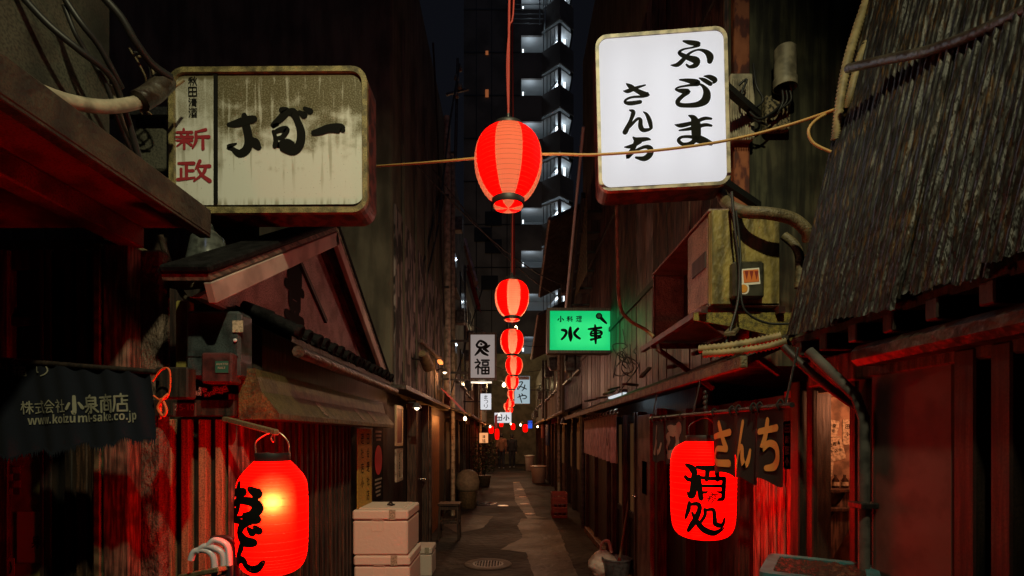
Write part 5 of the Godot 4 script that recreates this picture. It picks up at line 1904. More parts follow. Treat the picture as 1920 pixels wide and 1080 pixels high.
	t = thing("lit_sign", "glowing green sign box with black lettering and a microphone", "sign", Vector3(c.x, c.y - H / 2, c.z))
	bs = Basis(Vector3(0, 0, 1), -0.004)
	g = geo()
	ring(rrect(W, H, 0.006, 1), rrect(W - 0.03, H - 0.03, 0.004, 1), c + Vector3(0, 0, -0.085), bs, 0.14, g)
	part("case", g, M.frame_brown, t)
	g = geo()
	g.slab(c + Vector3(0, 0, -0.16), bs, rrect(W, H, 0.006, 1), 0.01)
	part("back_plate", g, M.frame_brown, t)
	g = geo()
	ring(rrect(W + 0.002, H + 0.002, 0.006, 1), rrect(W - 0.07, H - 0.07, 0.004, 1), c, bs, 0.03, g)
	part("frame", g, M.frame_brown, t)
	g = geo()
	g.skin(c, bs, rrect(W - 0.068, H - 0.068, 0.004, 1))
	part("lit_face", g, M.lit_green, t)
	for y in [-0.13, 0.06]:
		g = geo()
		g.tube([c + Vector3(-0.36, y, -0.13), c + Vector3(0.36, y, -0.13)], 0.012, 8)
		part("lamp_tube", g, M.lit_tube, t)
		panel_light(c + Vector3(0, y, -0.115), Vector3(0, 0, 1), Vector2(0.7, 0.02), Color(0.9, 1.0, 0.95), 0.02, t)
	f = on_plane(c, bs, 0.002)
	chars([["mizu", -0.272, 0.045, 0.235, 0.175], ["kuruma", 0.055, 0.075, 0.175, 0.235], ["ko", -0.315, 0.178, 0.075, 0.072], ["ryo", -0.205, 0.178, 0.075, 0.072], ["ri", -0.092, 0.178, 0.07, 0.072], ["mic", 0.165, 0.20, 0.12, 0.115]], f, M.ink, t, 1.5)
	g = geo()
	g.slab(c + Vector3(0.188, 0.178, 0.006), bs, rrect(0.044, 0.044, 0.0219, 7), 0.002)
	part("mic_head", g, mk("mic_green", Color(0.02, 0.22, 0.09), 0.5), t)
	g = geo()
	g.bar(c + Vector3(0.4, 0.0, -0.1), c + Vector3(0.85, 0.0, -0.1), 0.05, 0.05)
	part("arm", g, M.black_iron, t)
	panel_light(c + Vector3(0, 0, 0.012), Vector3(0, 0, 1), Vector2(0.78, 0.48), Color(0.25, 1.0, 0.55), 0.05, t)

	# framed hanging sign on the left, dimly lit from within
	c = P(905, 668, 10.0)
	t = thing("framed_sign", "brown framed upright white sign with two large brush characters", "sign", Vector3(c.x, c.y - 0.43, c.z))
	g = geo()
	g.box(c + Vector3(0, 0, -0.07), Vector3(0.52, 0.88, 0.12), 0.01)
	part("case", g, M.frame_brown, t)
	g = geo()
	ring(rrect(0.522, 0.882, 0.006, 1), rrect(0.45, 0.81, 0.004, 1), c, Basis.IDENTITY, 0.03, g)
	part("frame", g, M.frame_brown, t)
	g = geo()
	g.slab(c + Vector3(0, 0, -0.003), Basis.IDENTITY, rrect(0.452, 0.812, 0.004, 1), 0.006)
	part("lit_face", g, M.lit_grey, t)
	f = on_plane(c, Basis.IDENTITY, 0.002)
	chars([["abu", -0.15, 0.30, 0.29, 0.29], ["fuku", -0.15, -0.05, 0.28, 0.29]], f, M.ink, t, 1.4)
	g = geo()
	g.bar(c + Vector3(-0.2, 0.3, -0.07), c + Vector3(-0.62, 0.3, -0.07), 0.04, 0.04)
	part("arm", g, M.black_iron, t)
	g = geo()
	g.bar(c + Vector3(-0.2, -0.3, -0.07), c + Vector3(-0.62, -0.3, -0.07), 0.04, 0.04)
	part("arm", g, M.black_iron, t)
	t = thing("tube_lamp", "horizontal cream fluorescent lamp below the framed hanging sign", "lamp", P(903, 716, 10.0))
	g = geo()
	g.box(P(903, 712, 10.0), Vector3(0.44, 0.03, 0.06), 0.004)
	g.bar(P(885, 712, 10.0), P(885, 712, 10.0) + Vector3(-0.5, 0, 0), 0.03, 0.03)
	part("tray", g, M.grey_metal, t)
	g = geo()
	g.tube([P(883, 717, 10.0), P(922, 717, 10.0)], 0.018, 8)
	part("lamp_tube", g, glow("lit_cream", Color(1.0, 0.92, 0.76), 1.0), t)
	omni(P(903, 722, 10.0), Color(1, 0.9, 0.72), 0.12, 0.05, t)

	# smaller signs up the alley
	small_sign("lit_sign", "small white upright sign with three characters behind the framed sign", P(911, 753, 14.0), 0.28, 0.42, ["ma2", "tsu", "ri2"], M.lit_white, -0.66, 0.5)
	small_sign("lit_sign", "pale blue upright sign with two characters and a red headed strip", P(979, 731, 14.0), 0.40, 0.72, ["mi", "ya"], M.lit_blue_white, 0.75, 1.0)
	org = P(979, 731, 14.0)
	var s := get_node("lit_sign_003") as Node3D
	org = s.position
	g = geo()
	g.slab(P(979, 731, 14.0) + Vector3(0, 0.31, 0.004), Basis.IDENTITY, rrect(0.38, 0.09, 0.003, 1), 0.004)
	part("header", g, mk("header_white", Color(0.6, 0.6, 0.6), 0.5), s)
	g = geo()
	latin(g, "SAPPORO", -0.165, 0.275, 0.06, on_plane(P(979, 731, 14.0), Basis.IDENTITY, 0.008), true, 0.85)
	part("header_lettering", g, M.red_ink, s)
	small_sign("lit_sign", "bright white wide sign at the far end under the lantern row", P(943, 783, 23.5), 0.74, 0.46, ["ta", "ko"], M.lit_white, -0.6, 1.0)
	small_sign("lit_sign", "small warm square sign with dark characters above the shrub", P(907, 821, 16.0), 0.26, 0.30, ["sei", "fuku"], M.lit_orange, -0.4, 1.0)
	small_sign("lit_sign", "small blue lit plate on the right far up the alley", P(994, 796, 18.0), 0.14, 0.25, ["ri2"], glow("lit_blue", Color(0.03, 0.12, 0.85), 0.9), 0.6, 1.0)

func chars(list: Array, f: Callable, mat: Material, t: Node, fat := 1.0) -> void:     # each large character is a part
	for q in list:
		var g := geo()
		ink(g, q[0], q[1], q[2], q[3], q[4], f, fat)
		part("character", g, mat, t)

func small_sign(called: String, label: String, c: Vector3, w: float, h: float, keys: Array, mat: Material, arm: float, fat: float) -> void:
	var t := thing(called, label, "sign", Vector3(c.x, c.y - h / 2, c.z))
	var g := geo()
	g.box(c + Vector3(0, 0, -0.06), Vector3(w + 0.02, h + 0.02, 0.11), 0.008)
	part("case", g, M.frame_brown, t)
	g = geo()
	g.slab(c, Basis.IDENTITY, rrect(w, h, 0.01, 2), 0.006)
	part("lit_face", g, mat, t)
	g = geo()
	var tall := h > w * 1.1
	var m := keys.size()
	for k in m:
		var cell := (h * 0.86 if tall else w * 0.86) / m
		var s := minf(cell * 0.8, (w if tall else h) * 0.7)
		if tall:
			ink(g, keys[k], -s / 2, h * 0.40 - k * cell - (0.10 if m == 2 else 0.0) * h, s, s, on_plane(c, Basis.IDENTITY, 0.005), 1.2)
		else:
			ink(g, keys[k], -w * 0.40 + k * cell, s / 2, s, s, on_plane(c, Basis.IDENTITY, 0.005), 1.4)
	part("lettering", g, M.ink, t)
	g = geo()
	g.bar(c + Vector3(signf(arm) * w * 0.4, 0, -0.06), c + Vector3(arm, 0, -0.06), 0.03, 0.03)
	part("arm", g, M.black_iron, t)

# ------------------------------------------------------------------ lanterns
func egg(steps := 44) -> Array:
	var key := [Vector2(0.068, -0.152), Vector2(0.100, -0.127), Vector2(0.127, -0.085), Vector2(0.146, -0.034), Vector2(0.152, 0.02), Vector2(0.147, 0.072), Vector2(0.128, 0.118), Vector2(0.098, 0.149), Vector2(0.064, 0.164)]
	return ribbed(key, steps, 0.0011)

func ribbed(key: Array, steps: int, depth: float) -> Array:
	var out := []
	for i in steps + 1:
		var t := float(i) / steps * (key.size() - 1)
		var k := mini(int(t), key.size() - 2)
		var a: Vector2 = key[maxi(k - 1, 0)]
		var d: Vector2 = key[mini(k + 2, key.size() - 1)]
		var q: Vector2 = key[k].cubic_interpolate(key[k + 1], a, d, t - k)
		out.append(q + Vector2(depth * (1 if i % 2 else -1), 0))
	return out

func hoops(c: Vector3, prof: Array, every: int, r: float) -> ArrayMesh:      # the wire hoops that carry the paper
	var g := geo()
	for i in range(2, prof.size() - 1, every):
		var q: Vector2 = prof[i]
		g.lathe(c, [q + Vector2(0.0004, -r), q + Vector2(r * 1.3 + 0.0004, 0), q + Vector2(0.0004, r)], 36)
	return g.mesh()

func lanterns() -> void:
	org = Vector3.ZERO
	var body := ArrayMesh.new()
	var prof := egg()
	for pass_n in 2:
		var g := geo()
		for k in 4:
			var a := TAU * k / 4 - PI / 8 + (PI / 4 if pass_n else 0.0)
			g.lathe(Vector3.ZERO, prof, 6, a, a + PI / 4)
		var one := g.mesh()
		body.add_surface_from_arrays(Mesh.PRIMITIVE_TRIANGLES, one.surface_get_arrays(0))
		body.surface_set_material(pass_n, M.lantern_red if pass_n else M.lantern_paper)
	var floor_mesh := ArrayMesh.new()
	for pass_n in 2:
		var g := geo()
		for k in 4:
			var a := TAU * k / 4 - PI / 8 + (PI / 4 if pass_n else 0.0)
			g.lathe(Vector3.ZERO, [Vector2(0.0, -0.190), Vector2(0.03, -0.190), Vector2(0.063, -0.186), Vector2(0.068, -0.177)], 5, a, a + PI / 4)
		floor_mesh.add_surface_from_arrays(Mesh.PRIMITIVE_TRIANGLES, g.mesh().surface_get_arrays(0))
		floor_mesh.surface_set_material(pass_n, M.lantern_red if pass_n else M.lantern_paper)
	var g2 := geo()
	g2.lathe(Vector3.ZERO, [Vector2(0.067, -0.178), Vector2(0.073, -0.178), Vector2(0.074, -0.151), Vector2(0.067, -0.151)], 28)
	var ring_low := g2.mesh()
	g2 = geo()
	g2.lathe(Vector3.ZERO, [Vector2(0.062, 0.162), Vector2(0.069, 0.162), Vector2(0.069, 0.182), Vector2(0.058, 0.183), Vector2(0.0, 0.185)], 28)
	var ring_top := g2.mesh()
	org = Vector3.ZERO
	mk("hoop", Color(0.30, 0.05, 0.02), 0.7)
	var hoop_mesh := hoops(Vector3.ZERO, prof, 2, 0.0006)
	var spots := [[953, 2.4], [960, 4.7], [960, 6.85], [964, 9.2], [960, 11.9], [961, 15.4], [958, 19.3], [951, 21.8], [956, 24.4], [953, 27.0]]
	var words := ["nearest and largest red and white striped lantern of the row", "second striped lantern of the row", "third striped lantern of the row", "fourth striped lantern of the row", "fifth striped lantern of the row", "sixth striped lantern of the row", "seventh striped lantern of the row", "eighth striped lantern of the row, a little left of the others", "ninth striped lantern of the row, small and far", "farthest and smallest striped lantern of the row"]
	for i in spots.size():
		var d: float = spots[i][1]
		var at := Vector3((spots[i][0] - 956.0) * d * 0.001, 2.805 + (0.01 if i == 0 else 0.0), -d)
		var t := thing("striped_lantern", words[i], "lantern", at, "row of striped paper lanterns over the alley")
		part("lantern_paper", body, null, t)
		part("lantern_bottom", floor_mesh, null, t)
		part("bottom_ring", ring_low, M.rubber, t)
		part("top_ring", ring_top, M.rubber, t)
		t.rotation.y = [0.02, 0.1, 0.05, -0.1, 0.2, 0.4, -0.3, 0.6, 0.1, 0.5][i]
		if i < 4:
			part("hoops", hoop_mesh, M.hoop, t).set_meta("kind", "stuff")
		var g := geo()
		g.o = Vector3.ZERO
		g.tube([Vector3(0, 0.235, 0), Vector3(0.0, 0.18, 0.0)], 0.009, 6)
		for s in [-1, 1]:
			g.tube(curve([Vector3(s * 0.060, 0.18, 0), Vector3(s * 0.045, 0.203, 0), Vector3(0, 0.215, 0)]), 0.003, 5)
		part("hanger", g, M.black_iron, t)
		g = geo()
		g.o = Vector3.ZERO
		var top := 5.6 - at.y
		g.tube(curve([Vector3(0, 0.22, 0), Vector3(0.004, 0.7, 0), Vector3(0.012, 1.2, 0.0), Vector3(0, top, 0)]), 0.006 if i < 2 else 0.009, 6)
		if i == 0:
			g.tube(curve([Vector3(0, 0.23, 0), Vector3(-0.006, 0.45, 0.004), Vector3(0.004, 0.62, 0), Vector3(0.028, 0.9, 0.0), Vector3(0.02, top, 0)]), 0.004, 6)
		part("cord", g, M.red_cord, t)
		g = geo()
		g.o = Vector3.ZERO
		g.lathe(Vector3(0, -0.05, 0.015), [Vector2(0, -0.035), Vector2(0.02, -0.028), Vector2(0.03, 0), Vector2(0.02, 0.03), Vector2(0, 0.05)], 12)
		part("bulb", g, M.lit_warm, t)
		var l := omni(at, Color(1.0, 0.73, 0.64), [0.07, 0.24, 0.20, 0.20, 0.2, 0.2, 0.2, 0.2, 0.2, 0.2][i], 0.03, t)
		l.position = Vector3(0, -0.05, 0.015)
	cable("lantern_wire", [Vector3(0, 5.62, 3.0), Vector3(0.0, 5.6, -2.4), Vector3(0.02, 5.58, -9.2), Vector3(0.02, 5.58, -15.4), Vector3(-0.1, 5.6, -22), Vector3(-0.1, 5.9, -30.9)], 0.008, M.rubber, "black wire strung along the alley above the striped lanterns", "wire")

	big_lantern(P(511, 1074, 2.1), 0.131, [Vector2(0.070, 0.0), Vector2(0.102, 0.018), Vector2(0.122, 0.052), Vector2(0.130, 0.105), Vector2(0.1325, 0.22), Vector2(0.130, 0.325), Vector2(0.122, 0.37), Vector2(0.096, 0.408), Vector2(0.062, 0.445)], "fat red paper lantern with a bright bulb spot hung before the slatted wall", true)
	big_lantern(P(1318, 1009, 2.55), 0.148, [Vector2(0.070, 0.0), Vector2(0.110, 0.016), Vector2(0.136, 0.05), Vector2(0.146, 0.11), Vector2(0.149, 0.22), Vector2(0.150, 0.32), Vector2(0.145, 0.39), Vector2(0.125, 0.435), Vector2(0.075, 0.465)], "fat red paper lantern with two black brush characters behind the black curtain", false)

func big_lantern(base: Vector3, rad: float, key: Array, label: String, left: bool) -> void:
	var t := thing("red_lantern", label, "lantern", base)
	var prof := ribbed(key, 84, 0.0009)
	var g := geo()
	g.lathe(base, prof, 40)
	part("lantern_paper", g, M.lantern_left if left else M.lantern_right, t)
	part("hoops", hoops(base, prof, 3, 0.0007), M.hoop, t).set_meta("kind", "stuff")
	var hgt: float = key[8].y
	g = geo()
	var r0: float = key[8].x
	g.lathe(base, [Vector2(r0 - 0.004, hgt - 0.004), Vector2(r0 + 0.004, hgt - 0.004), Vector2(r0 + 0.004, hgt + 0.026), Vector2(r0 - 0.004, hgt + 0.028), Vector2(r0 - 0.005, hgt)], 28)
	part("top_ring", g, M.rubber, t)
	g = geo()
	r0 = key[0].x
	g.lathe(base, [Vector2(0, 0.002), Vector2(r0 - 0.01, 0.001), Vector2(r0 + 0.002, -0.004), Vector2(r0 + 0.004, 0.006)], 28)
	part("bottom_ring", g, M.rubber, t)
	g = geo()
	var hi := hgt + 0.026
	g.tube(curve([base + Vector3(-0.066, hi, 0), base + Vector3(-0.062, hi + 0.05, 0), base + Vector3(0.01, hi + 0.085, 0), base + Vector3(0.058, hi + 0.05, 0), base + Vector3(0.066, hi, 0)]), 0.003, 6)
	var steel := mk("wire_steel", Color(0.5, 0.4, 0.3), 0.3, "", Vector3.ONE, "", Vector3.ONE, "", 0.0, 0.8)
	part("handle", g, steel if left else M.black_iron, t)
	# lettering wraps round the paper
	var facing := atan2(-base.x, -base.z)
	var wrap := func(x: float, y: float, l: float) -> Vector3:
		var k := 0
		while k < 82 and prof[k + 1].y < y:
			k += 1
		var r: float = maxf(prof[k].x, prof[k + 1].x) + 0.002 + l
		var a := x / rad + facing
		return base + Vector3(sin(a) * r, y, cos(a) * r)
	if left:
		chars([["o", -0.204, 0.362, 0.168, 0.122], ["de", -0.204, 0.238, 0.168, 0.100], ["n2", -0.194, 0.132, 0.168, 0.100]], wrap, M.ink, t, 1.55)
	else:
		chars([["sake", -0.083, 0.362, 0.185, 0.165], ["dokoro", -0.083, 0.190, 0.185, 0.150]], wrap, M.ink, t, 1.25)
	if not left:
		g = geo()
		var ca := 0.035
		var cy := 0.21
		var tilt := -0.5
		var tagf := func(x: float, y: float, l: float) -> Vector3:
			return wrap.call(ca + x * cos(tilt) - y * sin(tilt), cy + x * sin(tilt) + y * cos(tilt), 0.0025 + l)
		var pl := [Vector2(-0.026, -0.034), Vector2(0.026, -0.034), Vector2(0.026, 0.034), Vector2(-0.026, 0.034)]
		for iy in 4:
			for ixx in 4:
				var x0 := -0.026 + 0.013 * ixx
				var y0 := -0.034 + 0.017 * iy
				g.quad(tagf.call(x0, y0, 0.0), tagf.call(x0 + 0.013, y0, 0.0), tagf.call(x0 + 0.013, y0 + 0.017, 0.0), tagf.call(x0, y0 + 0.017, 0.0))
		part("plaque", g, M.lantern_right, t)
		g = geo()
		ink(g, "sakana", -0.022, 0.03, 0.044, 0.06, func(x: float, y: float, l: float) -> Vector3: return tagf.call(x, y, 0.001 + l), 0.75)
		part("plaque_lettering", g, M.ink, t)
	var inner := base + (Vector3(sin(facing), 0, cos(facing)) * 0.098 + Vector3(0.0, hgt * 0.655, 0.0) if left else Vector3(0.0, hgt * 0.55, 0.0))
	g = geo()
	g.lathe(inner - Vector3(sin(facing), 0, cos(facing)) * (0.016 if left else 0.0), [Vector2(0, -0.014), Vector2(0.008, -0.012), Vector2(0.012, 0), Vector2(0.008, 0.014), Vector2(0, 0.02)], 12)
	part("bulb", g, M.lit_warm, t)
	if left:
		panel_light(inner, Vector3(sin(facing), 0, cos(facing)), Vector2(0.018, 0.018), Color(1.0, 0.78, 0.58), 0.32, t)
	omni(base + Vector3(0, hgt * 0.5, 0), Color(1.0, 0.03, 0.015), 0.52 if left else 0.42, 0.09, t)
	if left:
		org = P(425, 787, 2.36)
		g = geo()
		g.bar(P(420, 785, 2.37), P(519, 811, 2.08), 0.02, 0.022, Vector3.UP, 0.003)
		solo("lantern_stick", g, M.batten_wood, "wooden stick holding the red lantern out from the wall", "stick")
		org = base
		g = geo()
		g.tube(curve([P(513, 813, 2.09), P(508, 822, 2.09), P(514, 828, 2.10), base + Vector3(0.006, hgt + 0.112, 0)]), 0.003, 6)
		part("hook", g, M.wire_steel, t)
	else:
		g = geo()
		g.tube([base + Vector3(0.01, hgt + 0.11, 0), Vector3(base.x + 0.02, 1.80, base.z)], 0.006, 6)
		for k in 5:
			g.lathe(base + Vector3(0.01, hgt + 0.13 + k * 0.025, 0), [Vector2(0.004, -0.012), Vector2(0.013, 0), Vector2(0.004, 0.012)], 8)
		part("chain", g, M.black_iron, t)

# ------------------------------------------------------------------ air-conditioner box on its bracket
func air_unit() -> void:
	var x0 := 0.905
	var x1 := 1.225
	var y0 := 2.19
	var y1 := 2.63
	var z0 := -2.42
	var z1 := -3.38
	var t := thing("air_unit", "old yellowed air-conditioner casing with a dark box and stickers on its end", "air conditioner", Vector3(1.06, y0, -2.9))
	var g := geo()
	# end facing down the alley
	g.box(Vector3((x0 + x1) / 2, (y0 + y1) / 2, z0 - 0.01), Vector3(x1 - x0, y1 - y0, 0.02), 0.004)
	part("end_panel", g, M.unit_paint, t)
	g = geo()
	g.box(Vector3(x0 + 0.055, (y0 + y1) / 2, z0 + 0.003), Vector3(0.10, y1 - y0 - 0.01, 0.012), 0.004)
	part("end_flange", g, M.unit_paint, t)
	g = geo()
	g.box(Vector3((x0 + x1) / 2, y1 - 0.006, (z0 + z1) / 2), Vector3(x1 - x0 + 0.01, 0.014, z0 - z1 + 0.01), 0.003)
	part("top_panel", g, M.unit_side, t)
	g = geo()
	g.box(Vector3((x0 + x1) / 2, y0 + 0.008, (z0 + z1) / 2), Vector3(x1 - x0, 0.016, z0 - z1), 0.003)
	part("bottom_panel", g, M.unit_side, t)
	g = geo()
	g.box(Vector3(x1 - 0.008, (y0 + y1) / 2, (z0 + z1) / 2), Vector3(0.016, y1 - y0 - 0.04, z0 - z1 - 0.04))
	part("back_panel", g, M.unit_side, t)
	g = geo()
	g.box(Vector3((x0 + x1) / 2, (y0 + y1) / 2, z1 + 0.01), Vector3(x1 - x0, y1 - y0 - 0.04, 0.02))
	part("far_panel", g, M.unit_side, t)
	g = geo()
	g.box(Vector3(x0 + 0.008, (y0 + y1) / 2, z0 - 0.16), Vector3(0.016, y1 - y0 - 0.04, 0.27), 0.003)
	part("side_panel", g, M.unit_side, t)
	g = geo()
	g.box(Vector3(x0 - 0.002, y0 + 0.225, z0 - 0.13), Vector3(0.006, 0.075, 0.18))
	part("stain_band", g, M.dark_wood, t)
	# recess with the fan and louvres
	g = geo()
	g.box(Vector3(x0 + 0.20, (y0 + y1) / 2, (z0 - 0.3 + z1) / 2), Vector3(0.02, y1 - y0 - 0.05, 0.62))
	part("recess", g, M.black_iron, t)
	var fan := geo()
	fan.lathe(Vector3(x0 + 0.17, (y0 + y1) / 2, -3.0), [Vector2(0.0, 0.03), Vector2(0.03, 0.025), Vector2(0.035, 0.0)], 14, 0, TAU, Basis(Vector3(0, 0, 1), Vector3(-1, 0, 0), Vector3(0, 1, 0)))
	for k in 5:
		var a := TAU * k / 5
		fan.bar(Vector3(x0 + 0.17, (y0 + y1) / 2 + 0.03 * cos(a), -3.0 + 0.03 * sin(a)), Vector3(x0 + 0.16, (y0 + y1) / 2 + 0.16 * cos(a), -3.0 + 0.16 * sin(a)), 0.004, 0.09, Vector3(0.5, sin(a), -cos(a)))
	part("fan", fan, M.sheet_metal, t)
	g = geo()
	g.box(Vector3(x0 + 0.006, (y0 + y1) / 2, z1 + 0.012), Vector3(0.014, y1 - y0, 0.022), 0.003)
	part("edge_post", g, M.pink_wood, t)
	# dark junction box with stickers
	var b := P(1398, 528, 2.40)
	var jb := thing("junction_box", "dark square junction box with an orange sticker on the yellowed casing", "electric box", Vector3(b.x, b.y - 0.08, -2.41))
	g = geo()
	g.box(Vector3(b.x, b.y, -2.39), Vector3(0.14, 0.165, 0.05), 0.01)
	part("case", g, mk("olive_box", Color(0.05, 0.047, 0.03), 0.4, "grime", Vector3(3, 3, 3)), jb)
	g = geo()
	g.box(Vector3(b.x + 0.006, b.y + 0.012, -2.3645), Vector3(0.082, 0.072, 0.002), 0.0, Basis(Vector3(0, 0, 1), 0.08))
	part("sticker", g, mk("sticker_white", Color(0.7, 0.66, 0.58), 0.5), jb)
	g = geo()
	g.box(Vector3(b.x + 0.008, b.y + 0.014, -2.363), Vector3(0.068, 0.055, 0.002), 0.0, Basis(Vector3(0, 0, 1), 0.08))
	part("sticker_field", g, mk("sticker_orange", Color(0.62, 0.16, 0.03), 0.5), jb)
	g = geo()
	for k in 3:
		var cx := b.x - 0.012 + k * 0.022
		g.tri(Vector3(cx - 0.01, b.y + 0.036, -2.3612), Vector3(cx, b.y - 0.004, -2.3612), Vector3(cx + 0.008, b.y + 0.036, -2.3612))
	part("sticker_print", g, mk("sticker_dark_red", Color(0.22, 0.02, 0.01), 0.5), jb)
	g = geo()
	g.slab(Vector3(b.x - 0.026, b.y - 0.042, -2.3635), Basis.IDENTITY, rrect(0.05, 0.05, 0.02, 4), 0.002)
	part("round_sticker", g, M.sticker_white, jb)
	g = geo()
	g.slab(Vector3(b.x - 0.026, b.y - 0.042, -2.3615), Basis.IDENTITY, rrect(0.036, 0.036, 0.0175, 5), 0.002)
	part("round_sticker_field", g, mk("sticker_amber", Color(0.6, 0.25, 0.03), 0.5), jb)
	# bracket and drip panel
	var br := thing("unit_bracket", "rusty angle-iron shelf under the yellowed air-conditioner", "bracket", Vector3(1.06, 2.05, -2.9))
	for x in [x0 - 0.03, x1]:
		g = geo()
		g.bar(Vector3(x, y0 - 0.02, z0 + 0.02), Vector3(x, y0 - 0.02, z1 - 0.15), 0.03, 0.03)
		part("rail", g, M.sign_case, br)
	for z in [z0 - 0.05, z1 + 0.1]:
		g = geo()
		g.bar(Vector3(x0 - 0.04, y0 - 0.035, z), Vector3(1.25, y0 - 0.035, z), 0.03, 0.03)
		part("cross_bar", g, M.sign_case, br)
		g = geo()
		g.bar(Vector3(x0, y0 - 0.05, z), Vector3(1.25, y0 - 0.30, z), 0.025, 0.025)
		part("strut", g, M.sign_case, br)
	org = Vector3(1.05, 2.08, -2.44)
	g = geo()
	g.slab(Vector3(0, 0, -2.44), Basis.IDENTITY, PackedVector2Array([Vector2(0.84, 2.165), Vector2(0.84, 2.13), Vector2(1.02, 2.10), Vector2(1.2, 2.06), Vector2(1.30, 2.03), Vector2(1.30, 2.165)]), 0.012)
	solo("drip_panel", g, M.moss_panel, "mossy yellow drip panel under the air-conditioner", "panel")

# ------------------------------------------------------------------ pipes, hoses and wires
func hose_line(called: String, px: Array, r: float, mat: Material, label: String, category: String, ripple := 0.0, step := 10) -> void:
	var pts := []
	for q in px:
		pts.append(P(q[0], q[1], q[2]))
	org = pts[0]
	var g := geo()
	g.tube(curve(pts, step), r, 10, true, ripple)
	solo(called, g, mat, label, category)

func pipes_and_cables() -> void:
	# cord across the alley
	hose_line("cross_cord", [[700, 312, 3.3], [800, 305, 2.75], [890, 297, 2.56], [953, 291, 2.49], [1040, 289, 2.42], [1115, 290, 2.39], [1240, 281, 2.36], [1365, 263, 2.34], [1480, 234, 2.28], [1592, 196, 2.14]], 0.006, M.copper_cord, "thin ochre cord strung across the alley behind the nearest striped lantern", "cord")
	hose_line("cord_loop", [[1560, 208, 2.2], [1530, 225, 2.2], [1516, 245, 2.2], [1525, 268, 2.2], [1558, 285, 2.18]], 0.006, M.copper_cord, "loose loop of ochre cord by the ribbed hoses", "cord")
	# ribbed hoses up the right wall
	hose_line("ribbed_hose", [[1640, -40, 2.20], [1612, 40, 2.18], [1588, 120, 2.16], [1574, 200, 2.16], [1567, 262, 2.18]], 0.017, M.hose, "ribbed cream hose running up the brown wall, the longer of two", "hose", 0.003, 22)
	hose_line("ribbed_hose", [[1670, -40, 2.17], [1642, 40, 2.15], [1613, 110, 2.13], [1597, 170, 2.13], [1588, 203, 2.15]], 0.015, M.hose, "ribbed cream hose beside the longer one, cut short", "hose", 0.003, 22)
	hose_line("wall_conduit", [[1590, 128, 2.02], [1660, 112, 1.84], [1740, 95, 1.66], [1830, 62, 1.50], [1930, 15, 1.35]], 0.016, M.sheet_metal, "dark conduit rising to the right across the mansard sheets", "conduit")
	# lagged pipe above the air-conditioner
	hose_line("lagged_pipe", [[1352, 362, 2.62], [1362, 380, 2.52], [1390, 396, 2.36], [1440, 400, 2.30], [1485, 410, 2.30], [1512, 432, 2.30], [1516, 450, 2.32]], 0.026, M.old_pipe, "thick lagged pipe bending over the yellowed air-conditioner", "pipe")
	hose_line("lagged_pipe", [[1470, 442, 2.45], [1492, 462, 2.42], [1500, 490, 2.42], [1498, 540, 2.42]], 0.02, M.old_pipe, "thinner lagged pipe dropping beside the yellowed air-conditioner", "pipe")
	hose_line("power_cable", [[1372, 360, 2.34], [1378, 430, 2.34], [1386, 500, 2.345], [1384, 560, 2.34], [1372, 610, 2.33], [1358, 652, 2.32]], 0.006, M.rubber, "black cable hanging over the air-conditioner's end panel", "cable")
	hose_line("power_cable", [[1380, 395, 2.345], [1388, 470, 2.35], [1390, 560, 2.34], [1405, 590, 2.34], [1440, 606, 2.34], [1480, 607, 2.33]], 0.005, M.rubber, "black cable curling right under the air-conditioner", "cable")
	# hoses on the lean-to roof
	hose_line("ribbed_hose", [[1310, 655, 2.30], [1360, 650, 2.25], [1420, 640, 2.2], [1465, 630, 2.16]], 0.017, M.hose, "upper ribbed hose lying on the lean-to roof below the air-conditioner", "hose", 0.0028, 14)
	hose_line("ribbed_hose", [[1318, 664, 2.28], [1370, 660, 2.22], [1430, 652, 2.16], [1475, 640, 2.12]], 0.015, M.hose, "lower ribbed hose lying on the lean-to roof below the air-conditioner", "hose", 0.0028, 14)
	hose_line("roof_pipe", [[1470, 650, 2.1], [1500, 680, 2.05], [1540, 715, 2.0], [1580, 745, 1.96], [1615, 768, 1.94]], 0.015, M.dark_wood, "mottled pipe dropping from the roof corner to the grey downpipe", "pipe")
	hose_line("roof_pipe", [[1540, 690, 2.02], [1575, 725, 1.98], [1605, 760, 1.95]], 0.013, M.dark_wood, "dull pipe beside the mottled one at the roof corner", "pipe")
	# thin ochre pipe left of the air-conditioner
	hose_line("gas_pipe", [[1156, 380, 3.4], [1158, 480, 3.4], [1162, 570, 3.4], [1180, 600, 3.35], [1210, 618, 3.25], [1226, 632, 3.2]], 0.011, M.hose, "slim ochre pipe hanging below the white sign", "pipe")
	# cables on the upper left wall
	hose_line("wall_conduit", [[60, 165, 1.88], [130, 190, 1.98], [200, 200, 2.12], [262, 190, 2.26], [300, 165, 2.36]], 0.026, M.cream_pvc, "thick cream conduit crossing the plaster above the red canopy", "conduit")
	hose_line("pipe_elbow", [[262, 190, 2.24], [290, 172, 2.30], [312, 150, 2.36]], 0.042, M.sheet_metal, "dark elbow sleeve at the end of the cream conduit", "pipe")
	var runs := [
		[[30, -20, 1.9], [90, 45, 1.95], [150, 95, 2.02], [205, 140, 2.12], [232, 200, 2.22], [262, 300, 2.33]],
		[[110, -20, 1.98], [150, 40, 2.02], [185, 85, 2.08], [210, 130, 2.14], [228, 165, 2.2]],
		[[180, -20, 2.06], [225, 30, 2.12], [255, 80, 2.18], [285, 120, 2.26], [320, 145, 2.34]],
		[[120, 10, 2.0], [140, 60, 2.03], [160, 95, 2.07], [200, 160, 2.14], [222, 230, 2.22], [250, 290, 2.32]],
	]
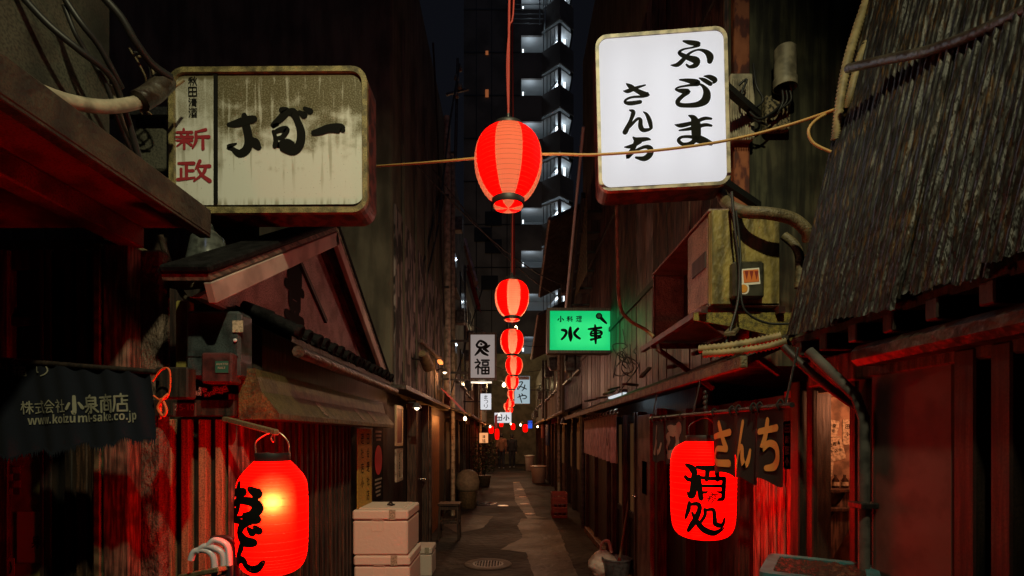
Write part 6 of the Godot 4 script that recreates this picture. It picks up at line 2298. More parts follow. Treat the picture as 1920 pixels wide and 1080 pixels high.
	var run_words := ["longest black cable slanting down the plaster above the canopy", "short black cable joining the bundle above the canopy", "rightmost black cable of the bundle above the canopy", "slack black cable beside the longest one above the canopy"]
	for i in 4:
		hose_line("wall_cable", runs[i], [0.013, 0.012, 0.016, 0.009][i], M.rubber, run_words[i], "cable")
	hose_line("wall_cable", [[212, 160, 2.2], [220, 200, 2.24], [232, 240, 2.28], [255, 290, 2.33]], 0.013, M.cream_pvc, "cream cable dropping from the conduit to the canopy", "cable")
	# stubs of wire poking in front of the weathered sign
	hose_line("wire_stub", [[300, 175, 2.40], [322, 165, 2.44], [344, 150, 2.47]], 0.008, M.hose, "stiff ochre wire ends poking in front of the weathered sign", "wire")
	rng.seed = 55
	for i in 3:
		var x := 262.0 + i * 8
		hose_line("tangled_wire", [[x - 20, 90 + i * 8, 2.42], [x, 115 + rng.randf_range(-12, 12), 2.46], [x + 12, 150 + rng.randf_range(-14, 14), 2.5], [x - 8, 185 + i * 6, 2.56], [x + 6, 215, 2.6]], 0.005, M.rubber if i % 2 else M.old_pipe, ["frayed wire loop in the bundle at the corner of the canopy, highest", "black wire loop in the bundle at the corner of the canopy", "mottled wire loop amid the bundle by the weathered sign", "black wire loop close to the weathered sign's edge", "lowest mottled wire loop by the weathered sign's edge"][i], "wire")
	# wires sagging along the left wall beyond the gable
	var far_runs := [[[830, 330, 9.4], [800, 470, 7.6], [770, 580, 6.6], [742, 660, 5.6]], [[836, 350, 9.6], [805, 500, 7.8], [775, 600, 6.8], [744, 665, 5.65]], [[862, 120, 8.5], [845, 220, 8.4], [835, 300, 8.3], [822, 420, 7.9]], [[905, 540, 13], [880, 620, 11.5], [860, 690, 10.5], [838, 760, 9.6]], [[812, 80, 7.8], [820, 240, 8.3], [826, 420, 8.8], [835, 640, 9.4]]]
	var far_words := ["black wire slanting down the pink stained wall", "second black wire close beside the slanting one on the pink stained wall", "thin wire hanging from the insulator against the night sky", "thin wire running down beside the framed hanging sign", "wire hanging straight down past the cream downpipe"]
	for i in 5:
		hose_line("hanging_wire", far_runs[i], 0.014, M.rubber, far_words[i], "wire")
	# overhead runs between the houses
	for q in [[-6.4, 4.9, -11.0, 4.7], [-8.0, 5.6, -13.0, 5.0], [-12.0, 4.3, -16.5, 4.4], [-15.0, 3.9, -20.0, 4.1], [-18, 3.6, -22, 3.7]]:
		cable("overhead_wire", sag(Vector3(-1.15, q[1], q[0]), Vector3(1.2, q[3], q[2]), 0.25), 0.010, M.rubber, "black wire slung over the alley between %s" % {-6.4: "the concrete house and the green sign's wall", -8.0: "the cream downpipe and the metal stair", -12.0: "the houses behind the framed sign", -15.0: "the houses near the pale blue sign", -18.0: "the last houses"}[float(q[0])], "wire", "wires slung over the alley")
	# insulator pole on the left against the sky
	var t := thing("insulator_pole", "short pole with ceramic insulators against the night sky", "pole", Vector3(-0.98, 7.2, -9.5))
	var g := geo()
	g.tube([Vector3(-0.98, 6.6, -9.6), Vector3(-0.94, 8.4, -9.6)], [0.03, 0.022], 8)
	part("pole", g, M.grey_metal, t)
	for k in 4:
		g = geo()
		g.lathe(Vector3(-0.955 + 0.06 * (k % 2), 7.7 + k * 0.16, -9.55), [Vector2(0.0, 0.06), Vector2(0.03, 0.05), Vector2(0.02, 0.03), Vector2(0.045, 0.01), Vector2(0.02, -0.01), Vector2(0.045, -0.03), Vector2(0.0, -0.05)], 12)
		part("insulator", g, M.cream_pvc, t)
	g = geo()
	g.bar(Vector3(-1.15, 7.75, -9.6), Vector3(-0.75, 7.85, -9.6), 0.04, 0.04)
	part("cross_arm", g, M.grey_metal, t)
	g = geo()
	g.bar(Vector3(-1.2, 6.7, -9.6), Vector3(-0.98, 6.7, -9.6), 0.04, 0.04)
	part("clamp", g, M.grey_metal, t)
	# clutter of wire beside the green sign and on the lean-to roof
	rng.seed = 71
	for i in 8:
		var d := rng.randf_range(5.0, 6.4)
		var x := rng.randf_range(1165, 1230)
		var y := 640.0 + i * 7
		var loop_px := [[x, y - 30, d]]
		for k in 7:
			var an := k * 1.35 + i
			loop_px.append([x + cos(an) * rng.randf_range(8, 22), y + 12 + sin(an) * rng.randf_range(8, 24), d - 0.03 * k])
		loop_px.append([x + rng.randf_range(-50, 20), y + 62, d - 0.2])
		hose_line("coiled_wire", loop_px, 0.005, M.rubber if i % 3 else M.grey_metal, ["highest", "second highest", "third highest", "fourth highest", "fourth lowest", "third lowest", "second lowest", "lowest"][i] + " wire loop of the tangle between the green sign and the lean-to roof", "wire")
		get_child(get_child_count() - 1).set_meta("group", "tangled wire loops beside the green sign")
	# bits piled on the lean-to roof
	for i in 9:
		var z := -2.5 - i * 0.55
		var c := Vector3(1.08 + rng.randf_range(-0.05, 0.05), 2.06, z)
		org = c
		g = geo()
		g.bar(c + Vector3(-0.1, -0.02, 0.2), c + Vector3(0.1, rng.randf_range(0.0, 0.12), -rng.randf_range(0.15, 0.35)), rng.randf_range(0.02, 0.06), 0.02, Vector3.UP, 0.003)
		solo("roof_scrap", g, [M.old_pipe, M.sign_case, M.sheet_metal][i % 3], ["nearest", "second nearest", "third nearest", "fourth nearest", "fifth nearest", "sixth nearest", "seventh nearest", "eighth nearest", "farthest"][i] + " scrap stick lying on the metal lean-to roof", "scrap", "scraps on the lean-to roof")

# ------------------------------------------------------------------ things on the ground
func foam_box(t: Node3D, c: Vector3, w: float, h: float, d: float, notch := true) -> void:
	var g := geo()
	g.box(c + Vector3(0, h * 0.38, 0), Vector3(w, h * 0.76, d), 0.012)
	part("tub", g, M.foam, t)
	g = geo()
	g.box(c + Vector3(0, h * 0.885, 0), Vector3(w + 0.006, h * 0.22, d + 0.006), 0.012)
	part("lid", g, M.foam, t)
	g = geo()
	g.box(c + Vector3(0.0, h * 0.77, 0), Vector3(w - 0.012, 0.006, d - 0.012))
	part("seam", g, M.dark_wood, t)
	g = geo()
	g.box(c + Vector3(w * 0.22, h * 0.89, d / 2 + 0.0042), Vector3(0.05, h * 0.22, 0.0016))
	part("tape", g, M.paper, t)
	if notch:
		g = geo()
		ring(rrect(0.095, 0.085, 0.012, 2), rrect(0.088, 0.078, 0.01, 2), c + Vector3(-0.02, h * 0.66, d / 2 + 0.002), Basis.IDENTITY, 0.004, g)
		part("grip", g, M.foam, t)

func street_things() -> void:
	var g: Geo
	# stack of foam boxes
	var s := 4.0
	var c := Vector3(-0.985, 0, -4.30)
	for k in 3:
		var hh := 0.345
		var t := thing("foam_box", ["lowest foam fish box of the stack on the left", "middle foam fish box of the stack on the left", "topmost foam fish box of the stack, a dark clip on its lid"][k], "box", c + Vector3(0.012 * (k % 2), k * (hh + 0.003), 0), "stacked foam boxes")
		foam_box(t, org, 0.43 - 0.006 * k, hh, 0.5)
		if k == 2:
			g = geo()
			g.box(org + Vector3(-0.02, hh + 0.001, -0.02), Vector3(0.36, 0.006, 0.40), 0.002)
			part("lid_panel", g, M.foam, t)
			g = geo()
			g.tube(curve([org + Vector3(0.0, hh + 0.008, 0.0), org + Vector3(0.03, hh + 0.03, 0.02), org + Vector3(0.05, hh + 0.012, 0.05), org + Vector3(0.02, hh + 0.02, 0.08), org + Vector3(0.06, hh + 0.012, 0.02)]), 0.007, 6)
			part("clip", g, M.rubber, t)
	var sb := thing("foam_box", "small foam box standing alone on the ground beside the stack", "box", Vector3(-0.99, 0, -6.25))
	foam_box(sb, org, 0.20, 0.33, 0.34, false)
	# umbrella stand with pale handles
	var u := thing("umbrella_stand", "wooden umbrella rail below the red lantern's left side", "umbrella stand", P(392, 1078, 2.12) - Vector3(0, 1.0, 0))
	g = geo()
	g.bar(P(345, 1080, 2.12), P(420, 1066, 2.02), 0.05, 0.02, Vector3.UP, 0.004)
	part("rail", g, M.batten_wood, u)
	for x in [[350, 2.12], [415, 2.03]]:
		g = geo()
		var top := P(x[0], 1078, x[1])
		g.box(Vector3(top.x, top.y / 2, top.z), Vector3(0.03, top.y, 0.03), 0.003)
		part("leg", g, M.dark_wood, u)
	for q in [[[358, 1050], [365, 1034], [386, 1032], [400, 1044], [403, 1070], [404, 1300], "white hooked umbrella handle nearest the wall"], [[372, 1034], [384, 1024], [404, 1028], [418, 1040], [420, 1070], [421, 1300], "white hooked umbrella handle in the middle"], [[390, 1024], [402, 1013], [420, 1018], [428, 1030], [430, 1060], [431, 1300], "white hooked umbrella handle farthest right"], [[396, 1010], [412, 1008], [432, 1010], [442, 1026], [443, 1060], [444, 1300], "black hooked umbrella handle behind the white ones"]]:
		var dep := 2.04 if q[0][0] < 395 else 2.10
		var um := thing("umbrella", q[6], "umbrella", P(q[4][0], 1340, dep), "umbrellas below the red lantern")
		var pts := []
		for k in 5:
			pts.append(P(q[k][0], q[k][1], dep))
		g = geo()
		g.tube(curve(pts, 6), 0.012 if dep < 2.08 else 0.010, 10)
		part("handle", g, M.white_plastic if dep < 2.08 else M.rubber, um)
		g = geo()
		var e := P(q[4][0], q[4][1], dep)
		g.tube([e + Vector3(0, 0.01, 0), e + Vector3(0, -0.12, 0), e + Vector3(0, -0.2, 0), Vector3(e.x, 0.08, e.z), Vector3(e.x, 0.0, e.z)], [0.008, 0.014, 0.03, 0.018, 0.006], 10)
		part("canopy", g, M.navy_cloth, um)
	# teal tub at the lower right
	var tb := thing("teal_tub", "teal plastic tub on a stack, dark wet wrap in its top", "tub", Vector3(1.08, 0.0, -1.86))
	var ty := 1.125
	var tc := Vector3(1.08, 0, -1.86)
	var rot := Basis(Vector3.UP, -0.55)
	g = geo()
	g.box(tc + Vector3(0, ty - 0.07, 0), Vector3(0.33, 0.14, 0.33), 0.02, rot)
	part("tub", g, M.teal_plastic, tb)
	g = geo()
	ring(rrect(0.35, 0.35, 0.03, 3), rrect(0.27, 0.27, 0.02, 3), tc + Vector3(0, ty + 0.006, 0), rot * Basis(Vector3(1, 0, 0), Vector3(0, 0, -1), Vector3(0, 1, 0)), 0.02, g)
	part("rim", g, M.teal_plastic, tb)
	g = geo()
	var nz := FastNoiseLite.new()
	nz.seed = 4
	nz.frequency = 12.0
	g.sheet(24, 24, func(a: float, b: float) -> Vector3:
		return tc + rot * Vector3(-0.135 + a * 0.27, ty + 0.012 + 0.012 * nz.get_noise_2d(a, b), 0.135 - b * 0.27))
	part("wrap", g, mk("wet_wrap", Color(0.05, 0.035, 0.03), 0.12), tb)
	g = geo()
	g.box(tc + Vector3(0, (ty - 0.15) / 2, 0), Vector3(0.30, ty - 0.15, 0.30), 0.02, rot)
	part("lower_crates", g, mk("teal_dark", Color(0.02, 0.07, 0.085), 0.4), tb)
	# bucket with bag, and the broom
	var b := spot(1157, 1092)
	b.y = 0
	var bk := thing("bucket", "grey plastic bucket by the sliding doors", "bucket", b)
	g = geo()
	g.lathe(b, [Vector2(0, 0.0), Vector2(0.12, 0.0), Vector2(0.155, 0.25), Vector2(0.168, 0.255), Vector2(0.168, 0.27), Vector2(0.15, 0.27), Vector2(0.118, 0.02), Vector2(0, 0.02)], 4 * 6)
	part("tub", g, mk("bucket_grey", Color(0.14, 0.16, 0.18), 0.4, "grime", Vector3(3, 3, 3)), bk)
	var bag := thing("plastic_bag", "crumpled white plastic bag leaning on the grey bucket", "bag", b + Vector3(-0.13, 0, -0.14))
	g = geo()
	nz.frequency = 2.2
	g.sheet(28, 18, func(a: float, w: float) -> Vector3:
		var an := a * TAU
		var r := 0.14 * sin(clampf(w, 0.02, 0.98) * PI) ** 0.6 * (1.0 + 0.35 * nz.get_noise_3d(cos(an) * 1.2, w * 3.0, sin(an) * 1.2))
		return org + Vector3(sin(an) * r * 1.1, w * 0.33, cos(an) * r))
	part("bag", g, M.bag_plastic, bag)
	g = geo()
	g.tube(curve([org + Vector3(-0.04, 0.28, 0.05), org + Vector3(-0.02, 0.40, 0.02), org + Vector3(0.06, 0.42, 0.0), org + Vector3(0.09, 0.30, 0.03)]), [0.02, 0.016, 0.012, 0.012, 0.012, 0.012, 0.014, 0.016, 0.018, 0.02, 0.02, 0.02, 0.02, 0.02, 0.02, 0.02, 0.02, 0.02, 0.02].slice(0, 19), 6)
	part("handle", g, M.bag_plastic, bag)
	var br := thing("broom", "broom with wooden handle standing in the grey bucket", "broom", b + Vector3(0.0, 0.02, 0.02))
	g = geo()
	g.tube([b + Vector3(0.02, 0.22, 0.0), b + Vector3(0.17, 0.98, -0.12)], 0.013, 8)
	part("handle", g, M.batten_wood, br)
	g = geo()
	g.tube([b + Vector3(-0.01, 0.03, 0.02), b + Vector3(0.015, 0.17, 0.0), b + Vector3(0.03, 0.27, -0.01)], [0.05, 0.035, 0.016], 8)
	part("head", g, M.crate_red, br)
	# stool
	var st := spot(843, 1010)
	st.y = 0
	var so := thing("stool", "small wooden stool at the left doorway", "stool", st)
	g = geo()
	g.box(st + Vector3(0, 0.545, 0), Vector3(0.34, 0.035, 0.32), 0.006)
	part("seat", g, M.brown_wood, so)
	for q in [[-1, -1], [1, -1], [1, 1], [-1, 1]]:
		g = geo()
		g.bar(st + Vector3(q[0] * 0.135, 0.53, q[1] * 0.13), st + Vector3(q[0] * 0.155, 0.0, q[1] * 0.15), 0.035, 0.035, Vector3.UP, 0.004)
		part("leg", g, M.brown_wood, so)
	for q in [[0, 1, 0.27, 0.03], [0, -1, 0.27, 0.03], [1, 0, 0.03, 0.26], [-1, 0, 0.03, 0.26]]:
		g = geo()
		g.box(st + Vector3(q[0] * 0.145, 0.27, q[1] * 0.14), Vector3(q[2], 0.03, q[3]), 0.003)
		part("stretcher", g, M.brown_wood, so)
		g = geo()
		g.box(st + Vector3(q[0] * 0.138, 0.49, q[1] * 0.133), Vector3(q[2], 0.05, q[3]), 0.003)
		part("apron", g, M.brown_wood, so)
	# wrapped drum
	var w := spot(877, 952)
	w.y = 0
	var dr := thing("wrapped_drum", "drum wrapped in pale sheeting with a rounded top by the left wall", "drum", w)
	g = geo()
	g.lathe(w, [Vector2(0, 0), Vector2(0.20, 0.0), Vector2(0.20, 0.36), Vector2(0.17, 0.38)], 20)
	part("drum", g, M.old_pipe, dr)
	g = geo()
	g.lathe(w, [Vector2(0.17, 0.37), Vector2(0.25, 0.42), Vector2(0.27, 0.58), Vector2(0.22, 0.76), Vector2(0.12, 0.84), Vector2(0, 0.86)], 20)
	part("cover", g, mk("drum_sheet", Color(0.30, 0.26, 0.19), 0.6, "soft", Vector3(2, 2, 2)), dr)
	# red crates
	var r := spot(1048, 969)
	r.y = 0
	for k in 3:
		var cr := thing("beer_crate", ["lowest dark red bottle crate of three on the right", "middle dark red bottle crate of three on the right", "topmost dark red bottle crate of three on the right"][k], "crate", r + Vector3(0, k * 0.165, 0), "stacked bottle crates")
		for e in [[-1, 0], [1, 0], [0, -1], [0, 1]]:
			g = geo()
			var sz := Vector3(0.012, 0.05, 0.36) if e[0] else Vector3(0.29, 0.05, 0.012)
			g.box(org + Vector3(e[0] * 0.145, 0.026, e[1] * 0.185), sz, 0.002)
			g.box(org + Vector3(e[0] * 0.145, 0.135, e[1] * 0.185), sz, 0.002)
			for f in 4:
				var o2 := (f - 1.5) * 0.085
				g.box(org + Vector3(e[0] * 0.145 + (o2 if e[1] else 0.0), 0.08, e[1] * 0.185 + (o2 if e[0] else 0.0)), Vector3(0.014, 0.07, 0.014))
			part("side", g, M.crate_red, cr)
		g = geo()
		g.box(org + Vector3(0, 0.008, 0), Vector3(0.28, 0.012, 0.36))
		part("floor", g, M.crate_red, cr)
	# bins
	for q in [[1010, 905, 0.27, 0.60, "wide pale plastic bin with rounded rim on the right"], [993, 882, 0.22, 0.72, "narrower pale bin behind the wide one"]]:
		var p := spot(q[0], q[1])
		p.y = 0
		var bn := thing("plastic_bin", q[4], "bin", p, "pale bins on the right")
		g = geo()
		g.lathe(p, [Vector2(0, 0.0), Vector2(q[2] * 0.82, 0.0), Vector2(q[2], q[3] * 0.92)], 24)
		part("body", g, M.bag_plastic, bn)
		g = geo()
		g.lathe(p, [Vector2(q[2], q[3] * 0.92), Vector2(q[2] + 0.025, q[3] * 0.925), Vector2(q[2] + 0.025, q[3] * 0.96), Vector2(q[2] * 0.6, q[3]), Vector2(0, q[3] * 1.01)], 24)
		part("lid", g, M.bag_plastic, bn)
	# street lamp behind the viewer whose light falls on all that faces down the alley
	var la := Vector3(0.3, 4.8, 0.3)
	var lp := thing("street_lamp", "hooded street lamp on a pole just behind and above the viewer", "street lamp", Vector3(1.05, 0, 0.9))
	g = geo()
	g.tube([Vector3(1.05, 0, 0.9), Vector3(1.05, 4.9, 0.9)], [0.07, 0.05], 12)
	part("pole", g, M.grey_metal, lp)
	g = geo()
	g.tube(curve([Vector3(1.05, 4.8, 0.9), Vector3(0.98, 5.02, 0.84), Vector3(0.65, 5.06, 0.56), la + Vector3(0, 0.16, 0)]), 0.025, 8)
	part("arm", g, M.grey_metal, lp)
	g = geo()
	g.lathe(la, [Vector2(0.03, 0.17), Vector2(0.06, 0.15), Vector2(0.16, 0.05), Vector2(0.17, 0.03), Vector2(0.155, 0.04), Vector2(0.05, 0.13)], 24)
	part("hood", g, M.grey_metal, lp)
	g = geo()
	g.lathe(la, [Vector2(0, -0.03), Vector2(0.03, -0.015), Vector2(0.04, 0.02), Vector2(0.03, 0.06), Vector2(0, 0.09)], 14)
	part("bulb", g, glow("lit_sodium", Color(1.0, 0.66, 0.26), 8.0), lp)
	var sl := SpotLight3D.new()
	sl.name = "glow"
	sl.light_color = Color(0.98, 0.92, 0.54).linear_to_srgb()
	sl.light_energy = 11.5
	sl.light_size = 0.06
	sl.spot_angle = 42.0
	sl.spot_angle_attenuation = 1.0
	sl.spot_range = 40.0
	sl.spot_attenuation = 2.0
	sl.shadow_enabled = true
	lp.add_child(sl)
	sl.position = la + Vector3(0, -0.04, -0.02) - lp.position
	sl.basis = Basis.looking_at(Vector3(-0.3, 2.4, -2.8) - la, Vector3.UP)

# ------------------------------------------------------------------ far things
func bulb_lamp(at: Vector3, label: String, energy: float, anchor: Vector3, r := 0.03) -> void:
	var t := thing("bare_bulb", label, "lamp", at, "bare bulbs up the alley")
	var g := geo()
	g.lathe(at, [Vector2(0, -r * 1.3), Vector2(r * 0.8, -r * 0.8), Vector2(r, 0), Vector2(r * 0.6, r), Vector2(0, r * 1.6)], 12)
	part("bulb", g, M.lit_bulb, t)
	g = geo()
	g.tube([at + Vector3(0, r * 1.4, 0), at + Vector3(0, r * 1.4 + 0.06, 0), anchor], 0.012, 6)
	part("flex", g, M.rubber, t)
	omni(at, Color(1.0, 0.86, 0.62) if energy > 1.0 else Color(1.0, 0.58, 0.26), energy, r, t)

func far_things() -> void:
	bulb_lamp(P(872, 785, 9.9), "bare warm bulb over the left doorway beside the red awning", 0.35, Vector3(-1.15, 2.1, -9.9))
	bulb_lamp(P(976, 797, 17.0), "bare warm bulb on the right beside the blue plate", 0.35, Vector3(1.0, 2.05, -17.0))
	bulb_lamp(P(967, 616, 27.5), "bright white bulb high behind the second lantern", 3.0, Vector3(0.9, 7.4, -30.9), 0.1)
	bulb_lamp(P(945, 722, 24.0), "bright bulb behind the fifth lantern", 3.0, Vector3(-1.0, 4.2, -24.0), 0.08)
	bulb_lamp(P(919, 800, 19.0), "cool small bulb beneath the left far eave", 0.2, Vector3(-1.0, 2.1, -19.0))
	bulb_lamp(P(958, 795, 28.5), "small bulb low at the alley's far end", 0.6, Vector3(0.3, 2.6, -30.9), 0.04)
	bulb_lamp(P(936, 778, 22.5), "small bulb beside the bright white far sign", 0.3, Vector3(-1.0, 2.6, -22.5), 0.03)
	bulb_lamp(P(1008, 800, 14.0), "tiny bulb beneath the right eave", 0.12, Vector3(1.1, 2.05, -14.0), 0.02)
	# shaded lamp under the right eave that warms the paving and the door sill
	var sh := thing("eave_lamp", "small shaded lamp tucked under the right eave beyond the pink curtain", "lamp", Vector3(1.0, 1.86, -9.9))
	var gs := geo()
	gs.lathe(org, [Vector2(0.014, 0.10), Vector2(0.03, 0.08), Vector2(0.075, -0.03), Vector2(0.07, -0.03), Vector2(0.026, 0.075)], 18)
	part("shade", gs, M.black_iron, sh)
	gs = geo()
	gs.lathe(org, [Vector2(0, -0.02), Vector2(0.018, -0.008), Vector2(0.022, 0.01), Vector2(0.014, 0.035), Vector2(0, 0.045)], 12)
	part("bulb", gs, M.lit_bulb, sh)
	gs = geo()
	gs.tube([org + Vector3(0, 0.09, 0), org + Vector3(0.02, 0.2, 0), Vector3(1.25, 2.1, -9.9)], 0.008, 6)
	part("flex", gs, M.rubber, sh)
	omni(org + Vector3(0, 0.01, 0), Color(1.0, 0.60, 0.30), 0.5, 0.02, sh)
	# red awning and side cloths by the left bulb
	var g: Geo
	org = Vector3(-0.95, 2.1, -9.0)
	g = geo()
	g.sheet(12, 6, func(u: float, w: float) -> Vector3:
		return Vector3(-1.12 + 0.34 * (1.0 - w), 2.02 + 0.36 * w + 0.01 * sin(u * 30.0), -8.6 - u * 1.0))
	solo("door_awning", g, mk("awning_red", Color(0.45, 0.03, 0.025), 0.8), "small red cloth awning above the left doorway bulb", "awning")
	for q in [[-0.98, 1.36, -13.4, 0.4, 0.55, Color(0.03, 0.05, 0.14), "navy short curtain on the right far wall"], [0.98, 1.55, -15.5, 0.5, 0.4, Color(0.35, 0.1, 0.08), "reddish short curtain on the right beneath the eave"]]:
		org = Vector3(0.98, q[1], q[2])
		g = geo()
		g.sheet(18, 4, func(u: float, w: float) -> Vector3:
			return Vector3(0.98 + 0.03 * sin(u * 24.0), q[1] + q[4] * w, q[2] - u * 0.9))
		solo("short_curtain", g, mk("cloth_%d" % int(-q[2]), q[5], 0.9), q[6], "curtain")
	# little red lantern far down
	var t := thing("small_red_lantern", "small lit red lantern at the left far down the alley", "lantern", P(932, 814, 18.0))
	g = geo()
	g.lathe(org, ribbed([Vector2(0.04, -0.18), Vector2(0.065, -0.14), Vector2(0.075, 0), Vector2(0.065, 0.14), Vector2(0.04, 0.18)], 20, 0.0), 16)
	part("lantern_paper", g, M.lantern_red, t)
	g = geo()
	g.lathe(org, [Vector2(0, 0.18), Vector2(0.045, 0.18), Vector2(0.045, 0.205), Vector2(0, 0.21)], 16)
	g.tube([org + Vector3(0, 0.2, 0), Vector3(-0.62, 2.05, -18.0)], 0.008, 5)
	part("cap", g, M.rubber, t)
	omni(org, Color(1, 0.1, 0.05), 0.05, 0.05, t)
	# more small red lanterns along both eaves near the far end
	for q in [[921, 806, 20.5, "small red lantern on the left eave beyond the pink banner"], [962, 800, 24.0, "small red lantern on the right eave near the walkers"], [985, 803, 19.5, "small red lantern on the right eave by the blue plate"], [940, 795, 26.2, "tiny red lantern deep at the alley's end"]]:
		t = thing("small_red_lantern", q[3], "lantern", P(q[0], q[1], q[2]), "small red lanterns on the far eaves")
		g = geo()
		g.lathe(org, ribbed([Vector2(0.05, -0.14), Vector2(0.085, -0.10), Vector2(0.095, 0), Vector2(0.085, 0.10), Vector2(0.05, 0.14)], 20, 0.0), 16)
		part("lantern_paper", g, M.lantern_red, t)
		g = geo()
		g.lathe(org, [Vector2(0, 0.14), Vector2(0.052, 0.14), Vector2(0.052, 0.16), Vector2(0, 0.165)], 16)
		g.tube([org + Vector3(0, 0.16, 0), Vector3(org.x * 1.02, 2.12, org.z)], 0.008, 5)
		part("cap", g, M.rubber, t)
		omni(org, Color(1, 0.25, 0.15), 0.10, 0.05, t)
	# narrow banner
	org = P(930, 790, 18.6)
	g = geo()
	g.box(P(930, 791, 18.6), Vector3(0.09, 0.46, 0.01))
	solo("banner", g, mk("banner_pink", Color(0.6, 0.2, 0.3), 0.8), "narrow pink banner above the small red lantern", "banner")
	# shrub in a pot on the left
	var p := Vector3(-0.82, 0, -17.2)
	t = thing("potted_shrub", "leafy green shrub in a pot by the left wall", "plant", p)
	g = geo()
	g.lathe(p, [Vector2(0, 0), Vector2(0.16, 0), Vector2(0.22, 0.34), Vector2(0.19, 0.34), Vector2(0, 0.30)], 18)
	part("pot", g, M.old_pipe, t)
	for k in 5:
		g = geo()
		var a := TAU * k / 5
		g.tube(curve([p + Vector3(0, 0.3, 0), p + Vector3(cos(a) * 0.08, 0.7, sin(a) * 0.08), p + Vector3(cos(a) * 0.22, 1.2, sin(a) * 0.22)]), 0.012, 5)
		part("stem", g, M.dark_wood, t)
	g = geo()
	rng.seed = 12
	for k in 620:
		var y := rng.randf_range(0.42, 1.45)
		var an := rng.randf() * TAU
		var rad := 0.38 * sqrt(rng.randf()) * (0.6 + 0.6 * sin((y - 0.3) * 2.4))
		var c := p + Vector3(cos(an) * rad, y, sin(an) * rad)
		var dir := Vector3(rng.randf_range(-1, 1), rng.randf_range(-0.3, 1), rng.randf_range(-1, 1)).normalized()
		var sd := dir.cross(Vector3(rng.randf_range(-1, 1), rng.randf_range(-1, 1), 0.3)).normalized()
		g.quad(c, c + dir * 0.05 + sd * 0.022, c + dir * 0.1, c + dir * 0.05 - sd * 0.022)
	part("foliage", g, M.leaf, t)

# ------------------------------------------------------------------ two walkers at the far end
func body_field(bones: Array, p: Vector3, grow: float) -> float:
	var d := 1e9
	for b in bones:
		var a: Vector3 = b[0]
		var ab: Vector3 = b[1] - a
		var h := clampf((p - a).dot(ab) / maxf(ab.length_squared(), 1e-8), 0.0, 1.0)
		var e: float = (p - a - ab * h).length() - lerpf(b[2], b[3], h) - grow
		var k := 0.035
		var m := maxf(k - absf(d - e), 0.0) / k
		d = minf(d, e) - m * m * k * 0.25
	return d

func skin_mesh(g: Geo, bones: Array, grow: float, cell: float, at: Vector3, yaw: float) -> void:
	var lo := Vector3(1e9, 1e9, 1e9)
	var hi := -lo
	for b in bones:
		for e in 2:
			var r: float = b[2 + e] + grow + cell * 2
			lo = lo.min(b[e] - Vector3(r, r, r))
			hi = hi.max(b[e] + Vector3(r, r, r))
	var nx := int((hi.x - lo.x) / cell) + 2
	var ny := int((hi.y - lo.y) / cell) + 2
	var nzc := int((hi.z - lo.z) / cell) + 2
	var f := PackedFloat32Array()
	f.resize(nx * ny * nzc)
	for z in nzc:
		for y in ny:
			for x in nx:
				f[(z * ny + y) * nx + x] = body_field(bones, lo + Vector3(x, y, z) * cell, grow)
	var id := {}
	var base := g.v.size()
	var bs := Basis(Vector3.UP, yaw)
	for z in nzc - 1:
		for y in ny - 1:
			for x in nx - 1:
				var acc := Vector3.ZERO
				var cnt := 0
				var k0 := (z * ny + y) * nx + x
				var s := [f[k0], f[k0 + 1], f[k0 + nx], f[k0 + nx + 1], f[k0 + nx * ny], f[k0 + nx * ny + 1], f[k0 + nx * ny + nx], f[k0 + nx * ny + nx + 1]]
				for e in [[0, 1], [2, 3], [4, 5], [6, 7], [0, 2], [1, 3], [4, 6], [5, 7], [0, 4], [1, 5], [2, 6], [3, 7]]:
					if (s[e[0]] < 0) != (s[e[1]] < 0):
						var t: float = s[e[0]] / (s[e[0]] - s[e[1]])
						var a := Vector3(e[0] & 1, (e[0] >> 1) & 1, (e[0] >> 2) & 1)
						var b := Vector3(e[1] & 1, (e[1] >> 1) & 1, (e[1] >> 2) & 1)
						acc += a.lerp(b, t)
						cnt += 1
				if cnt:
					var q := lo + (Vector3(x, y, z) + acc / cnt) * cell
					id[k0] = g.v.size()
					var ee := 0.01
					var nn := Vector3(body_field(bones, q + Vector3(ee, 0, 0), grow) - body_field(bones, q - Vector3(ee, 0, 0), grow), body_field(bones, q + Vector3(0, ee, 0), grow) - body_field(bones, q - Vector3(0, ee, 0), grow), body_field(bones, q + Vector3(0, 0, ee), grow) - body_field(bones, q - Vector3(0, 0, ee), grow)).normalized()
					g.v.append(at + bs * q - g.o)
					g.n.append(bs * nn)
					g.uv.append(Vector2.ZERO)
	var st := [1, nx, nx * ny]
	for z in range(1, nzc - 1):
		for y in range(1, ny - 1):
			for x in range(1, nx - 1):
				var k0 := (z * ny + y) * nx + x
				for ax in 3:
					var u: int = st[(ax + 1) % 3]
					var w: int = st[(ax + 2) % 3]
					var a: bool = f[k0] < 0
					var b: bool = f[k0 + st[ax]] < 0
					if a != b and id.has(k0) and id.has(k0 - u) and id.has(k0 - w) and id.has(k0 - u - w):
						var q := [id[k0 - u - w], id[k0 - w], id[k0], id[k0 - u]]
						if a:
							g.ix.append_array([q[0], q[2], q[1], q[0], q[3], q[2]])
						else:
							g.ix.append_array([q[0], q[1], q[2], q[0], q[2], q[3]])

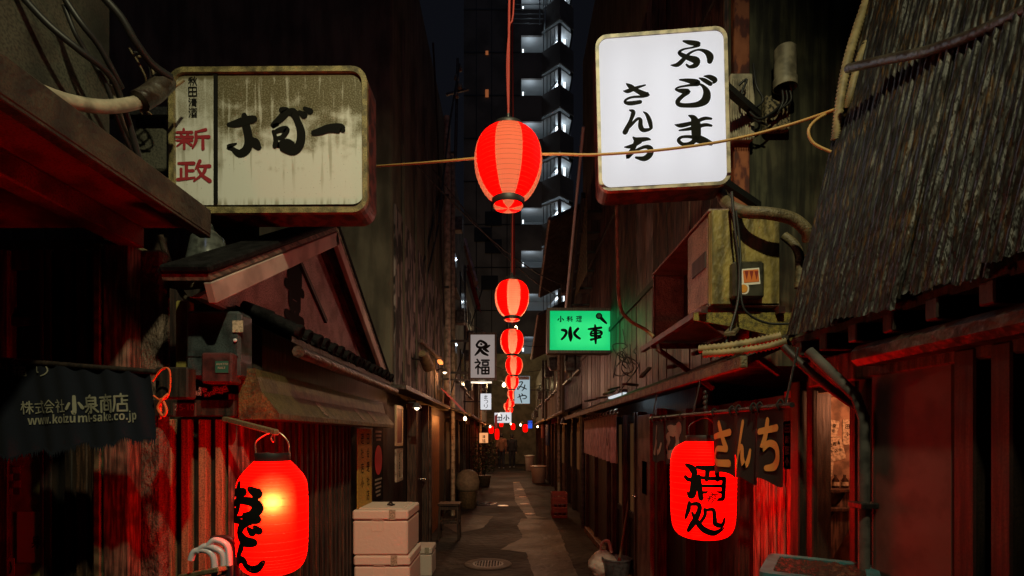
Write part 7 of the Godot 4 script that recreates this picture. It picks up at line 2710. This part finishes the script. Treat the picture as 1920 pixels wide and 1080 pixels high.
func walker(label: String, at: Vector3, yaw: float, scale_h: float, coat: Material, stride: float) -> void:
	var t := thing("person", label, "person", at)
	var s := scale_h / 1.7
	var V3 := func(x: float, y: float, z: float) -> Vector3: return Vector3(x, y, z) * s
	var hipL: Vector3 = V3.call(-0.09, 0.90, 0.0)
	var hipR: Vector3 = V3.call(0.09, 0.90, 0.0)
	var kneeL: Vector3 = V3.call(-0.09, 0.48, -0.08 * stride)
	var kneeR: Vector3 = V3.call(0.09, 0.48, 0.02 * stride)
	var anL: Vector3 = V3.call(-0.09, 0.08, -0.12 * stride)
	var anR: Vector3 = V3.call(0.09, 0.08, 0.16 * stride)
	var legs := [[hipL, kneeL, 0.085 * s, 0.062 * s], [kneeL, anL, 0.060 * s, 0.042 * s], [hipR, kneeR, 0.085 * s, 0.062 * s], [kneeR, anR, 0.060 * s, 0.042 * s], [hipL, hipR, 0.10 * s, 0.10 * s]]
	var chest: Vector3 = V3.call(0, 1.28, 0.0)
	var shL: Vector3 = V3.call(-0.17, 1.38, 0.0)
	var shR: Vector3 = V3.call(0.17, 1.38, 0.0)
	var elL: Vector3 = V3.call(-0.23, 1.10, 0.04)
	var elR: Vector3 = V3.call(0.23, 1.10, 0.03)
	var wrL: Vector3 = V3.call(-0.22, 0.86, -0.05)
	var wrR: Vector3 = V3.call(0.22, 0.86, -0.03)
	var torso := [[V3.call(0, 0.92, 0), chest, 0.125 * s, 0.14 * s], [shL, shR, 0.075 * s, 0.075 * s], [chest, V3.call(0, 1.42, 0), 0.13 * s, 0.07 * s], [shL, elL, 0.058 * s, 0.048 * s], [elL, wrL, 0.046 * s, 0.034 * s], [shR, elR, 0.058 * s, 0.048 * s], [elR, wrR, 0.046 * s, 0.034 * s]]
	var neck := [[V3.call(0, 1.38, 0), V3.call(0, 1.50, -0.01), 0.055 * s, 0.052 * s]]
	var head := [[V3.call(0, 1.56, -0.012), V3.call(0, 1.62, 0.0), 0.072 * s, 0.085 * s], [V3.call(0, 1.555, -0.085), V3.call(0, 1.565, -0.095), 0.016 * s, 0.014 * s], [V3.call(-0.08, 1.575, 0), V3.call(-0.082, 1.60, 0.004), 0.014 * s, 0.016 * s], [V3.call(0.08, 1.575, 0), V3.call(0.082, 1.60, 0.004), 0.014 * s, 0.016 * s]]
	var hands := []
	for h in [[wrL, -1.0], [wrR, 1.0]]:
		var w: Vector3 = h[0]
		var palm: Vector3 = w + V3.call(0, -0.08, -0.01)
		hands.append([w, palm, 0.026 * s, 0.03 * s])
		for k in 4:
			var r := Vector3(0, 0, (k - 1.5) * 0.018) * s
			var tip: float = [0.062, 0.076, 0.072, 0.056][k]
			hands.append([palm + r, palm + r + V3.call(0, -tip, -0.02), 0.010 * s, 0.008 * s])
		hands.append([w + V3.call(0, -0.03, -0.02), w + V3.call(-0.012 * h[1], -0.085, -0.05), 0.011 * s, 0.009 * s])
	var g := geo()
	skin_mesh(g, legs + torso + neck + head + hands, 0.0, 0.022, at, yaw)
	var body := part("body", g, M.skin, t)
	g = geo()
	skin_mesh(g, legs, 0.012, 0.024, at, yaw)
	part("trousers", g, M.trousers, t)
	g = geo()
	skin_mesh(g, torso, 0.02, 0.024, at, yaw)
	part("jacket", g, coat, t)
	g = geo()
	skin_mesh(g, [[V3.call(0, 1.60, 0.022), V3.call(0, 1.645, 0.004), 0.085 * s, 0.088 * s]], 0.0, 0.016, at, yaw)
	part("hair", g, M.hair, t)
	for a in [anL, anR]:
		g = geo()
		skin_mesh(g, [[a + V3.call(0, -0.04, 0.03), a + V3.call(0, -0.05, -0.13), 0.042 * s, 0.032 * s]], 0.0, 0.02, at, yaw)
		part("shoe", g, M.shoe, t)

func people() -> void:
	walker("person in a brown jacket walking away at the far end, the one nearer the left", P(940, 876, 26.5) * Vector3(1, 0, 1), 0.15, 1.72, M.jacket_brown, 1.0)
	walker("person in black walking away at the far end, the one nearer the right", P(960, 873, 27.2) * Vector3(1, 0, 1), -0.1, 1.68, M.jacket_black, -0.8)
